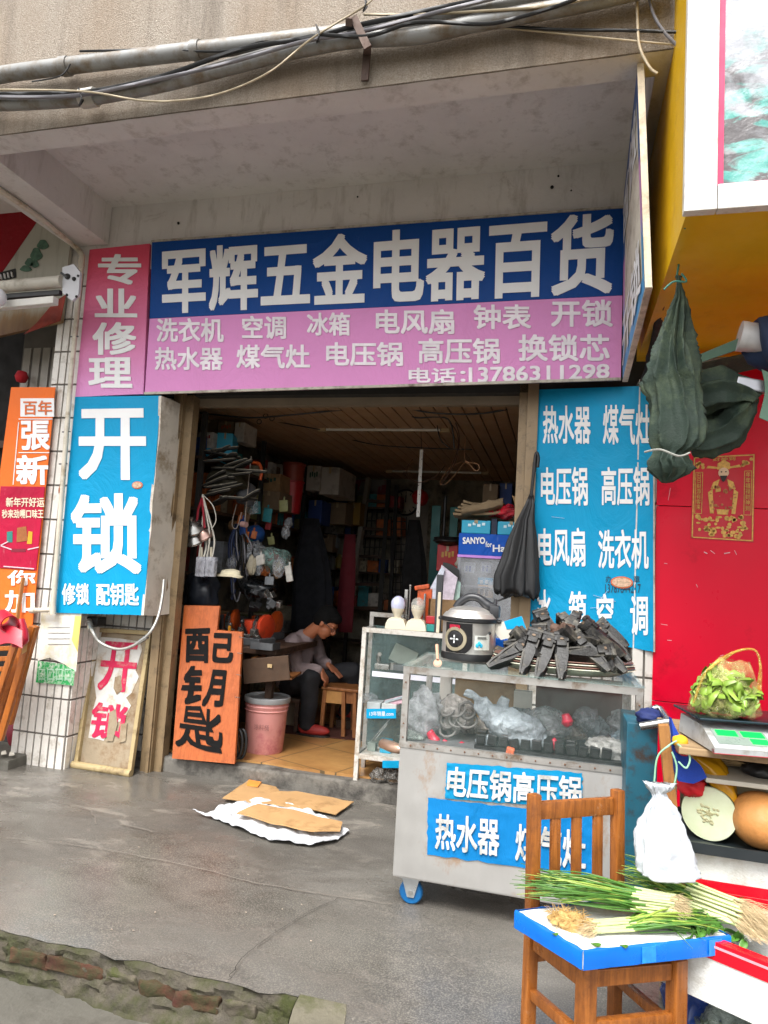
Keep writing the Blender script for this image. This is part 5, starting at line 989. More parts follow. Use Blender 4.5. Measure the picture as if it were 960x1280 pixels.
upright(506,510,737,785,.12,STEEL,'flat steel bar standing between the two busts','steel_bar','bar'); b=B(); c=P(511.5,760,y=.15); b.tube([(c.x,.15,TZ),(c.x,.15,P(511.5,732,y=.15).z)],.007,10); b.ball((c.x,.15,P(511.5,732,y=.15).z),.010,10); b.solo('steel_rod',STEEL,'slim steel rod with ball tip behind the busts','rod',smooth=60)
upright(530,532,742,786,.1,mat('grey rod paint','8d9094',.4),'thin grey rod right of the clear globe','grey_rod','rod')
upright(546,554,718,790,-.0,mat('dark gauge body','35373a',.5),'tall dark upright tool beside the pressure cooker','upright_tool','tool'); upright(547.5,551.5,740,790,-.012,CREAM,'cream strip gauge fixed before the dark upright tool','strip_gauge','gauge',.008)
b=B(); c=P(528,734,y=.16); b.box((c.x,.16,c.z),(.10,.05,.03),rot=(0,R(-12),0),bev=.006); b.box((c.x+.02,.18,(c.z+TZ)/2),(.10,.06,c.z-TZ-.015),bev=.006); b.solo('orange_box',ORG,'orange pack on a dark stack behind the clear globe','box')
b=B(); c=P(528,755,y=.2); b.box((c.x,.20,TZ+.07),(.18,.05,.14),bev=.006); b.solo('navy_box',mat('navy box','1c2740',.5),'navy box behind the clear globe on the showcase','box')
b=B(); c=P(538,765,y=.05); b.box((c.x+.01,.06,TZ+.075),(.07,.05,.05),bev=.006); b.solo('red_box',REDP,'small red box stacked above the teal one by the cooker','box'); b=B(); b.box((c.x+.015,.06,TZ+.024),(.07,.05,.047),bev=.004); b.solo('teal_box',mat('teal box','2c8a84',.5),'small teal box beneath the red one by the cooker','box')
pp=[(530,745),(552,702),(574,716),(574,750),(552,752)]
t=thing('box_of_papers','open carton of pale printed sheets behind the dark upright tool','papers',P(552,750,y=.2))
for k,(pts,cc) in enumerate(((((532,746),(552,708),(556,712),(546,750)),'c7cbd8'),(((540,750),(552,706),(572,722),(566,752)),'cfc3cf'),(((552,750),(560,720),(576,728),(574,752)),'a9c4bb'))):
    B().poly([P(x,y,y=.16+.03*k) for x,y in pts],(0,.012,0)).build('sheet',mat('sheet print '+str(k),cc,.6,var=.3,vs=30),t)
q=rect(536,748,572,790,lambda a,b_:P(a,b_,y=.15)); B().bx(q[0].x,q[1].x,.15,.235,TZ,q[0].z).build('carton',CARD,t)
b=B(); b.grid(lambda u,v:P(554+20*u,703+10*u*u+v*12,y=.26),8,4); b.solo('dark_bag',BLK,'dark bag rim behind the printed sheets','bag',thick=.02)
# --- stainless cart
x0,x1,yf,yb=-.665,.345,-1.36,-.76; zb,zg,zt=.125,.695,1.03
t=thing('display_cart','dented stainless cart with a glass case top and cyan stickers on wheels','cart',((x0+x1)/2,(yf+yb)/2,0))
B().bx(x0,x1,yf,yb,zb,zg-.002,bev=.008).subdiv(0).build('cabinet',SHEET,t)
b=B()
for x in (x0+.013,x1-.013):
    for y in (yf+.013,yb-.013): b.bx(x-.014,x+.014,y-.014,y+.014,zg-.02,zt-.03)
b.bx(x0-.002,x1+.002,yf-.002,yf+.03,zt-.03,zt); b.bx(x0-.002,x1+.002,yb-.03,yb,zt-.03,zt); b.bx(x0-.002,x0+.026,yf+.032,yb-.032,zt-.03,zt); b.bx(x1-.026,x1+.002,yf+.032,yb-.032,zt-.03,zt); b.bx(x0-.003,x1+.003,yf-.004,yf+.02,zg-.018,zg+.006); b.build('frame',ALU,t)
b=B(); [b.ball((x0+.05+.06*k,yf-.005,zg-.006),.004,8) for k in range(17)]; [b.ball((x,yf-.004,z),.004,8) for x in (x0+.013,x1-.013) for z in (.72,.78,.96)]; b.build('rivet',mat('rust rivet','6b4a35',.7),t)
B().bx(x0+.028,x1-.028,yf+.006,yf+.010,zg+.008,zt-.032).build('front_pane',GL,t)
for x in (x0+.008,x1-.012): B().bx(x,x+.004,yf+.03,yb-.03,zg+.0,zt-.032).build('side_pane',GL,t)
B().bx(x0-.006,x1+.008,yf-.012,yb+.004,zt+.001,zt+.008,bev=.002).build('top_pane',glass('thick green glass',(.30,.42,.39),.2,.1),t)
b=B(); b.bx(-.10,x1-.03,yb-.028,yb-.02,zg+.01,zt-.05); b.build('back_board',mat('dark red brown board','4d2a22',.55,var=.2),t); b=B(); b.bx(x0+.03,-.104,yb-.028,yb-.022,zg+.01,zt-.035); b.build('back_pane',GL,t)
b=B(); b.bx(x0+.02,x1-.02,yf+.02,yb-.03,zg,zg+.004); b.build('case_floor',mat('grey case floor','5d5f60',.6),t)
BLUEP=mat('blue caster','0e5f98',.4)
for x,y in ((x0+.075,yf+.06),(x1-.075,yf+.06),(x0+.075,yb-.06),(x1-.075,yb-.06)):
    w_=B(); w_.bx(x-.045,x+.045,y-.04,y+.04,zb-.008,zb); w_.poly([(x-.04,y-.024,zb-.008),(x+.04,y-.024,zb-.008),(x+.018,y-.024,.035),(x-.012,y-.024,.035)],(0,.004,0)); w_.poly([(x-.04,y+.02,zb-.008),(x+.04,y+.02,zb-.008),(x+.018,y+.02,.035),(x-.012,y+.02,.035)],(0,.004,0)); c_=w_.build('caster',mat('zinc bracket','b9bcbd',.35,metal=.7),t)
    B().lathe([(.02,-.017),(.046,-.016),(.052,-.010),(.052,.010),(.046,.016),(.02,.017)],(x+.002,y-.0,.0535),28,rot=Euler((R(90),0,0))).build('wheel',BLUEP,c_,smooth=40)
    B().tube([(x+.002,y-.028,.0535),(x+.002,y+.028,.0535)],.010,10).build('axle',STEEL,c_)
CF=lambda px,py:P(px,py,y=yf-.003)
def curl(pts,mt,nm,seed):
    q=[CF(*p) for p in pts]; b=B()
    b.grid(lambda u,v:(q[0]*(1-u)+q[1]*u)*(1-v)+(q[3]*(1-u)+q[2]*u)*v+Vector((.006*noise.noise(Vector((v*9,u*4,seed))) if u in(0,1) else 0,-.0015-.004*max(0,noise.noise(Vector((u*6,v*5,seed))))-.010*max(0,abs(u-.5)*2-.92)/.08*max(0,noise.noise(Vector((v*6,u*9,seed+2)))),.006*noise.noise(Vector((u*14,v*2,seed))) if v in (0,1) else 0)),50,24)
    return b.build(nm,mt,t,smooth=True)
CW2=printed('worn cyan sticker','0a86b6',fade='8fb9cc',var=.12); CW3=printed('worn blue sticker','0c76b6',fade='86a9c4',var=.14)
s1=curl([(559,953),(728,966),(728,1011),(556,998)],CW2,'sticker',1); s2=curl([(535,997),(741,1020),(740,1096),(534,1068)],CW3,'sticker',5)
text(s1,[('电压锅高压锅',quad(CF,(561,957),(727,970),(727,1011),(558,994)),dict(bold=.03))],mat('dirty white lettering','cfd0cf',.5,dirt=('9c9a92',.4,14)),off=(0,-.0085,0))
text(s2,[('热水器',quad(CF,(545,1016),(625,1022),(624,1070),(544,1060)),dict(bold=.028)),('煤气灶',quad(CF,(645,1028),(733,1038),(732,1087),(644,1075)),dict(bold=.028))],MATS['dirty white lettering'],off=(0,-.0085,0))
# contents of the cart
random.seed(9)
BASE=zg+.005
b0=thing('black_tray','row of black square plastic caps along the floor of the glass case','caps',(.0,yf+.09,BASE))
b=B(); b.bx(-.34,.28,yf+.04,yf+.22,BASE,BASE+.012); b.build('tray',BLK,b0)
for i in range(24):
    x=-.32+.048*(i%12); yy=.07*(i//12); q=B(); q.box((x+.006,yf+.09+yy,BASE+.035),(.040,.06,.044),rot=(random.uniform(-.15,.15),random.uniform(-.2,.2),0),bev=.004); o=q.build('cap',mat('black cap','0d0d0e',.35,var=.3),b0); B().box((x+.006,yf+.056+yy,BASE+.035),(.026,.004,.026)).build('cap_recess',mat('cap recess','0b0b0c',.6),o)
def gl(px,py,y,r,seed,mt,lb,rot=None,amp=.35,nm='parts_bag'):
    c=P(px,py,y=y); b=B(); lump(b,c,r,seed,amp,rot=rot,seg=40,freq=4); lo=min(v.co.z for v in b.bm.verts); 
    if lo<BASE: 
        for v in b.bm.verts: v.co.z=max(v.co.z,BASE+.002)
    return b.solo(nm,mt,lb,'bag',smooth=True)
gl(531,893,-1.15,(.09,.09,.11),81,plastic_film('grey ring film','b9bcbe',.7),'grey bag of rubber rings leftmost in the glass case'); gl(570,893,-1.13,(.085,.08,.08),82,plastic_film('grey ring film2','b0aaa4',.75),'dusty bag of seal rings second from left in the glass case')
for i in range(7): 
    c=P(568+(i%3)*12-8,888+(i//3)*12,y=-1.2); b=B(); rr=random.uniform(.028,.045); tl=Euler((random.uniform(.6,1.6),random.uniform(-.5,.5),0)).to_matrix(); b.tube([c+tl@Vector((rr*math.cos(a),rr*math.sin(a),0)) for a in [k*2*math.pi/24 for k in range(25)]],.006,8); b.solo('seal_ring',mat('grey rubber ring','6d6a66',.6),'grey rubber seal ring in the dusty bag','ring','seal rings in the dusty bag',smooth=60)
WF=plastic_film('milky plastic bag','aeb8be',.92,.18)
b=B(); pts=[(585,868),(596,878),(610,890),(630,905),(655,918),(672,930),(682,934)]; rs=[.010,.022,.055,.085,.085,.05,.015]
b.tube([P(x,y,y=-1.22) for x,y in pts],rs,28,smooth=6); b.noise(.034,9,2).noise(.016,22,5).noise(.006,50,7); b.tube([P(632,872,y=-1.2),P(628,884,y=-1.2),P(634,900,y=-1.2)],[.02,.03,.05],18,smooth=4); 
b.solo('milky_bag',WF,'milky white twisted plastic bag lying across the glass case','bag',smooth=True); b=B(); lump(b,P(610,928,y=-1.25),(.05,.04,.03),84,.35); b.solo('milky_bag',WF,'little milky bag under the big twisted one','bag',smooth=True)
gl(685,905,-1.1,(.10,.09,.07),85,plastic_film('grey haze film','a9adae',.6),'hazy grey bag right of the milky one'); gl(757,938,-1.22,(.10,.07,.05),86,plastic_film('pale haze film','c9c8c2',.7),'pale flat bag at the right end of the glass case'); gl(732,898,-1.05,(.05,.05,.05),87,FILM,'small clear bag standing at the back of the glass case')
for i_,(x_,y_) in enumerate(((548,905),(600,915),(650,900),(668,920),(718,918),(745,912),(780,905))): gl(x_,y_,-1.0,(.07,.06,.055),300+i_,plastic_film('grey stock film %d'%(i_%3),('b5b8ba','a39d95','8e979c')[i_%3],.7),('leftmost','second','third','middle','fifth','sixth','rightmost')[i_]+' grey wrapped part in the back row of the glass case',nm='wrapped_part')
gl(515,930,-1.27,(.06,.05,.05),88,plastic_film('green haze film','98a39c',.6),'pale green bag in the left corner of the glass case')
RP2=mat('crimson speckled foil','b51236',.35,var=.5,vs=60)
for i,(px,py,px2,py2) in enumerate(((536,914,552,932),(552,926,572,938),(574,930,592,942),(706,892,712,908),(690,925,702,934))):
    b=B(); b.tube([P(px,py,y=-1.24),P((px+px2)/2,(py+py2)/2+3,y=-1.24),P(px2,py2,y=-1.24)],[.014,.024,.012],12,smooth=5); b.noise(.008,22,i); b.solo('foil_strip',RP2,('crimson foil roll leftmost in the case','crimson foil roll second from left in the case','crimson foil roll before the black caps','crimson strip upright behind the hazy grey bag','crimson foil scrap below the hazy grey bag')[i],'foil',smooth=True)
b=B(); b.box(P(637,943,y=-1.32),(.035,.03,.06),rot=(0,R(10),0),bev=.006); b.solo('orange_pack',mat('orange pack','c2603a',.4,var=.4,vs=60),'small orange printed pack before the black caps','pack')
gl(775,925,-1.1,(.04,.04,.035),89,plastic_film('blue haze film','9fb4bf',.6),'blue tinted bag at the right of the case'); b=B(); b.tube([P(700,915,y=-1.0),P(740,922,y=-1.0)],.008,8); b.solo('wooden_stick',STWOOD,'thin wooden stick lying in the case','stick')
b=B(); b.box((-.35,yb-.1,BASE+.12),(.3,.05,.22),bev=.006); b.solo('brown_carton',CARD,'brown carton at the back of the glass case','box'); b=B(); b.box((-.55,yb-.09,BASE+.14),(.06,.04,.27),bev=.004); b.solo('cream_carton',WCARD,'cream carton standing at the back left of the glass case','box'); b=B(); b.box((-.16,yb-.1,BASE+.10),(.09,.05,.2),bev=.004); b.solo('white_carton',WPL,'white carton at the back of the case near the dark board','box')
# --- pressure cooker
pc=P(585,822,y=-.98); pc=Vector((pc.x,-.98,zt+.009)); pr=(P(620,790,y=-.98)-P(549,790,y=-.98)).length/2*.98
t=thing('pressure_cooker','steel electric pressure cooker with black lid handle and round dial on the cart','cooker',pc)
ph=P(585,745,y=-.98).z-pc.z
B().lathe([(pr*.9,.006),(pr*.97,.008),(pr*.98,ph*.10),(pr*.96,ph*.13)],n=48).build('base',BLK,t,smooth=35,world=False)
n=NB('brushed steel'); n.base('d2cfca'); n.b.inputs['Metallic'].default_value=.8; n.rough(n.ramp(n.noise(3,n.vec((60,60,.6)),detail=3),[(.3,.32),(.7,.46)])); n.b.inputs['Anisotropic'].default_value=.4; BST=n.m
B().lathe([(pr*.95,ph*.13),(pr*.95,ph*.60),(pr*.96,ph*.62)],n=48).build('shell',BST,t,smooth=35,world=False)
B().lathe([(pr*.99,ph*.60),(pr*1.03,ph*.615),(pr*1.03,ph*.655),(pr*.99,ph*.67)],n=48).build('rim',BLK,t,smooth=35,world=False)
B().lathe([(pr*.98,ph*.665),(pr*.95,ph*.69),(pr*.86,ph*.74),(pr*.80,ph*.745),(pr*.72,ph*.785),(pr*.5,ph*.825),(pr*.25,ph*.845),(.01,ph*.85)],n=48).build('lid',BST,t,smooth=25,world=False)
b=B(); b.tube([(-pr*.50,0,ph*.80),(-pr*.36,0,ph*.90),(-pr*.05,0,ph*.985),(pr*.30,0,ph*.97),(pr*.62,0,ph*.87),(pr*.86,0,ph*.84)],[.022,.020,.019,.020,.026,.022],14,smooth=6); b.box((pr*.88,0,ph*.78),(.05,.07,ph*.2),bev=.012); b.tube([(pr*.86,0,ph*.83),(pr*.89,0,ph*.98)],[.014,.008],10); b.build('handle',mat('grey black bakelite','2b2c2f',.35,var=.1),t,smooth=50,world=False)
b=B(); b.bx(pr*.9,pr*1.14,-.03,.03,ph*.605,ph*.655,bev=.008); b.bx(-pr*1.12,-pr*.9,-.03,.03,ph*.605,ph*.655,bev=.008); b.build('ear',BLK,t,world=False)
# curved control panel facing the camera
a0=math.atan2(-1,-.12)-.30; 
def cyl(a,z,o=0): return Vector(((pr*.955+o)*math.cos(a),(pr*.955+o)*math.sin(a),z))
A0,A1=math.atan2(CAM.y-pc.y,CAM.x-pc.x)-.90,math.atan2(CAM.y-pc.y,CAM.x-pc.x)+.10
def ppan(u,v): 
    w_=1-.25*max(0,(.35-v)/.35)**2; uu=u*w_+(.04*(1-v)); return cyl(A0+(A1-A0)*uu,ph*(.14+.45*v),.006)
b=B(); b.grid(ppan,20,14); b.build('control_panel',mat('black gloss panel','151416',.2),t,thick=.010,world=False,smooth=40)
b=B(); b.grid(lambda u,v:ppan(.02+.80*u,.30+.66*v)+(ppan(.02+.80*u,.30+.66*v).normalized()*.004),16,10); b.build('panel_face',mat('bronze panel face','7d6a58',.35,metal=.4,var=.2,vs=40),t,world=False,smooth=40)
def disc(uc,vc,rx,o0,nm,mt,rin=0):
    ac=A0+(A1-A0)*uc; zc=ph*(.14+.45*vc); b=B(); N=32
    f=lambda a,r_,o:cyl(ac+r_*math.cos(a)/pr,zc+r_*math.sin(a),o)
    if rin: b.loft([[f(2*math.pi*k/N,r_,o) for k in range(N)] for r_,o in ((rin,o0),(rin+.002,o0+.004),(rx-.002,o0+.004),(rx,o0))],cap=False)
    else: b.loft([[f(2*math.pi*k/N,r_,o) for k in range(N)] for r_,o in ((rx,o0),(rx,o0+.003),(rx*.5,o0+.005),(.001,o0+.005))])
    return b.build(nm,mt,t,world=False,smooth=40)
disc(.42,.46,.058,.012,'dial_ring',mat('pale brass ring','a59a82',.35,metal=.5),.040); disc(.42,.46,.038,.012,'dial',mat('dial black','1b1a1c',.3))
b=B(); ac=A0+(A1-A0)*.42; zc=ph*(.14+.45*.46)
for dx,dz,sx,sz in ((0,.013,.006,.012),(0,-.013,.006,.012),(.014,0,.012,.006),(-.014,0,.012,.006),(0,0,.006,.006)):
    c=cyl(ac+dx/pr,zc+dz,.0195); b.box(c,(sx,.002,sz),rot=(0,0,ac+math.pi/2))
b.build('dial_mark',WHITE,t,world=False)
c=cyl(A0+(A1-A0)*.40,ph*(.14+.45*.86),.012); b=B(); b.box(c,(.055,.004,.022),rot=(0,0,A0+(A1-A0)*.40+math.pi/2)); b.build('display',mat('crimson display','9c1230',.25,var=.3,vs=90),t,world=False)
b=B(); g=lambda u,v:cyl(A1+.10+.62*u,ph*(.20+.22*v)+(ph*.07*max(0,(u-.72)/.28) if v>.5 else 0),.002); b.grid(g,14,6); stk=b.build('sticker',mat('pale label','c3c5bd',.5,var=.1,vs=30),t,world=False,smooth=True)
b=B(); [b.ball(cyl(A1+.2+.07*k,ph*(.27+.03*(k%2)),.003),(.010,.003,.010),10) for k in range(3)]; b.build('sticker_logo',CYC,stk,world=False); b=B(); [b.box(cyl(A1+.24+.07*k,ph*.385,.004),(.009,.001,.010),rot=(0,0,A1+.24+.07*k+math.pi/2)) for k in range(5)]; b.build('sticker_print',mat('grey print','6a6a66',.6),stk,world=False)
b=B(); b.ball(cyl(A1+.70,ph*.46,.004),.008,10); b.build('sticker_hole',BLK,stk,world=False)
b=B(); c=P(548,815,y=-1.2); b.lathe([(.018,-.003),(.02,0),(.012,.003)],P(547,829,y=-1.24),20,rot=Euler((R(60),0,0))); b.tube([P(547,824,y=-1.24),P(546,806,y=-1.2)],[.006,.008],8); b.solo('wooden_tag',mat('pinkish wood','c69a80',.6),'small pinkish wooden tag leaning by the cooker','tag')
c=P(628,800,y=-.75); b=B(); b.box((c.x+.03,-.78,zt+.06),(.13,.05,.10),bev=.004); o=b.solo('blue_carton',printed('bright blue carton','0d55b0'),'blue and white carton behind the pile of handles','box'); q=B(); q.box((c.x+.03,-.78,zt+.033),(.132,.052,.045)); q.build('white_band',WPL,o)
# --- trays and the pile of handles
tc=P(702,842,y=-1.1); tc=Vector((tc.x,-1.10,zt+.009)); trx=(P(793,842,y=-1.1)-P(612,842,y=-1.1)).length/2
for i in range(4):
    k=1-.012*i; b=B(); z=.010*i; b.lathe([(.55,.002),(.75,.004),(.96,.040),(1.0,.044),(.985,.048),(.75,.012),(.01,.010)],n=64)
    for v in b.bm.verts: v.co=Vector((v.co.x*trx*k,v.co.y*.215*k,v.co.z*.8+z))
    b.bm.transform(Matrix.Translation(tc)); b.solo('oval_tray',(mat('cream enamel','c3c2ae',.35,dirt=('7d7a66',.3,9)) if i%2==0 else mat('dark tray rim','6a4a3e',.5)),('cream oval tray at the bottom of the tray stack under the handles','brown rimmed oval tray second from the bottom under the handles','cream oval tray third from the bottom under the handles','brown oval tray topmost directly under the handles')[i],'tray',smooth=50)
HB=mat('dusty black bakelite','1d1c1b',.5,var=.5,vs=12,bump=.3,bs=90,dirt=('6b665a',.42,7))
def handle_proto():
    t=thing('cooker_handle','dusty black pressure cooker handle in the pile on the trays','handle',(0,0,0),'pile of cooker handles on the trays')
    b=B()
    for s_ in (-1,1): b.poly([(-.10,s_*.020,-.016),(-.02,s_*.022,-.022),(.06,s_*.016,-.016),(.095,s_*.010,-.010),(.105,s_*.008,.006),(.06,s_*.014,.014),(-.02,s_*.020,.012),(-.10,s_*.020,.014)],(0,-s_*.006,0))
    b.poly([(-.10,-.02,.014),(-.02,-.02,.012),(.06,-.014,.014),(.105,-.008,.006),(.105,.008,.006),(.06,.014,.014),(-.02,.02,.012),(-.10,.02,.014)],(0,0,-.007))
    b.box((-.04,0,-.004),(.006,.036,.026)); b.box((.03,0,-.004),(.006,.028,.024)); b.box((.09,0,-.002),(.012,.02,.016),bev=.003)
    b.build('grip',HB,t,world=False,smooth=30)
    b=B(); b.box((-.115,0,.004),(.045,.046,.036),bev=.007); b.box((-.135,0,.016),(.02,.05,.016),bev=.005); b.box((-.09,0,.018),(.05,.03,.010),bev=.004); h=b.build('collar',HB,t,world=False,smooth=30)
    b=B(); b.tube([(-.128,-.024,.004),(-.128,.024,.004)],.006,10); b.tube([(-.10,0,.02),(-.10,0,.026)],.006,10); b.build('screw',mat('rusty screw','6b5a4a',.6,metal=.5),h,world=False); return t
hp=handle_proto(); hp2=hp
# row of handles splayed over the tray rim, then the heap on top
lay=[(632,822,-1.25,'L'),(645,812,-1.22,'L'),(660,820,-1.28,'D'),(679,826,-1.30,'D'),(702,826,-1.31,'D2'),(742,820,-1.26,'R'),(762,822,-1.22,'R'),(768,808,-1.14,'R')]
def R3(dirv,up=(0,-.3,1)):
    x=Vector(dirv).normalized(); z=Vector(up); z=(z-x*z.dot(x)).normalized(); y=z.cross(x); return Matrix((x,y,z)).transposed().to_euler()
specs=[]
for px,py,y,k in lay:
    dv={'L':(-.75,-.45,-.42),'D':(-.22,-.55,-.75),'D2':(.02,-.6,-.72),'R':(.6,-.45,-.5)}[k]; specs.append((P(px,py,y=y),R3(dv,(0,-.8,.6)),1.02))
random.seed(17)
for i,(px,py,y) in enumerate(((655,800,-1.15),(646,798,-1.18),(684,792,-1.0),(730,792,-1.2),(758,796,-1.2),(696,804,-1.25),(728,812,-1.26),(756,816,-1.22),(668,808,-1.24),(640,816,-1.16),(710,784,-1.1),(668,792,-1.12),(690,800,-1.18),(705,792,-1.15),(722,800,-1.17),(738,795,-1.13),(752,802,-1.12),(764,806,-1.1),(640,806,-1.1),(676,806,-1.2),(712,808,-1.22),(735,810,-1.2),(700,812,-1.12),(680,815,-1.1),(725,815,-1.08),(752,814,-1.05),(660,812,-1.05),(690,786,-1.1),(722,786,-1.1),(742,786,-1.06),(650,822,-1.0),(716,822,-1.0),(770,790,-1.02))):
    if i%4==1: continue
    a=random.uniform(-2.8,-.3) if i%3 else random.uniform(0,6.28); dv=(math.cos(a),math.sin(a)*.7,random.uniform(-.75,.1)); specs.append((P(px,py+5,y=y),R3(dv,((random.uniform(-1,1),random.uniform(-1.2,-.1),random.choice((1,-1,.3)))) ),random.uniform(.8,1.08)))
hl={2:'dusty handle pointing down over the tray rim, leftmost of the three front ones',3:'pale worn handle pointing down over the tray rim, middle of the three front ones',4:'dusty handle hanging down over the tray rim, rightmost of the three front ones',0:'handle lowest at the left end of the pile beside the cooker'}
for i,(l,r_,s_) in enumerate(specs):
    if i==0: hp.location=l; hp.rotation_euler=r_; hp.scale=(s_*.9,s_*1.4,s_*1.35); o=hp
    else: o=dup(hp,l,r_,scale=(s_*.9,s_*1.4,s_*1.35),label='dusty black pressure cooker handle in the pile on the trays')
    if i in hl: o['label']=hl[i]
b=B(); q=[P(x,y,y=-1.0) for x,y in ((612,782),(652,770),(660,792),(626,800))]; b.poly(q,(0,.01,0)); o=b.solo('folded_leaflet',WPL,'white and blue leaflet tucked behind the pile of handles','leaflet'); b=B(); b.poly([p+Vector((0,-.003,0)) for p in (q[0].lerp(q[1],.45),q[1],q[2].lerp(q[1],.3),q[0].lerp(q[2],.45))],(0,.002,0)); b.build('blue_print',CYAN,o)
b=B(); lump(b,P(704,790,y=-1.12),(.06,.05,.04),95,.5); b.solo('rusty_parts',mat('rusty brown part','4e382c',.7,var=.5,vs=20),'rusty brown valve parts amid the pile of handles','parts',smooth=40)
# --- umbrella hanging on the door frame
t=thing('umbrella','folded black umbrella hanging from the right door track','umbrella',P(645,745,y=-.22))
U=lambda px,py:P(px,py,y=-.24)
rg=[]
for px,py,w_,am in ((664,618,5,.1),(661,632,12,.18),(657,650,22,.25),(653,675,36,.28),(649,700,48,.26),(646,720,58,.22),(645,738,62,.20),(645,743,60,.20)):
    c=U(px,py); r_=(U(px+w_/2,py)-U(px-w_/2,py)).length/2*.82; rg.append((c,r_,r_*.5,am))
b=B(); drape(b,rg,8,n=96,sharp=.7,seed=7)
for v in b.bm.verts:
    if v.co.z<rg[-2][0].z+.02: v.co.z+=.06*noise.noise(Vector((v.co.x*26,v.co.y*26,2)))+.02*noise.noise(Vector((v.co.x*60,v.co.y*60,2)))
b.noise(.014,10,3).noise(.006,26,5); b.build('canopy',mat('black umbrella cloth','0e0f11',.5,var=.25,vs=5,bump=.2,bs=120),t,smooth=True)
b=B(); b.tube([U(664,620),U(667,592),U(668,578)],.010,10); b.build('shaft',BLK,t); B().tube([U(646,742),U(630,748),U(619,752)],.006,8).build('rib_tip',BLK,t); b=B(); b.tube([U(668,590),U(669,572),U(671,566),U(673,572),U(672,584)],.010,8,smooth=4); b.build('hook',BLK,t,smooth=60)
# ================================================================== chair with foam board and scallions
CHW=wood('varnished orange wood','a5632a','6b3a16',2,rough=.3,grain=18)
ZS=.415; RL,RR=P(670.5,1000,z=.76),P(775,994,z=.76); FL,FR_=P(733,1222,z=.36),P(846,1212,z=.36)
RL.z=RR.z=0; FL.z=FR_.z=0
cu=(RR-RL).normalized(); cvv=((FL+FR_)-(RL+RR)); cvv.z=0; cvv.normalize()
t=thing('wooden_chair','varnished orange wooden chair with a slatted back holding the foam board','chair',((RL+RR)/2)*.5+((FL+FR_)/2)*.5)
g=-.045; up=Vector((0,0,1)); back=-cvv
def post(a,z0,z1,s=.036,lean=0,tap=1): return B().bar(a+up*z0-cvv*0,a+up*z1+back*lean,s,s*.9,up=cvv,bev=.005)
for a,nm in ((RL,'rear_leg'),(RR,'rear_leg')): 
    post(a,g,ZS,.036).build(nm,CHW,t,smooth=30); B().bar(a+up*(ZS+.001),a+up*.775+back*.012,.036,.034,up=cvv,bev=.006).build('back_post',CHW,t,smooth=30)
for a in (FL,FR_): B().bar(a+up*(g-.03),a+up*(ZS-.022),.044,.042,up=cvv,bev=.005).build('front_leg',CHW,t,smooth=30)
bl=lambda u,z,o=0:RL.lerp(RR,u)+up*z+back*(o+.012*(z-.4)/.37)
B().bar(bl(.06,.725),bl(.94,.725),.020,.055,bev=.006).build('top_rail',CHW,t,smooth=30); B().bar(bl(.06,.485),bl(.94,.485),.020,.022,bev=.004).build('lower_rail',CHW,t,smooth=30)
for u in (.25,.50,.755): B().bar(bl(u,.494),bl(u,.70),.036,.012,up=cvv,bev=.003).build('slat',CHW,t,smooth=30)
b=B(); q=[RL+cu*-.0,RR+cu*.0,FR_+cvv*.01,FL+cvv*.01]; b.poly([p+up*(ZS-.02) for p in q],(0,0,.02)); b.build('seat',CHW,t)
for a,c,z in ((RL,RR,.345),(FL,FR_,.36),(RL,FL,.35),(RR,FR_,.35)): B().bar(a.lerp(c,.08)+up*z,a.lerp(c,.92)+up*z,.02,.045,bev=.003).build('apron',CHW,t)
for a,c,z in ((RL,FL,.20),(RR,FR_,.20),(FL,FR_,.235),(RL,RR,.30)): B().bar(a.lerp(c,.06)+up*z,a.lerp(c,.94)+up*z,.024,.030,bev=.005).build('stretcher',CHW,t,smooth=30)
# foam board
FZ=.462; fl,ff,fr_=P(644,1139,z=FZ),P(729,1190,z=FZ),P(913,1171,z=FZ); fk=P(818,1118,z=FZ)
FOAM=mat('white foam','e3e3e0',.6,var=.03,vs=20,bump=.3,bs=180,dirt=('b8b2a2',.2,6),sss=.05); BT=mat('glossy blue tape','0768c8',.22,var=.1,vs=6)
t=thing('foam_board','white foam lid edged with blue tape lying on the chair seat','foam lid',((fl+ff+fr_+fk)/4)-Vector((0,0,.052)))
ctr=(fl+ff+fr_+fk)/4; sh=lambda p,k:ctr+(p-ctr)*k
b=B(); b.poly([sh(p,.996)-up*.001 for p in (fl,ff,fr_,fk)],(0,0,-.043)); b.subdiv(3).noise(.0025,30,1); b.build('slab',FOAM,t,smooth=30)
cs=[fl,ff,fr_,fk]
b=B()
for a,c in zip(cs,cs[1:]+cs[:1]):
    n_=Vector((c-a).cross(up)).normalized(); 
    if n_.dot((a+c)/2-ctr)<0: n_=-n_
    def fz(u,v): 
        p=a.lerp(c,u); lip=.004+.005*noise.noise(Vector((u*6,a.x*9,0)))
        prof=[(n_*.002-up*.046),(n_*.003-up*.028),(n_*.003-up*.002),(n_*.001+up*.003),(-n_*lip+up*.0035)]
        return p+prof[min(4,round(v*4))]+n_*.002*noise.noise(Vector((u*14,v*3,5)))
    b.grid(fz,30,4)
b.build('tape',BT,t,smooth=50)
b=B()
for u in (.42,.88): b=B(); p=ff.lerp(fr_,u); n_=Vector((fr_-ff).cross(up)).normalized(); n_=n_ if n_.dot(p-ctr)>0 else -n_; d_=(fr_-ff).normalized(); b.poly([p+n_*.007+d_*-.022+up*0,p+n_*.007+d_*.022,p+n_*.007+d_*.024-up*.042,p+n_*.007-d_*.020-up*.042],n_*-.002); b.build('tape_patch',mat('creased blue tape','2a86d6',.2,var=.3,vs=40),t)
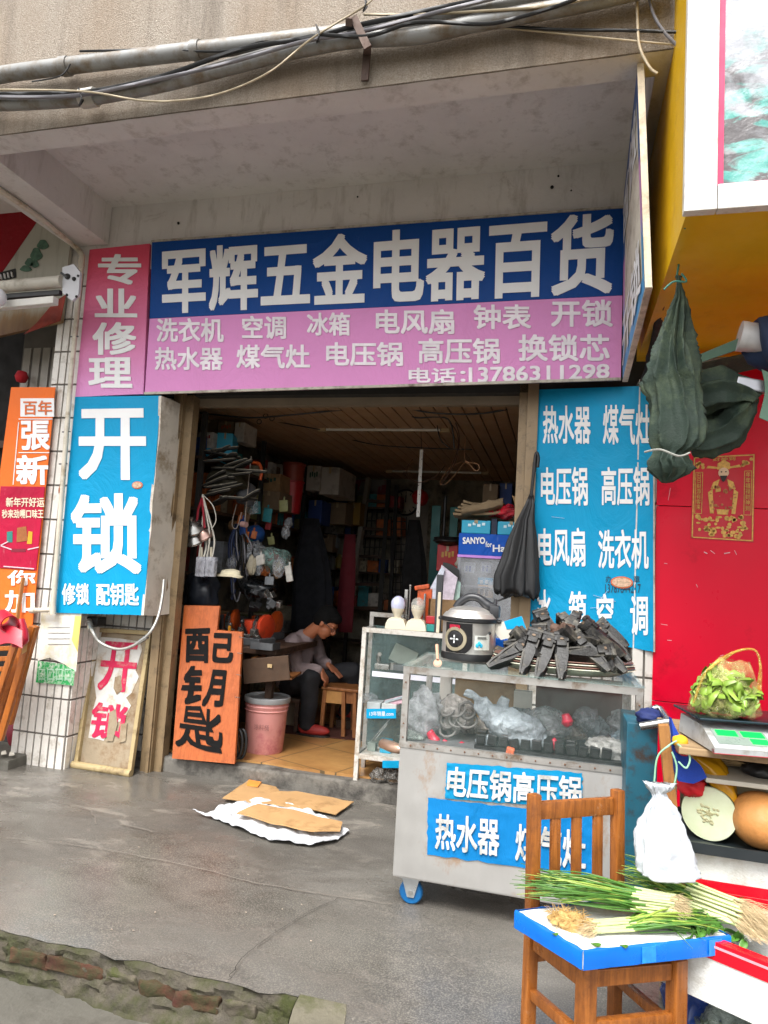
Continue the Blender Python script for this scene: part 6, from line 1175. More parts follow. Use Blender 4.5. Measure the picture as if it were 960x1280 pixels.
# scallions
GRN=mat('scallion green','436e22',.4,var=.3,vs=40,stretch=(1,1,1),sss=.05); GRY=mat('scallion yellow green','869a3e',.4,var=.25,vs=40,sss=.05); WST=mat('scallion white stem','b4bd88',.35,var=.12,vs=30,sss=.1); ROOT=mat('scallion roots','c4b08a',.8,var=.25,vs=50); DRY=mat('dry tan roots','b8965c',.8,var=.3,vs=40)
def scallions(lb,bulb,tip,z,n,wd,seed,spread=.5,hgt=.05,stem=.28,rootd=None,root_l=.05):
    """bulb and tip are world points of the bundle's axis"""
    random.seed(seed); ax=(tip-bulb); L=ax.length; ax.normalize(); sd=Vector((-ax.y,ax.x,0)).normalized(); t=thing('scallion_bundle',lb,'scallions',(bulb+tip)/2*1.0-up*.01,'bundles of scallions')
    bs,bg,by,br=B(),B(),B(),B()
    for i in range(n):
        o=random.uniform(-1,1); h=abs(random.gauss(0,.5)); h=min(1,h)*math.sqrt(max(0.05,1-o*o)); st=bulb+sd*o*wd*.5+up*(.006+h*hgt)+ax*random.uniform(-.02,.02); Ls=L*random.uniform(.8,1.08); e=bulb+ax*Ls+sd*(o*wd*(.5+spread)*random.uniform(.5,1.2)+random.uniform(-.02,.02))+up*(.004+h*hgt*.8+random.uniform(0,.012))
        m1=st.lerp(e,stem)+up*random.uniform(-.002,.006); r_=random.uniform(.0030,.0048)
        bs.tube([st,st.lerp(m1,.25),m1],[r_*1.25,r_*1.05,r_*.9],7)
        for _ in range(2):
            ee=e+sd*random.uniform(-.03,.03)+ax*random.uniform(-.08,.04)+up*random.uniform(-.004,.02); ee=ee+sd*random.gauss(0,.016); mid=m1.lerp(ee,random.uniform(.4,.65))+up*random.uniform(.0,.02)+sd*random.gauss(0,.014); ee.z=min(ee.z,mid.z+.004)
            (bg if random.random()<.62 else by).tube([m1,mid,ee],[r_*.75,r_*.62,.0008],6,smooth=4)
        rd=rootd or -ax
        for _ in range(7):
            q=st; d_=(rd+sd*random.uniform(-.6,.6)+up*random.uniform(-.5,.4)).normalized(); p1=q+d_*root_l*.5; p2=p1+(d_+sd*random.uniform(-.6,.6)-up*.3).normalized()*root_l*random.uniform(.4,.9); p2.z=max(p2.z,bulb.z+.002); p1.z=max(p1.z,bulb.z+.002); br.tube([q,p1,p2],[.0009,.0007,.0003],4)
    bg.build('green_leaves',GRN,t,smooth=60); by.build('pale_leaves',GRY,t,smooth=60); bs.build('white_stems',WST,t,smooth=60); br.build('roots',ROOT,t)
    return t
scallions('scallion bundle on the foam board with its roots pointing right',P(838,1142,z=FZ+.03),P(664,1116,z=FZ+.03),FZ,95,.062,1,spread=.75,hgt=.045,stem=.26,root_l=.035)
scallions('scallion bundle at the front of the foam board with its roots pointing left',P(744,1163,z=FZ+.004),P(892,1160,z=FZ+.004),FZ,40,.045,2,spread=.2,hgt=.016,stem=.3,root_l=.045)
b=B(); lump(b,P(712,1152,z=FZ+.012),(.055,.035,.022),4,.3); b.noise(.008,50,2)
random.seed(3)
for k in range(260):
    a=random.uniform(0,6.28); c=P(712,1152,z=FZ+.012)+Vector((.05*math.cos(a)*random.random()**.5,.032*math.sin(a)*random.random()**.5,.012)); d_=Vector((random.uniform(-1,1),random.uniform(-1,1),random.uniform(-.3,.6))).normalized(); b.tube([c,c+d_*.02,c+d_*.036-up*.004],[.001,.0008,.0004],4)
b.solo('root_clump',DRY,'tan clump of dry scallion roots on the foam board','roots',smooth=60)
b=B()
for px,py,r_ in ((745,1181,.012),(780,1183,.010),(694,1168,.008)):
    c=P(px,py,z=FZ+.004); b.poly([c+Vector((r_*math.cos(a)*(1+.4*math.sin(3*a)),r_*.7*math.sin(a),.002*math.sin(2*a))) for a in [k*2*math.pi/12 for k in range(12)]],(0,0,.0015))
b.solo('leaf_scrap',GRN,'torn green leaf scraps on the front of the foam board','leaf')
b=B(); [b.tube([P(a,b_,z=FZ+.006),P((a+c)/2,(b_+d)/2-2,z=FZ+.012),P(c,d,z=FZ+.005)],[.002,.002,.0006],5) for a,b_,c,d in ((828,1150,866,1186),(838,1152,882,1176),(800,1166,905,1166))]; b.solo('loose_leaf',GRN,'long loose scallion leaves trailing over the front of the foam board','leaf',smooth=60)
# ================================================================== vegetable stall
FOAMG=mat('grey white foam box','cfd0cd',.6,var=.04,vs=12,bump=.3,bs=160,dirt=('a9a59a',.3,6)); RT=mat('glossy red tape','d0021f',.2,var=.1)
# front foam box
A0_,A1_=P(862,1166,z=.452),P(962,1206,z=.452); d_=(A1_-A0_); d_.z=0; d_.normalize(); nn_=Vector((d_.y,-d_.x,0)); nn_=nn_ if nn_.y<0 else -nn_
a=A0_-d_*.10; c=A1_+d_*.5; bk=-nn_*.30
t=thing('foam_box','open white foam box taped red along the rim at lower right','foam box',(a+c)/2+bk*.5-up*.17)
t.location.z=.28
b=B(); zt_=.452
b.poly([a+up*(.285-a.z),c+up*(.285-c.z),c+up*(zt_-c.z),a+up*(zt_-a.z)],bk.normalized()*.025); b.poly([p+bk for p in (a+up*(.285-a.z),c+up*(.285-c.z),c+up*(zt_-c.z),a+up*(zt_-a.z))],-bk.normalized()*.025)
l0=a+up*(.285-a.z); b.poly([l0+bk*.09,l0+bk*.91,l0+bk*.91+up*.165,l0+bk*.09+up*.165],d_*.025); b.poly([l0+d_*.0+up*.001+bk*.09,c+up*(.286-c.z)+bk*.09,c+up*(.286-c.z)+bk*.91,l0+up*.001+bk*.91],(0,0,.02)); b.build('box',FOAMG,t)
b=B(); z3=zt_+.002; b.poly([a+nn_*.003+up*(z3-.048-a.z),c+nn_*.003+up*(z3-.048-c.z),c+nn_*.003+up*(z3-c.z),a+nn_*.003+up*(z3-a.z)],-nn_*.002); b.poly([a+nn_*.003+up*(z3-a.z),c+nn_*.003+up*(z3-c.z),c+bk*.1+up*(z3-c.z),a+bk*.1+up*(z3-a.z)],(0,0,.002)); b.build('tape',RT,t)
b=B(); b.poly([a+nn_*.006+up*(z3-.014-a.z),c+nn_*.006+up*(z3-.014-c.z),c+nn_*.006+up*(z3-.008-c.z),a+nn_*.006+up*(z3-.008-a.z)],-nn_*.002); b.build('tape_edge',mat('pale pink tape edge','dd98a2',.3),t)
b3=P(930,1158,z=.475); scallions('big scallion bundle lying on the foam box with roots to the right',P(922,1150,z=.475),P(795,1098,z=.50),.47,110,.12,5,spread=.35,hgt=.05,stem=.45,rootd=Vector((.75,-.6,-.2)),root_l=.085)
LEAF=mat('leafy green','4a7a2a',.5,var=.35,vs=30); LEAFY=mat('yellow green leaf','a3a83a',.5,var=.25,vs=20)
def leaves(lb,c,n,ext,mt,seed,sz=.03,nm='leafy_greens'):
    random.seed(seed); b=B()
    for i in range(n):
        p=c+Vector([random.gauss(0,1)*e*.5 for e in ext]); p.z=max(p.z,c.z-ext[2]*.6); s_=sz*random.uniform(.6,1.3); rt=Euler((random.uniform(-1,1),random.uniform(-1,1),random.uniform(0,6.28))).to_matrix()
        def lf(u,v): 
            w_=math.sin(math.pi*min(1,u*.9+.08))**.8; return p+rt@Vector((s_*(u-.5)*2,(v-.5)*s_*1.1*w_,s_*.25*math.sin(u*5+i)+.15*s_*math.sin(v*9)))
        b.grid(lf,5,4)
    return b.solo(nm,mt,lb,'greens',smooth=True)
leaves('dark leafy greens behind the big scallion bundle',P(890,1112,z=.50),90,(.10,.06,.03),LEAF,1); leaves('leafy greens under the big scallion bundle',P(868,1160,z=.458),80,(.10,.05,.02),LEAF,2,.024); leaves('yellow green leaves at right edge of the foam box',P(956,1128,z=.47),60,(.04,.06,.03),LEAFY,3)
b=B(); b.grid(lambda u,v:P(930+26*u,1120+55*v,z=.475)+up*.012*noise.noise(Vector((u*5,v*7,1))),14,18); b.solo('plastic_sheet',plastic_film('clear lining','d0d0cc',.5),'clear plastic lining in the front foam box','sheet',smooth=True)
# bags below
b=B(); c=P(938,1280,y=-1.98); lump(b,c,(.16,.13,.16),101,.25,seg=64,freq=5); b.noise(.012,20,4); b.solo('clear_bag',plastic_film('clear grey green bag','93a199',.72,.12),'big clear plastic bag of produce under the front foam box','bag',smooth=True)
leaves('pale greens inside the big clear bag',P(940,1280,y=-1.98),120,(.14,.09,.12),mat('pale stem','a9b59a',.5,var=.2),8,.045)
b=B(); c=P(880,1250,y=-1.92); lump(b,c,(.10,.10,.17),102,.3,seg=48); b.noise(.012,18,2); b.solo('blue_bag',mat('crinkled blue film','123a86',.22,var=.35,vs=14),'crinkled blue plastic bag behind the big clear bag','bag',smooth=True)
b=B(); b.bx(.40,1.4,-1.9,-1.6,0,.62); b.solo('stall_crate',mat('dark crate','262524',.8),'dark crate supporting the stall goods','crate')
# back foam box with tray
yb_=-2.0; z1_=P(905,1068,y=yb_).z; xL=P(862,1080,y=yb_).x; z0_=P(905,1108,y=yb_).z
t=thing('foam_box','white foam box beneath the black tray with melon','foam box',(xL+.4,yb_+.2,z0_-.1)); B().bx(xL-.05,xL+.85,yb_,yb_+.33,z0_-.13,z1_,bev=.006).build('box',FOAMG,t)
B().bx(xL-.05,xL+.85,yb_-.004,yb_-.001,z0_-.05,z0_-.02).build('tape',RT,t); B().bx(xL-.05,xL+.85,yb_-.003,yb_-.0005,z0_-.018,z0_+.012).build('tape',RT,t)
TRY=mat('black tray plastic','1e2528',.4,var=.2); ty=yb_-.03; tx=P(848,1058,y=ty).x; tz=z1_+.002
t=thing('black_tray','black plastic tray carrying the cut melon and pumpkin','tray',(tx+.4,ty+.2,tz)); b=B(); b.bx(tx,tx+.8,ty,ty+.36,tz,tz+.010); b.build('base',TRY,t); b=B(); b.bx(tx,tx+.8,ty-.004,ty+.004,tz+.0,tz+.032); b.bx(tx-.004,tx+.004,ty+.005,ty+.36,tz,tz+.032); b.bx(tx,tx+.8,ty+.352,ty+.36,tz+.011,tz+.032); b.build('rim',TRY,t)
# cut winter melon
my=ty+.10; mc=P(886,1024,y=my); mr=(P(922,1024,y=my)-P(852,1024,y=my)).length/2; mc.z=tz+.011+mr*1.0
fd=(CAM-mc); fd.z=0; fd.normalize(); fd=(fd+Vector((-.12,0,.06))).normalized(); rm=fd.to_track_quat('Z','Y').to_matrix()
t=thing('winter_melon','pale round cut face of a winter melon on the black tray','melon',(mc.x,mc.y,tz+.011))
b=B(); b.lathe([(.02,-.26),(mr*.5,-.245),(mr*.85,-.19),(mr*.99,-.10),(mr*1.0,-.004)],mc,40,rot=rm); b.build('rind',mat('dark green rind','39452a',.5,var=.3,vs=8),t,smooth=60)
b=B(); b.lathe([(mr*.985,-.004),(mr*.975,.003),(mr*.8,.004),(.001,.004)],mc,48,rot=rm); 
n=NB('melon flesh'); sx=n.n('ShaderNodeVectorMath',operation='LENGTH'); n.l(n.co.outputs['Object'],sx.inputs[0]); f=n.noise(14,detail=6); n.base(n.ramp(f,[(.3,'cdd6ae'),(.7,'dce2c6')])); n.rough(.3); n.b.inputs['Subsurface Weight'].default_value=.15; n.b.inputs['Subsurface Radius'].default_value=(.03,.03,.02)
fo=b.build('flesh',n.m,t,smooth=40)
random.seed(6); b=B()
for i in range(34): 
    a=random.uniform(0,6.28); r_=mr*(.28+.18*random.random()) if i<22 else mr*.12*random.random(); b.ball(mc+rm@Vector((r_*math.cos(a)*.9,r_*math.sin(a)*.8,.004)),(.006,.003,.004),8,rot=(0,random.uniform(-1,1),0))
b.build('seed_hollow',mat('melon seed tan','b9b48c',.5,var=.3),t,smooth=60); b=B(); [b.bar(mc+rm@Vector((0,0,.005)),mc+rm@Vector((mr*.25*math.cos(a),mr*.16*math.sin(a),.005)),.004,.003) for a in (0.3,1.5,2.6,3.8,5.1)]; b.build('core_crack',mat('melon core','a8a274',.6),t)
pc2=P(952,1028,y=my); pr2=.085; pc2.z=tz+.011+pr2
b=B(); b.ball((0,0,0),1,40)
for v in b.bm.verts: a=math.atan2(v.co.y,v.co.x); k=1-.035*abs(math.sin(a*5)); v.co=Vector((v.co.x*pr2*1.12*k,v.co.y*pr2*1.2*k,v.co.z*pr2))
b.bm.transform(Matrix.Translation(pc2)); b.solo('pumpkin',mat('tan pumpkin skin','bf8347',.55,var=.18,vs=12,bump=.25,bs=50,dirt=('9a6a3a',.3,12)),'tan ribbed pumpkin right of the cut melon','pumpkin',smooth=True)
# table with scale
sl_=P(893,942,y=-2.12); tz2=sl_.z-.004
BOARD=wood('raw table board','a58a66','7a6145',0,rough=.7,grain=14)
bx0=P(850,915,y=-1.95).x; t=thing('stall_table','raw wood stall table with a white shelf carrying the scale','table',(.9,-1.85,0))
B().bx(bx0-.02,1.6,-2.06,-1.55,tz2-.022,tz2,bev=.004).build('table_top',BOARD,t)
sz_=P(930,975,y=-1.95).z; B().bx(P(880,975,y=-1.95).x,1.6,-1.98,-1.6,sz_-.015,sz_,bev=.003).build('shelf',mat('grubby white shelf','b9b3a4',.6),t)
B().bx(bx0+.06,1.6,-1.62,-1.6,.62,tz2-.023).build('back_panel',mat('plywood panel','8a7b5e',.7),t)
for x in (bx0+.02,1.5): B().bx(x-.02,x+.02,-1.66,-1.62,0,tz2-.023).build('leg',BOARD,t)
st=thing('digital_scale','white digital price scale with green lit displays on the stall table','scale',(sl_.x,sl_.y,tz2),rz=R(10))
SW_=mat('scale white plastic','a9abab',.4,dirt=('7a766a',.3,9)); sw,sd=.36,.30
b=B(); L0=[(0,0,.006),(sw,0,.006),(sw,sd,.006),(0,sd,.006)]; 
b.loft([[Vector(p) for p in L0],[Vector((0,-.002,.022)),Vector((sw,-.002,.022)),Vector((sw,sd,.022)),Vector((0,sd,.022))],[Vector((0.004,.11,.064)),Vector((sw-.004,.11,.064)),Vector((sw-.004,sd-.004,.068)),Vector((.004,sd-.004,.068))]]); b.build('body',SW_,st,world=False,smooth=25)
fp=lambda u,v,o=0:Vector((sw*u,-.002+.112*v-.5*o,.022+.042*v+.92*o))
b=B(); b.poly([fp(.06,.2,.002),fp(.50,.2,.002),fp(.50,.86,.002),fp(.06,.86,.002)],(0,.0,-.002)); b.build('display_panel',mat('grey green panel','7f8d84',.3),st,world=False)
LED=mat('green led','0a7a30',.4,emit=('08c040',1.1)); b=B()
for u0,u1,v0,v1 in ((.09,.26,.56,.80),(.30,.48,.56,.80),(.34,.48,.26,.48)): b.poly([fp(u0,v0,.004),fp(u1,v0,.004),fp(u1,v1,.004),fp(u0,v1,.004)],(0,.0,-.002))
b.build('led_display',LED,st,world=False)
b=B()
for i in range(7):
    for j in range(4): u,v=.55+.058*i,.18+.18*j; b.poly([fp(u,v,.002),fp(u+.046,v,.002),fp(u+.046,v+.13,.002),fp(u,v+.13,.002)],(0,-.002,.004))
b.build('keypad',mat('grey keys','5c6066',.5),st,world=False)
b=B(); b.box((sw/2,.01,.010),(sw,.02,.012)); b.build('red_trim',mat('red trim line','b53a48',.4),st,world=False)
b=B(); b.box((sw/2-.01,.20,.088),(sw*1.02,.24,.008),bev=.003); b.build('platter',mat('dark steel platter','3a4a52',.2,metal=.8),st,world=False,smooth=30); b=B(); [b.tube([(x,.2,.066),(x,.2,.086)],.016,12) for x in (.06,.29)]; b.build('platter_post',SW_,st,world=False,smooth=40)
# bag of lettuce on the scale
lc=P(905,878,y=-1.95); lc.z=tz2+.093+.065
t=thing('vegetable_bag','clear yellow plastic bag of green lettuce on the scale','bag',(lc.x,lc.y,tz2+.093))
random.seed(31); b=B()
for i in range(150):
    u=Vector((random.gauss(0,1),random.gauss(0,1),random.gauss(0,1))).normalized()*random.random()**.4; p=lc+Vector((u.x*.085,u.y*.07,u.z*.05-.006+.02*(1-abs(u.x)))); s_=random.uniform(.028,.05); rt=Euler((random.uniform(-1.2,1.2),random.uniform(-1.2,1.2),random.uniform(0,6.28))).to_matrix()
    b.grid(lambda a,c:p+rt@Vector((s_*(a-.5)*2,s_*(c-.5)*1.5*math.sin(math.pi*(a*.85+.1)),s_*.3*math.sin(a*6+i)+s_*.2*math.sin(c*11))),5,5)
for v in b.bm.verts: v.co.z=max(v.co.z,tz2+.095)
b.build('lettuce',mat('lettuce','7d9a3a',.4,var=.4,vs=22,sss=.05),t,smooth=True)
b=B(); rg=[]
for k,(z,rx,ry,dx) in enumerate(((-.064,.085,.07,0),(-.05,.105,.085,0),(0,.10,.08,0),(.045,.085,.065,.008),(.085,.065,.045,.02),(.11,.05,.03,.03))):
    rg.append([lc+Vector((dx+rx*math.cos(a)*(1+.05*math.sin(5*a+k)),ry*math.sin(a)*(1+.06*math.sin(7*a+k)),z+.006*math.sin(4*a))) for a in [i*2*math.pi/48 for i in range(48)]])
b.loft(rg,cap=False); b.noise(.010,20,3)
b.build('film',plastic_film('yellow clear film','d3cf86',.34,.08),t,smooth=True); b=B(); b.tube([lc+Vector(p) for p in ((-.02,0,.10),(.03,-.01,.14),(.085,-.01,.15),(.105,0,.10),(.10,0,.02))],[.010,.004,.0035,.004,.010],8,smooth=6); b.tube([lc+Vector(p) for p in ((-.10,-.05,-.03),(-.07,-.05,.06),(-.02,-.02,.11))],[.004,.005,.006],8,smooth=5); b.build('handle',plastic_film('orange film edge','d8b04a',.5,.1),t,smooth=60)
b=B(); lump(b,P(948,962,y=-1.85),(.05,.06,.03),111,.2); b.solo('black_pouch',BLK,'black pouch lying on the white shelf of the stall','pouch',smooth=True); b=B(); c=P(912,962,y=-1.8); [b.bar((c.x-.06,-1.8+.02*k,sz_+.008+.006*k),(c.x+.05,-1.78-.02*k,sz_+.01+.006*k),.03,.004) for k in range(4)]; b.solo('paper_strips',mat('tan paper strips','9a8058',.7),'tan paper strips lying left of the black pouch','paper')
# post, caps, bags at the left end of the stall
py_=-2.02; b=B(); b.bar(P(829,905,y=py_),P(848,1010,y=py_)-Vector((-.01,0,.25)),.032,.022,up=(0,-1,0),bev=.004); b.solo('wooden_post',wood('pale brown lath','a8743a','85562a',2,rough=.6),'leaning brown wooden lath behind the knotted white bag','post')
SB=mat('white bag film','bcc1c6',.25,var=.05,vs=8,bump=.35,bs=40,sss=.05); wy=-2.12; V=lambda px,py:P(px,py,y=wy)
rg=[]
for px,py,w_,am in ((825,978,34,.28),(826,984,24,.3),(826,990,14,.2),(827,994,16,.2),(828,1008,34,.16),(829,1028,52,.16),(831,1050,68,.12),(832,1070,74,.10),(834,1086,82,.07),(835,1093,84,.05)):
    c=V(px,py); r_=(V(px+w_/2,py)-V(px-w_/2,py)).length/2; rg.append((c,r_,r_*.45,am))
fg=[]
for a_,b_ in zip(rg,rg[1:]):
    for k in range(4): t_=k/4; fg.append((a_[0].lerp(b_[0],t_),)+tuple(a_[q_]*(1-t_)+b_[q_]*t_ for q_ in (1,2,3)))
fg.append(rg[-1]); b=B(); drape(b,fg,13,n=160,seed=9,ridge=True); b.noise(.014,9,2).noise(.006,26,6).noise(.002,70,4); b.solo('white_bag',SB,'knotted white plastic bag standing between the chair and the melon','bag',smooth=True)
b=B(); [b.tube([P(*p,y=-2.05) for p in pts],.003,6,smooth=6) for pts in (((846,926),(836,932),(822,946),(818,975),(817,990)),((847,930),(862,945),(858,960),(848,952)),((840,940),(846,960),(842,985)))]; b.solo('green_cord',mat('pale green cord','8fc0a0',.6),'thin pale green cord looped round the wooden lath','cord',smooth=60)
CAPB=mat('blue felt cap','123a9a',.8,var=.2,bump=.3,bs=200); cy_=-1.98; K=lambda px,py,dy=0:P(px,py,y=cy_+dy)
t=thing('sun_cap','blue cap with red and yellow crown hanging on the lath','cap',K(860,975))
b=B(); b.poly([K(840,900),K(847,915),K(853,940),K(866,950),K(883,972),K(868,978),K(848,976),K(842,950)],(0,.03,0)); b.subdiv(3).noise(.012,16,3); b.build('brim',CAPB,t,smooth=40)
b=B(); lump(b,K(850,927,-.01),(.024,.02,.020),1,.15); b.build('yellow_crown',mat('yellow cloth','d9a31a',.7,var=.15),t,smooth=True); b=B(); lump(b,K(855,938,-.02),(.022,.02,.018),2,.15); b.build('red_crown',mat('red cloth','c0121f',.7,var=.15),t,smooth=True)
b=B(); lump(b,K(866,984,.08),(.045,.04,.035),115,.3); b.solo('red_cloth',MATS['red cloth'],'red cloth lump above the cut melon','cloth',smooth=True)
b=B(); rg=[]
for px,py,w_ in ((868,940,14),(884,950,30),(896,966,36),(905,982,30),(916,998,14),(924,1006,4)):
    c=P(px,py,y=-1.90); r_=(P(px+w_/2,py,y=-1.9)-P(px-w_/2,py,y=-1.9)).length/2; rg.append([c+Vector((math.cos(a)*r_*(1+.25*math.sin(4*a+px)),.03*math.sin(a),math.sin(a)*r_*.6)) for a in [k*2*math.pi/40 for k in range(40)]])
b.loft(rg); b.noise(.012,20,2); b.solo('gold_bag',mat('gold plastic film','bf8a14',.18,var=.3,vs=16),'crinkled gold plastic bag behind the cut melon','bag',smooth=True)
t=thing('hand_trolley','teal metal trolley box with a steel tube handle beside the cart','trolley',(.42,-1.4,0))
hx0,hx1=P(803,950,y=-1.5).x-.06,P(822,950,y=-1.5).x; b=B(); b.bx(hx0,hx1,-1.5,-1.2,.10,P(812,905,y=-1.5).z,bev=.006); b.build('body',mat('teal painted steel','1f5668',.45,var=.2,vs=8,dirt=('3a2e26',.3,12)),t)
b=B(); b.tube([P(800,891,y=-1.45),P(822,884,y=-1.45),P(826,886,y=-1.45)],.011,10); b.tube([P(800,908,y=-1.7),P(836,902,y=-1.7)],.014,12); b.tube([P(826,886,y=-1.45),P(837,902,y=-1.7)],.011,10); b.build('handle',STEEL,t,smooth=60); b=B(); [b.bx(hx0+.05+i*.06,hx0+.07+i*.06,-1.46,-1.24,.0,.098) for i in (0,)]; b.build('foot',BLK,t)
b=B(); lump(b,P(812,896,y=-1.5),(.05,.06,.03),121,.3); b.solo('navy_cloth',mat('navy cloth lump','15255a',.8,var=.3),'navy cloth stuffed in the steel tube handle','cloth',smooth=True)
# ================================================================== left neighbour
LF=lambda px,py:P(px,py,y=-.375)
t=thing('left_shop','dim next door shop front at the left edge with a dark opening','shop front',(-4.6,.3,0))
B().bx(-8,-3.62,.30,.40,-.05,3.7).build('dark_interior',mat('painted interior shade','120d0a',.8,var=.5,vs=4),t); B().bx(-8,-3.9,.2,.29,2.3,2.36).build('door_rail',mat('rust brown rail','4a2c1a',.6),t)  # flat slab, the open shop's inner shade put into its near-black colour
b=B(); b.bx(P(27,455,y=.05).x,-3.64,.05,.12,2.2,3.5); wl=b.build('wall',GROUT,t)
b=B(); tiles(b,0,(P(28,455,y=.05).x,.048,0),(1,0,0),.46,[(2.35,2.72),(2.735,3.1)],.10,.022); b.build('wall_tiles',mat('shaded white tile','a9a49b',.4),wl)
b=B(); b.lathe([(.002,-.05),(.035,-.04),(.05,0),(.035,.04),(.002,.05)],P(27,471,y=-.05),18); o=b.solo('red_ball','' and None or mat('red pompom','a8121f',.8,var=.2),'small red ball hanging under the left shop sign','ball',smooth=60)
# sign above
LS=lambda px,py:P(px,py,y=-.385)
t=thing('left_shop_sign','dirty red and white sign with a rust stained bottom at the left edge','sign',LS(40,430))
q=[LS(*p) for p in ((-70,250),(82,262),(72,402),(-80,440))]; q=[LS(-90,222),LS(92,268),LS(76,402),LS(-90,440)]
def m_ls():
    n=NB('rust streaked sign'); sx=n.n('ShaderNodeSeparateXYZ'); n.l(n.co.outputs['Generated'],sx.inputs[0]); f=n.noise(3,n.vec((2,2,.6)),detail=8); a=n.n('ShaderNodeMath',operation='MULTIPLY_ADD'); n.l(f,a.inputs[0]); a.inputs[1].default_value=.25; n.l(sx.outputs['Z'],a.inputs[2])
    n.base(n.mix(n.ramp(n.noise(8,n.vec((3,3,.3)),detail=7),[(.5,0.0),(.8,.5)]),n.ramp(a.outputs[0],[(.16,'5a3416'),(.28,'8a6a45'),(.36,'a7a596'),(.6,'b6b3a8')]),'6f6656')); n.rough(.6); return n.m
B().poly(q,(0,.03,0)).build('panel',m_ls(),t)
b=B(); b.poly([p+Vector((0,-.004,0)) for p in (LS(-88,226),LS(60,256),LS(42,284),LS(2,342),LS(-88,372))],(0,.003,0)); b.build('red_field',printed('dull red print','8f1420'),t)
b=B(); b.poly([p+Vector((0,-.004,0)) for p in (LS(83,368),LS(76,401),LS(30,418),LS(46,404),LS(68,378))],(0,.003,0)); b.build('rust_field',mat('rust red print','8a2a14',.6,var=.4,vs=9),t)
b=B()
random.seed(2)
for cx,cy,rx,ry,k in ((54,306,7,6,0),(46,318,7,8,1),(38,328,6,5,1),(33,336,7,4,1),(44,330,5,5,1)):
    b.poly([LS(cx+rx*math.cos(a)*(1+.2*math.sin(3*a)),cy+ry*math.sin(a))+Vector((0,-.005-.0015*k,0)) for a in [i*2*math.pi/18 for i in range(18)]],(0,.002,0))
b.build('leaf_print',mat('faded blue green print','4a6a58',.6,var=.8,vs=14),t)
b=B(); 
for k in range(7):
    x=-4+k*8; b.poly([p+Vector((0,-.005,0)) for p in (LS(x+2,372),LS(x+7,371),LS(x+3,388-k),LS(x-3,390-k))],(0,.002,0))
b.poly([p+Vector((0,-.006,0)) for p in (LS(-10,376),LS(58,370),LS(57,374),LS(-10,381))],(0,.002,0)); b.build('dark_lettering',mat('dark green lettering','13302c',.6),t)
b=B(); b.poly([p+Vector((0,-.006,0)) for p in (LS(-4,342),LS(20,336),LS(21,347),LS(-4,354))],(0,.002,0)); lp2=b.build('letter_plate',mat('black plate','1c1c1c',.6),t); b=B(); [b.bar(LS(-2+4.5*k,345-k)+Vector((0,-.009,0)),LS(-1+4.5*k,351-k)+Vector((0,-.009,0)),.02,.006) for k in range(5)]; b.build('pale_strokes',WHITE,lp2)
# awning rollers and bracket
t=thing('folded_awning','folded awning with white rollers and a side plate at upper left','awning',P(80,360,y=-.75))
AL=lambda px,py,y=-.75:P(px,py,y=y)
B().tube([AL(-60,364),AL(78,352)],.040,20).build('roller',mat('pale awning roller','bdb7ab',.5,dirt=('8a8070',.3,8)),t,smooth=60); B().bar(AL(-60,388,-.8),AL(70,376,-.8),.05,.05,bev=.006).build('front_bar',mat('white awning bar','d0cdc6',.45),t)
B().poly([AL(*p) for p in ((78,334),(92,330),(100,340),(98,368),(90,376),(78,366))],(0,.02,0)).build('side_plate',mat('white side plate','c4c4c8',.45,var=.05),t)
b=B(); [b.ball(AL(x,y)+Vector((0,-.004,0)),r_,10) for x,y,r_ in ((85,346,.020),(93,349,.014),(84,369,.009),(96,371,.009),(98,345,.008))]; b.build('bolt',BLK,t); B().tube([AL(78,342)+Vector((0,-.01,0)),AL(86,348)+Vector((0,-.02,0))],.008,8).build('crank_stub',GREYC,t)
B().bar(AL(-60,376,-.72),AL(76,366,-.72),.03,.03).build('arm',BLK,t)
b=B(); b.ball(AL(-2,372,-.9),(.05,.05,.06),16); b.solo('white_lamp',mat('white lamp shell','d2d2d6',.4),'white rounded lamp end poking in at the left edge','lamp',smooth=True)
B().bx(-3.70,-3.58,-.30,-.15,3.42,3.66).solo('wooden_block',wood('dark wedge wood','5a4226','3a2a18',2),'dark wooden block wedged under the canopy beam','block')
# white drain pipe down the pillar
b=B(); D_=lambda px,py:P(px,py,y=-.40)
b.tube([P(-20,224,z=3.68),P(50,272,z=3.68),P(98,312,z=3.67)],.018,10); b.tube([P(98,312,z=3.67),D_(103,320),D_(102,334)],.020,10); pp=b.build('drain_pipe',mat('yellowed pvc pipe','cfc7b6',.4,dirt=('a08f74',.3,9)),smooth=60)
tag(pp,'thin white plastic pipe running under the beam and down the left pillar','pipe')
q=B(); q.tube([D_(102,332),D_(88,480),D_(66,762)],.017,10); q.tube([D_(66,762),D_(38,763)],.017,10); q.build('lower_run',MATS['yellowed pvc pipe'],pp,smooth=60); [B().tube([D_(x0,y0),D_(x1,y1)],.021,10).build('fitting',MATS['yellowed pvc pipe'],pp,smooth=60) for x0,y0,x1,y1 in ((102,324,101.5,336),(66,752,66,768),(44,763,38,763))]
q=B(); [q.bar(D_(x-5,y),D_(x+5,y-.5),.008,.008) for x,y in ((93,421),(79,580),(83,540))]; q.build('pipe_clip',GREYC,pp); q=B(); lump(q,D_(77,612),(.02,.015,.05),3,.3); q.build('rust_patch',mat('rusty smear','9a5a3a',.8),pp,smooth=True)
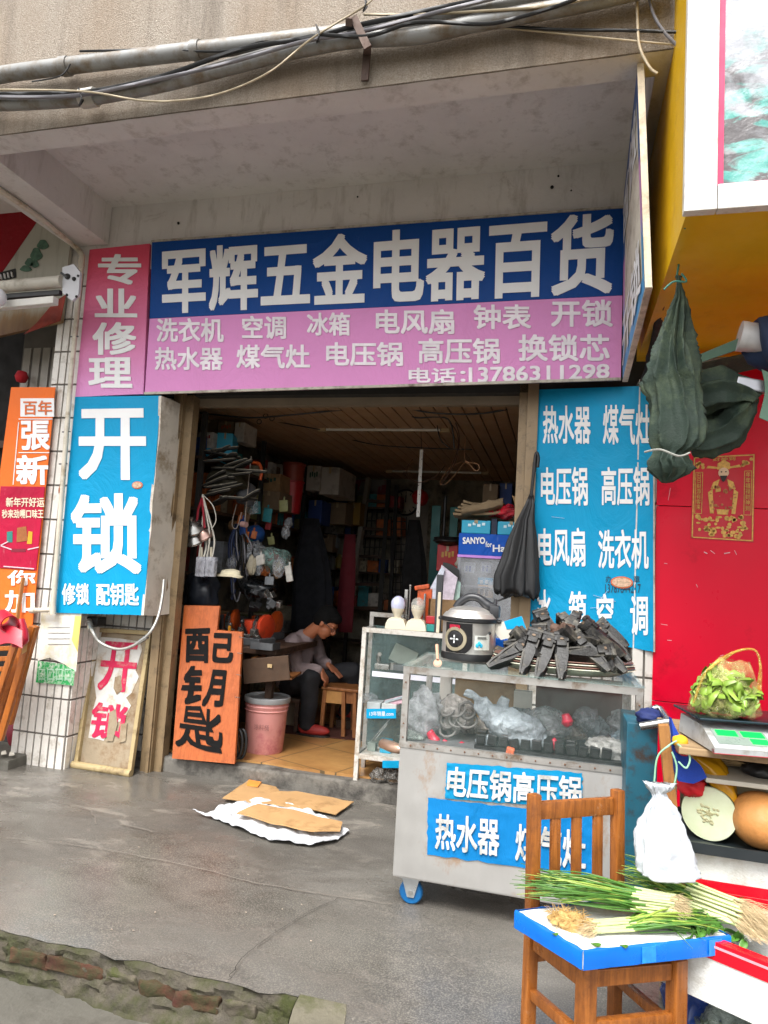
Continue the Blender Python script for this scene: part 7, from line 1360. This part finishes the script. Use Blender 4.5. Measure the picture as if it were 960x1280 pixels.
# orange banner and crimson poster
OR=printed('orange banner vinyl','e8702a',fade='efb08a')
t=thing('orange_banner','orange cloth banner with white characters covering the left edge pillar','banner',LF(30,790))
B().poly([LF(*p) for p in ((14,484),(69,484),(40,785),(-26,785))],(0,.006,0)).build('cloth',OR,t)
b=B(); q=rect(26,498,68,521,LF); b.poly([p+Vector((0,-.004,0)) for p in q],(0,.003,0)); b.build('name_plate',WHITE,t)
text(t,[('百年',rect(30,501,66,519,LF))],mat('orange lettering','d86a2a',.5),name='orange_lettering',off=(0,-.007,0))
text(t,[('張',rect(27,526,63,563,LF),dict(bold=.035)),('新',rect(21,569,61,606,LF),dict(bold=.04)),('你',rect(10,713,45,732,LF),dict(bold=.03)),('加',rect(6,738,44,766,LF),dict(bold=.03))],WHITE,off=(0,-.005,0))
b=B(); b.bar(LF(24,524)+Vector((0,-.004,0)),LF(66,524)+Vector((0,-.004,0)),.004,.006); b.bar(LF(24,528)+Vector((0,-.004,0)),LF(17,606)+Vector((0,-.004,0)),.004,.006); b.bar(LF(24,566)+Vector((0,-.004,0)),LF(62,566)+Vector((0,-.004,0)),.004,.006); b.build('rule_line',WHITE,t)
t=thing('festive_poster','crimson New Year food poster pasted on the orange banner','poster',LF(25,712)); pf=lambda px,py:LF(px,py)+Vector((0,-.008,0))
B().poly([pf(*p) for p in ((2,608),(57,608.5),(46,713),(-10,709))],(0,.003,0)).build('sheet',printed('crimson poster paper','b0123a',var=.25),t)
text(t,[('新年开好运',rect(9,622,57,634,pf),dict(bold=.03)),('秒来劲嗍口味王',rect(4,637,56,648,pf),dict(bold=.03))],mat('cream lettering','e3d2b8',.5),off=(0,-.003,0))
b=B(); [b.poly([pf(*p)+Vector((0,-.003,0)) for p in pts],(0,.002,0)) for pts in (((23,660),(34,658),(36,676),(22,678)),)]; pk=b.build('food_print',mat('brown food print','9a5a2a',.5,var=.3,vs=40),t); b=B(); b.poly([pf(*p)+Vector((0,-.003,0)) for p in ((10,665),(17,664),(17,678),(10,678))],(0,.002,0)); b.build('green_print',mat('teal print','2a7a70',.5),t); b=B(); b.poly([pf(*p)+Vector((0,-.003,0)) for p in ((37,664),(42,665),(41,680),(35,680))],(0,.002,0)); b.build('yellow_print',mat('yellow print','c99a1a',.5),t)
b=B(); [b.bar(pf(*a)+Vector((0,-.003,0)),pf(*c)+Vector((0,-.003,0)),.003,.008) for a,c in (((2,682),(16,687)),((36,687),(50,684)),((2,682),(12,677)),((6,708),(44,711)))]; b.build('white_line',mat('poster white line','d8b8c0',.5),t)
b=B(); b.poly([pf(*p)+Vector((0,-.002,0)) for p in ((16,686),(34,686),(33,690),(15,690))],(0,.0015,0)); b.build('dark_band',mat('dark crimson','7a0f2a',.5),t)
b=B(); b.bar(LF(33,722)+Vector((0,-.03,0)),LF(26,780)+Vector((0,-.04,0)),.02,.02); b.solo('wooden_stick',mat('plain stick','a8703a',.6),'thin wooden stick in front of the orange banner','stick')
# peeling notice on the pillar
PFc=lambda px,py:P(px,py,y=-.349)
t=thing('pillar_notice','peeling white and green paper notice pasted over the pillar tiles','notice',PFc(70,860))
b=B(); b.poly([PFc(*p) for p in ((52,766),(102,766),(95,840),(80,830),(62,822),(47,826))],(0,.003,0)); b.build('white_sheet',mat('peeling paper','d8d6cf',.8,var=.05,vs=10,dirt=('c9b87a',.4,4)),t)
b=B(); b.poly([PFc(*p)+Vector((0,-.003,0)) for p in ((48,826),(62,828),(78,830),(94,838),(92,857),(45,853))],(0,.002,0)); gp=b.build('green_sheet',mat('peeling green print','1f9a4e',.7,var=.1,dirt=('d5d8cc',.45,30)),t)
text(gp,[('办理',rect(49,836,68,850,PFc),dict(bold=.0)),('业务',rect(71,837,90,853,PFc),dict(bold=.0))][:0] or [('口口口口',rect(49,836,90,851,PFc),dict(bold=.0))],mat('pale green strokes','a8d0b4',.6),name='faded_strokes',off=(0,-.006,0))
b=B(); [b.bar(PFc(60,784+7*k)+Vector((0,-.003,0)),PFc(88,784+7*k)+Vector((0,-.003,0)),.002,.004) for k in range(4)]; b.build('faded_rule',mat('faint grey ink','a5a5a2',.7),t)
b=B(); b.poly([PFc(*p)+Vector((0,-.002,0)) for p in ((94,770),(102,770),(97,815),(90,800))],(0,.0015,0)); b.build('yellow_tear',mat('yellow paper','d6bd6a',.7),t)
# leaning board with torn paper
lb_=lambda px,py:P(px,py,y=-.235+.16*(962-py)/170)
t=thing('leaning_board','weathered framed board with torn pink 开锁 lettering leaning on the tiles','board',lb_(130,965))
WWD=mat('weathered board','9a8b74',.85,var=.2,vs=6,bump=.3,bs=40,dirt=('7a5f42',.5,7)); BAM=mat('grubby bamboo','b09c72',.6,var=.2,vs=9,dirt=('6e5c40',.4,9))
B().poly([lb_(*p) for p in ((124,790),(186,795),(161,962),(99,955))],(0,.02,0)).build('panel',WWD,t)
for a,c,nm in (((122,787),(97,958),'frame_bar'),((189,791),(164,966),'frame_bar'),((122,787),(189,791),'frame_bar')): B().bar(lb_(*a)+Vector((0,-.012,0)),lb_(*c)+Vector((0,-.012,0)),.03,.035,up=(0,-1,0),bev=.004).build(nm,BAM,t)
B().tube([lb_(94,957)+Vector((0,-.03,.015)),lb_(167,968)+Vector((0,-.03,.012))],.025,14).build('bamboo_foot',BAM,t,smooth=50)
pts=[(124,796),(150,798),(176,802),(178,812),(170,838),(174,846),(165,866),(158,872),(164,882),(155,900),(140,905),(130,926),(124,924),(111,922),(116,890),(121,872),(118,850),(122,820)]
b=B(); b.poly([lb_(*p)+Vector((0,-.005,0)) for p in pts],(0,.003,0)); pw=b.build('torn_paper',mat('torn white paper','cdcac4',.8,var=.06,vs=14,dirt=('a98f6e',.35,9)),t)
MAG=mat('faded magenta paint','c4184a',.6,var=.12,dirt=('b98f80',.25,16))
text(pw,[('开',[lb_(*p) for p in ((131,801),(175,804),(168,866),(122,862))],dict(bold=.03)),('锁',[lb_(*p) for p in ((118,876),(164,882),(156,924),(110,922))],dict(bold=.03))],MAG,off=(0,-.008,0),wob=.008)
b=B(); b.poly([lb_(*p)+Vector((0,-.011,0)) for p in ((145,846),(152,844),(154,862),(147,868),(143,860))],(0,.002,0)); b.poly([lb_(*p)+Vector((0,-.011,0)) for p in ((138,890),(146,886),(148,905),(142,926),(134,926))],(0,.002,0)); b.poly([lb_(*p)+Vector((0,-.011,0)) for p in ((152,905),(160,903),(158,926),(150,928))],(0,.002,0)); b.build('torn_gap',WWD,t)
# black socket, grey hose
t=thing('water_hose','grey braided hose looping from under the cyan lock sign','hose',P(150,810,y=-.42))
Hh=lambda px,py,y=-.42:P(px,py,y=y); B().tube([Hh(112,782,-.3),Hh(116,790),Hh(124,802),(Hh(140,810)),Hh(155,811),Hh(172,804),Hh(188,790),Hh(198,770,-.36),Hh(203,745,-.3),Hh(205,725,-.25)],.010,8,smooth=8).build('tube',mat('braided grey hose','a5a39d',.35,metal=.4,var=.2,vs=60),t,smooth=60)
B().tube([Hh(111,776,-.3),Hh(114,788,-.38)],.02,12).build('coupling',STEEL,t,smooth=50); B().tube([Hh(174,803),Hh(184,796)],.016,12).build('coupling',STEEL,t,smooth=50)
b=B(); b.box(P(117,776,y=-.2),(.14,.10,.06),bev=.01); b.solo('black_valve_box',BLK,'black valve block under the cyan lock sign','valve box')
# stacked wooden folding chairs, left edge
CW4=wood('orange varnished slat wood','b0641f','874512',2,rough=.35)
Cc=lambda px,py,y:P(px,py,y=y)
for j,(dy,dx,lb) in enumerate(((-.62,0,'orange slatted folding chair leaning at the left edge, the nearer one'),(-.50,10,'orange slatted folding chair leaning at the left edge, the further one'))):
    t=thing('folding_chair',lb,'chair',Cc(15+dx,930,dy),'folding chairs at the left edge')
    for a,c in (((20+dx,803),(-30+dx,950)),((41,783),(0+dx,925)) if j==0 else ((45,782),(12,905)),((-22,800),(-62,950))): B().bar(Cc(*a,dy),Cc(*c,dy),.045,.03,up=(0,-1,0),bev=.006).build('rail',CW4,t,smooth=30)
    for k in range(6): B().bar(Cc(-24-k*6,812+k*13,dy+.02),Cc(14+dx-k*4.2,810+k*13,dy+.02),.03,.02,up=(0,-1,0),bev=.004).build('slat',CW4,t)
b=B(); b.poly([Cc(*p,-.68) for p in ((29,797),(34,800),(33,814),(27,818))],(0,.004,0)); b.solo('hinge_plate',mat('tan plate','b58a50',.5),'tan hinge plate with dark lettering marks on the folding chair','plate')
RS=mat('crimson rubber','b0182f',.4,var=.1)
b=B(); b.tube([Cc(2,772,-.75),Cc(12,780,-.8)],.05,20,cap=False); b.grid(lambda u,v:Cc(-10+38*u,790+22*v-8*math.sin(u*3),-.78-.06*v),14,8); b.tube([Cc(26,775,-.7),Cc(28,800,-.72),Cc(16,806,-.78)],[.02,.035,.01],12,smooth=4); b.solo('crimson_boot',RS,'crimson rubber roll draped over the folding chairs','rubber roll',thick=.008,smooth=40)
b=B(); b.lathe([(.09,0),(.10,.01),(.12,.08),(.11,.13),(.05,.17)],P(17,934,z=.085)+Vector((0,.08,0)),24,sy=.8); b.noise(.01,20,2); b.solo('maroon_basket',mat('maroon basket weave','7d1a2a',.6,var=.35,vs=40,stretch=(1,1,4)),'maroon woven basket on the step behind the folding chairs','basket',smooth=50)
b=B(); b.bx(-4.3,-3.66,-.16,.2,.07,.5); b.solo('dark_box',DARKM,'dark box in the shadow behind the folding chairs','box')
b=B(); [b.poly([P(x,y,z=.086),P(x+5,y-1,z=.086),P(x+6,y+3,z=.086),P(x-1,y+4,z=.086)],(0,0,.006)) for x,y in ((2,940),(12,941))]; b.solo('paper_scrap',WPL,'white paper scraps on the left step','paper')
# ================================================================== cardboard and sack on the pavement
def sheet(pts,z,th,mt,lb,nm,cat,amp=.01,fq=6,n=4,seed=0,edge=0):
    b=B(); vs=[b.bm.verts.new(P(x,y,z=z)) for x,y in pts]; b.bm.faces.new(vs); b.subdiv(n)
    for v in b.bm.verts:
        k=noise.noise(Vector((v.co.x*fq,v.co.y*fq,seed))); k2=noise.noise(Vector((v.co.x*fq*3,v.co.y*fq*3,seed+5))); v.co.z=z+abs(k)*amp*2+k2*amp*.5+.004; v.co.x+=.012*k2*edge; v.co.y+=.012*k*edge
    return b.solo(nm,mt,lb,cat,smooth=40,thick=th)
sheet([(240,1016),(260,1019),(280,1007),(310,1002),(350,1003),(395,1018),(436,1040),(420,1052),(390,1058),(340,1052),(300,1037),(270,1024)],.012,.003,mat('white woven sack','cfd2d6',.5,var=.08,vs=8,bump=.5,bs=60,dirt=('8f9092',.3,9)),'crumpled white woven sack spread under the cardboard on the pavement','sack','sack',.014,9,5,1,.35)
CP=mat('pale flat cardboard','b08a5c',.85,var=.1,vs=5,bump=.1,bs=60,dirt=('8a6840',.25,6))
sheet([(310,977),(345,985),(349,991),(370,991),(412,998),(442,1004),(420,1019),(390,1013),(350,1009),(278,999)],.016,.005,CP,'torn flat cardboard sheet nearest the shop step','cardboard','cardboard',.006,4,4,3)
sheet([(322,1007),(350,1011),(385,1019),(428,1029),(425,1041),(390,1041),(345,1032),(296,1018)],.046,.005,CP,'smaller torn cardboard piece lying on the white sack','cardboard','cardboard',.006,4,4,7)
b=B(); b.poly([P(x,y,z=.028) for x,y in ((311,975),(327,978),(322,984),(308,982))],(0,0,.004)); b.solo('orange_scrap',mat('orange card','d98a3a',.6),'small orange card scrap at the tip of the cardboard','scrap')
random.seed(14); b=B()
for k in range(16):
    px,py=random.uniform(0,640),random.uniform(1010,1200); c=P(px,py,z=.008); b.ball(c,(random.uniform(.003,.006),random.uniform(.002,.005),.002),6)
b.solo('litter_grit',mat('pale grit','97897a',.9,var=.4,vs=90),'pale specks of grit strewn over the wet pavement','grit'); bpy.data.objects['litter_grit']['kind']='stuff'
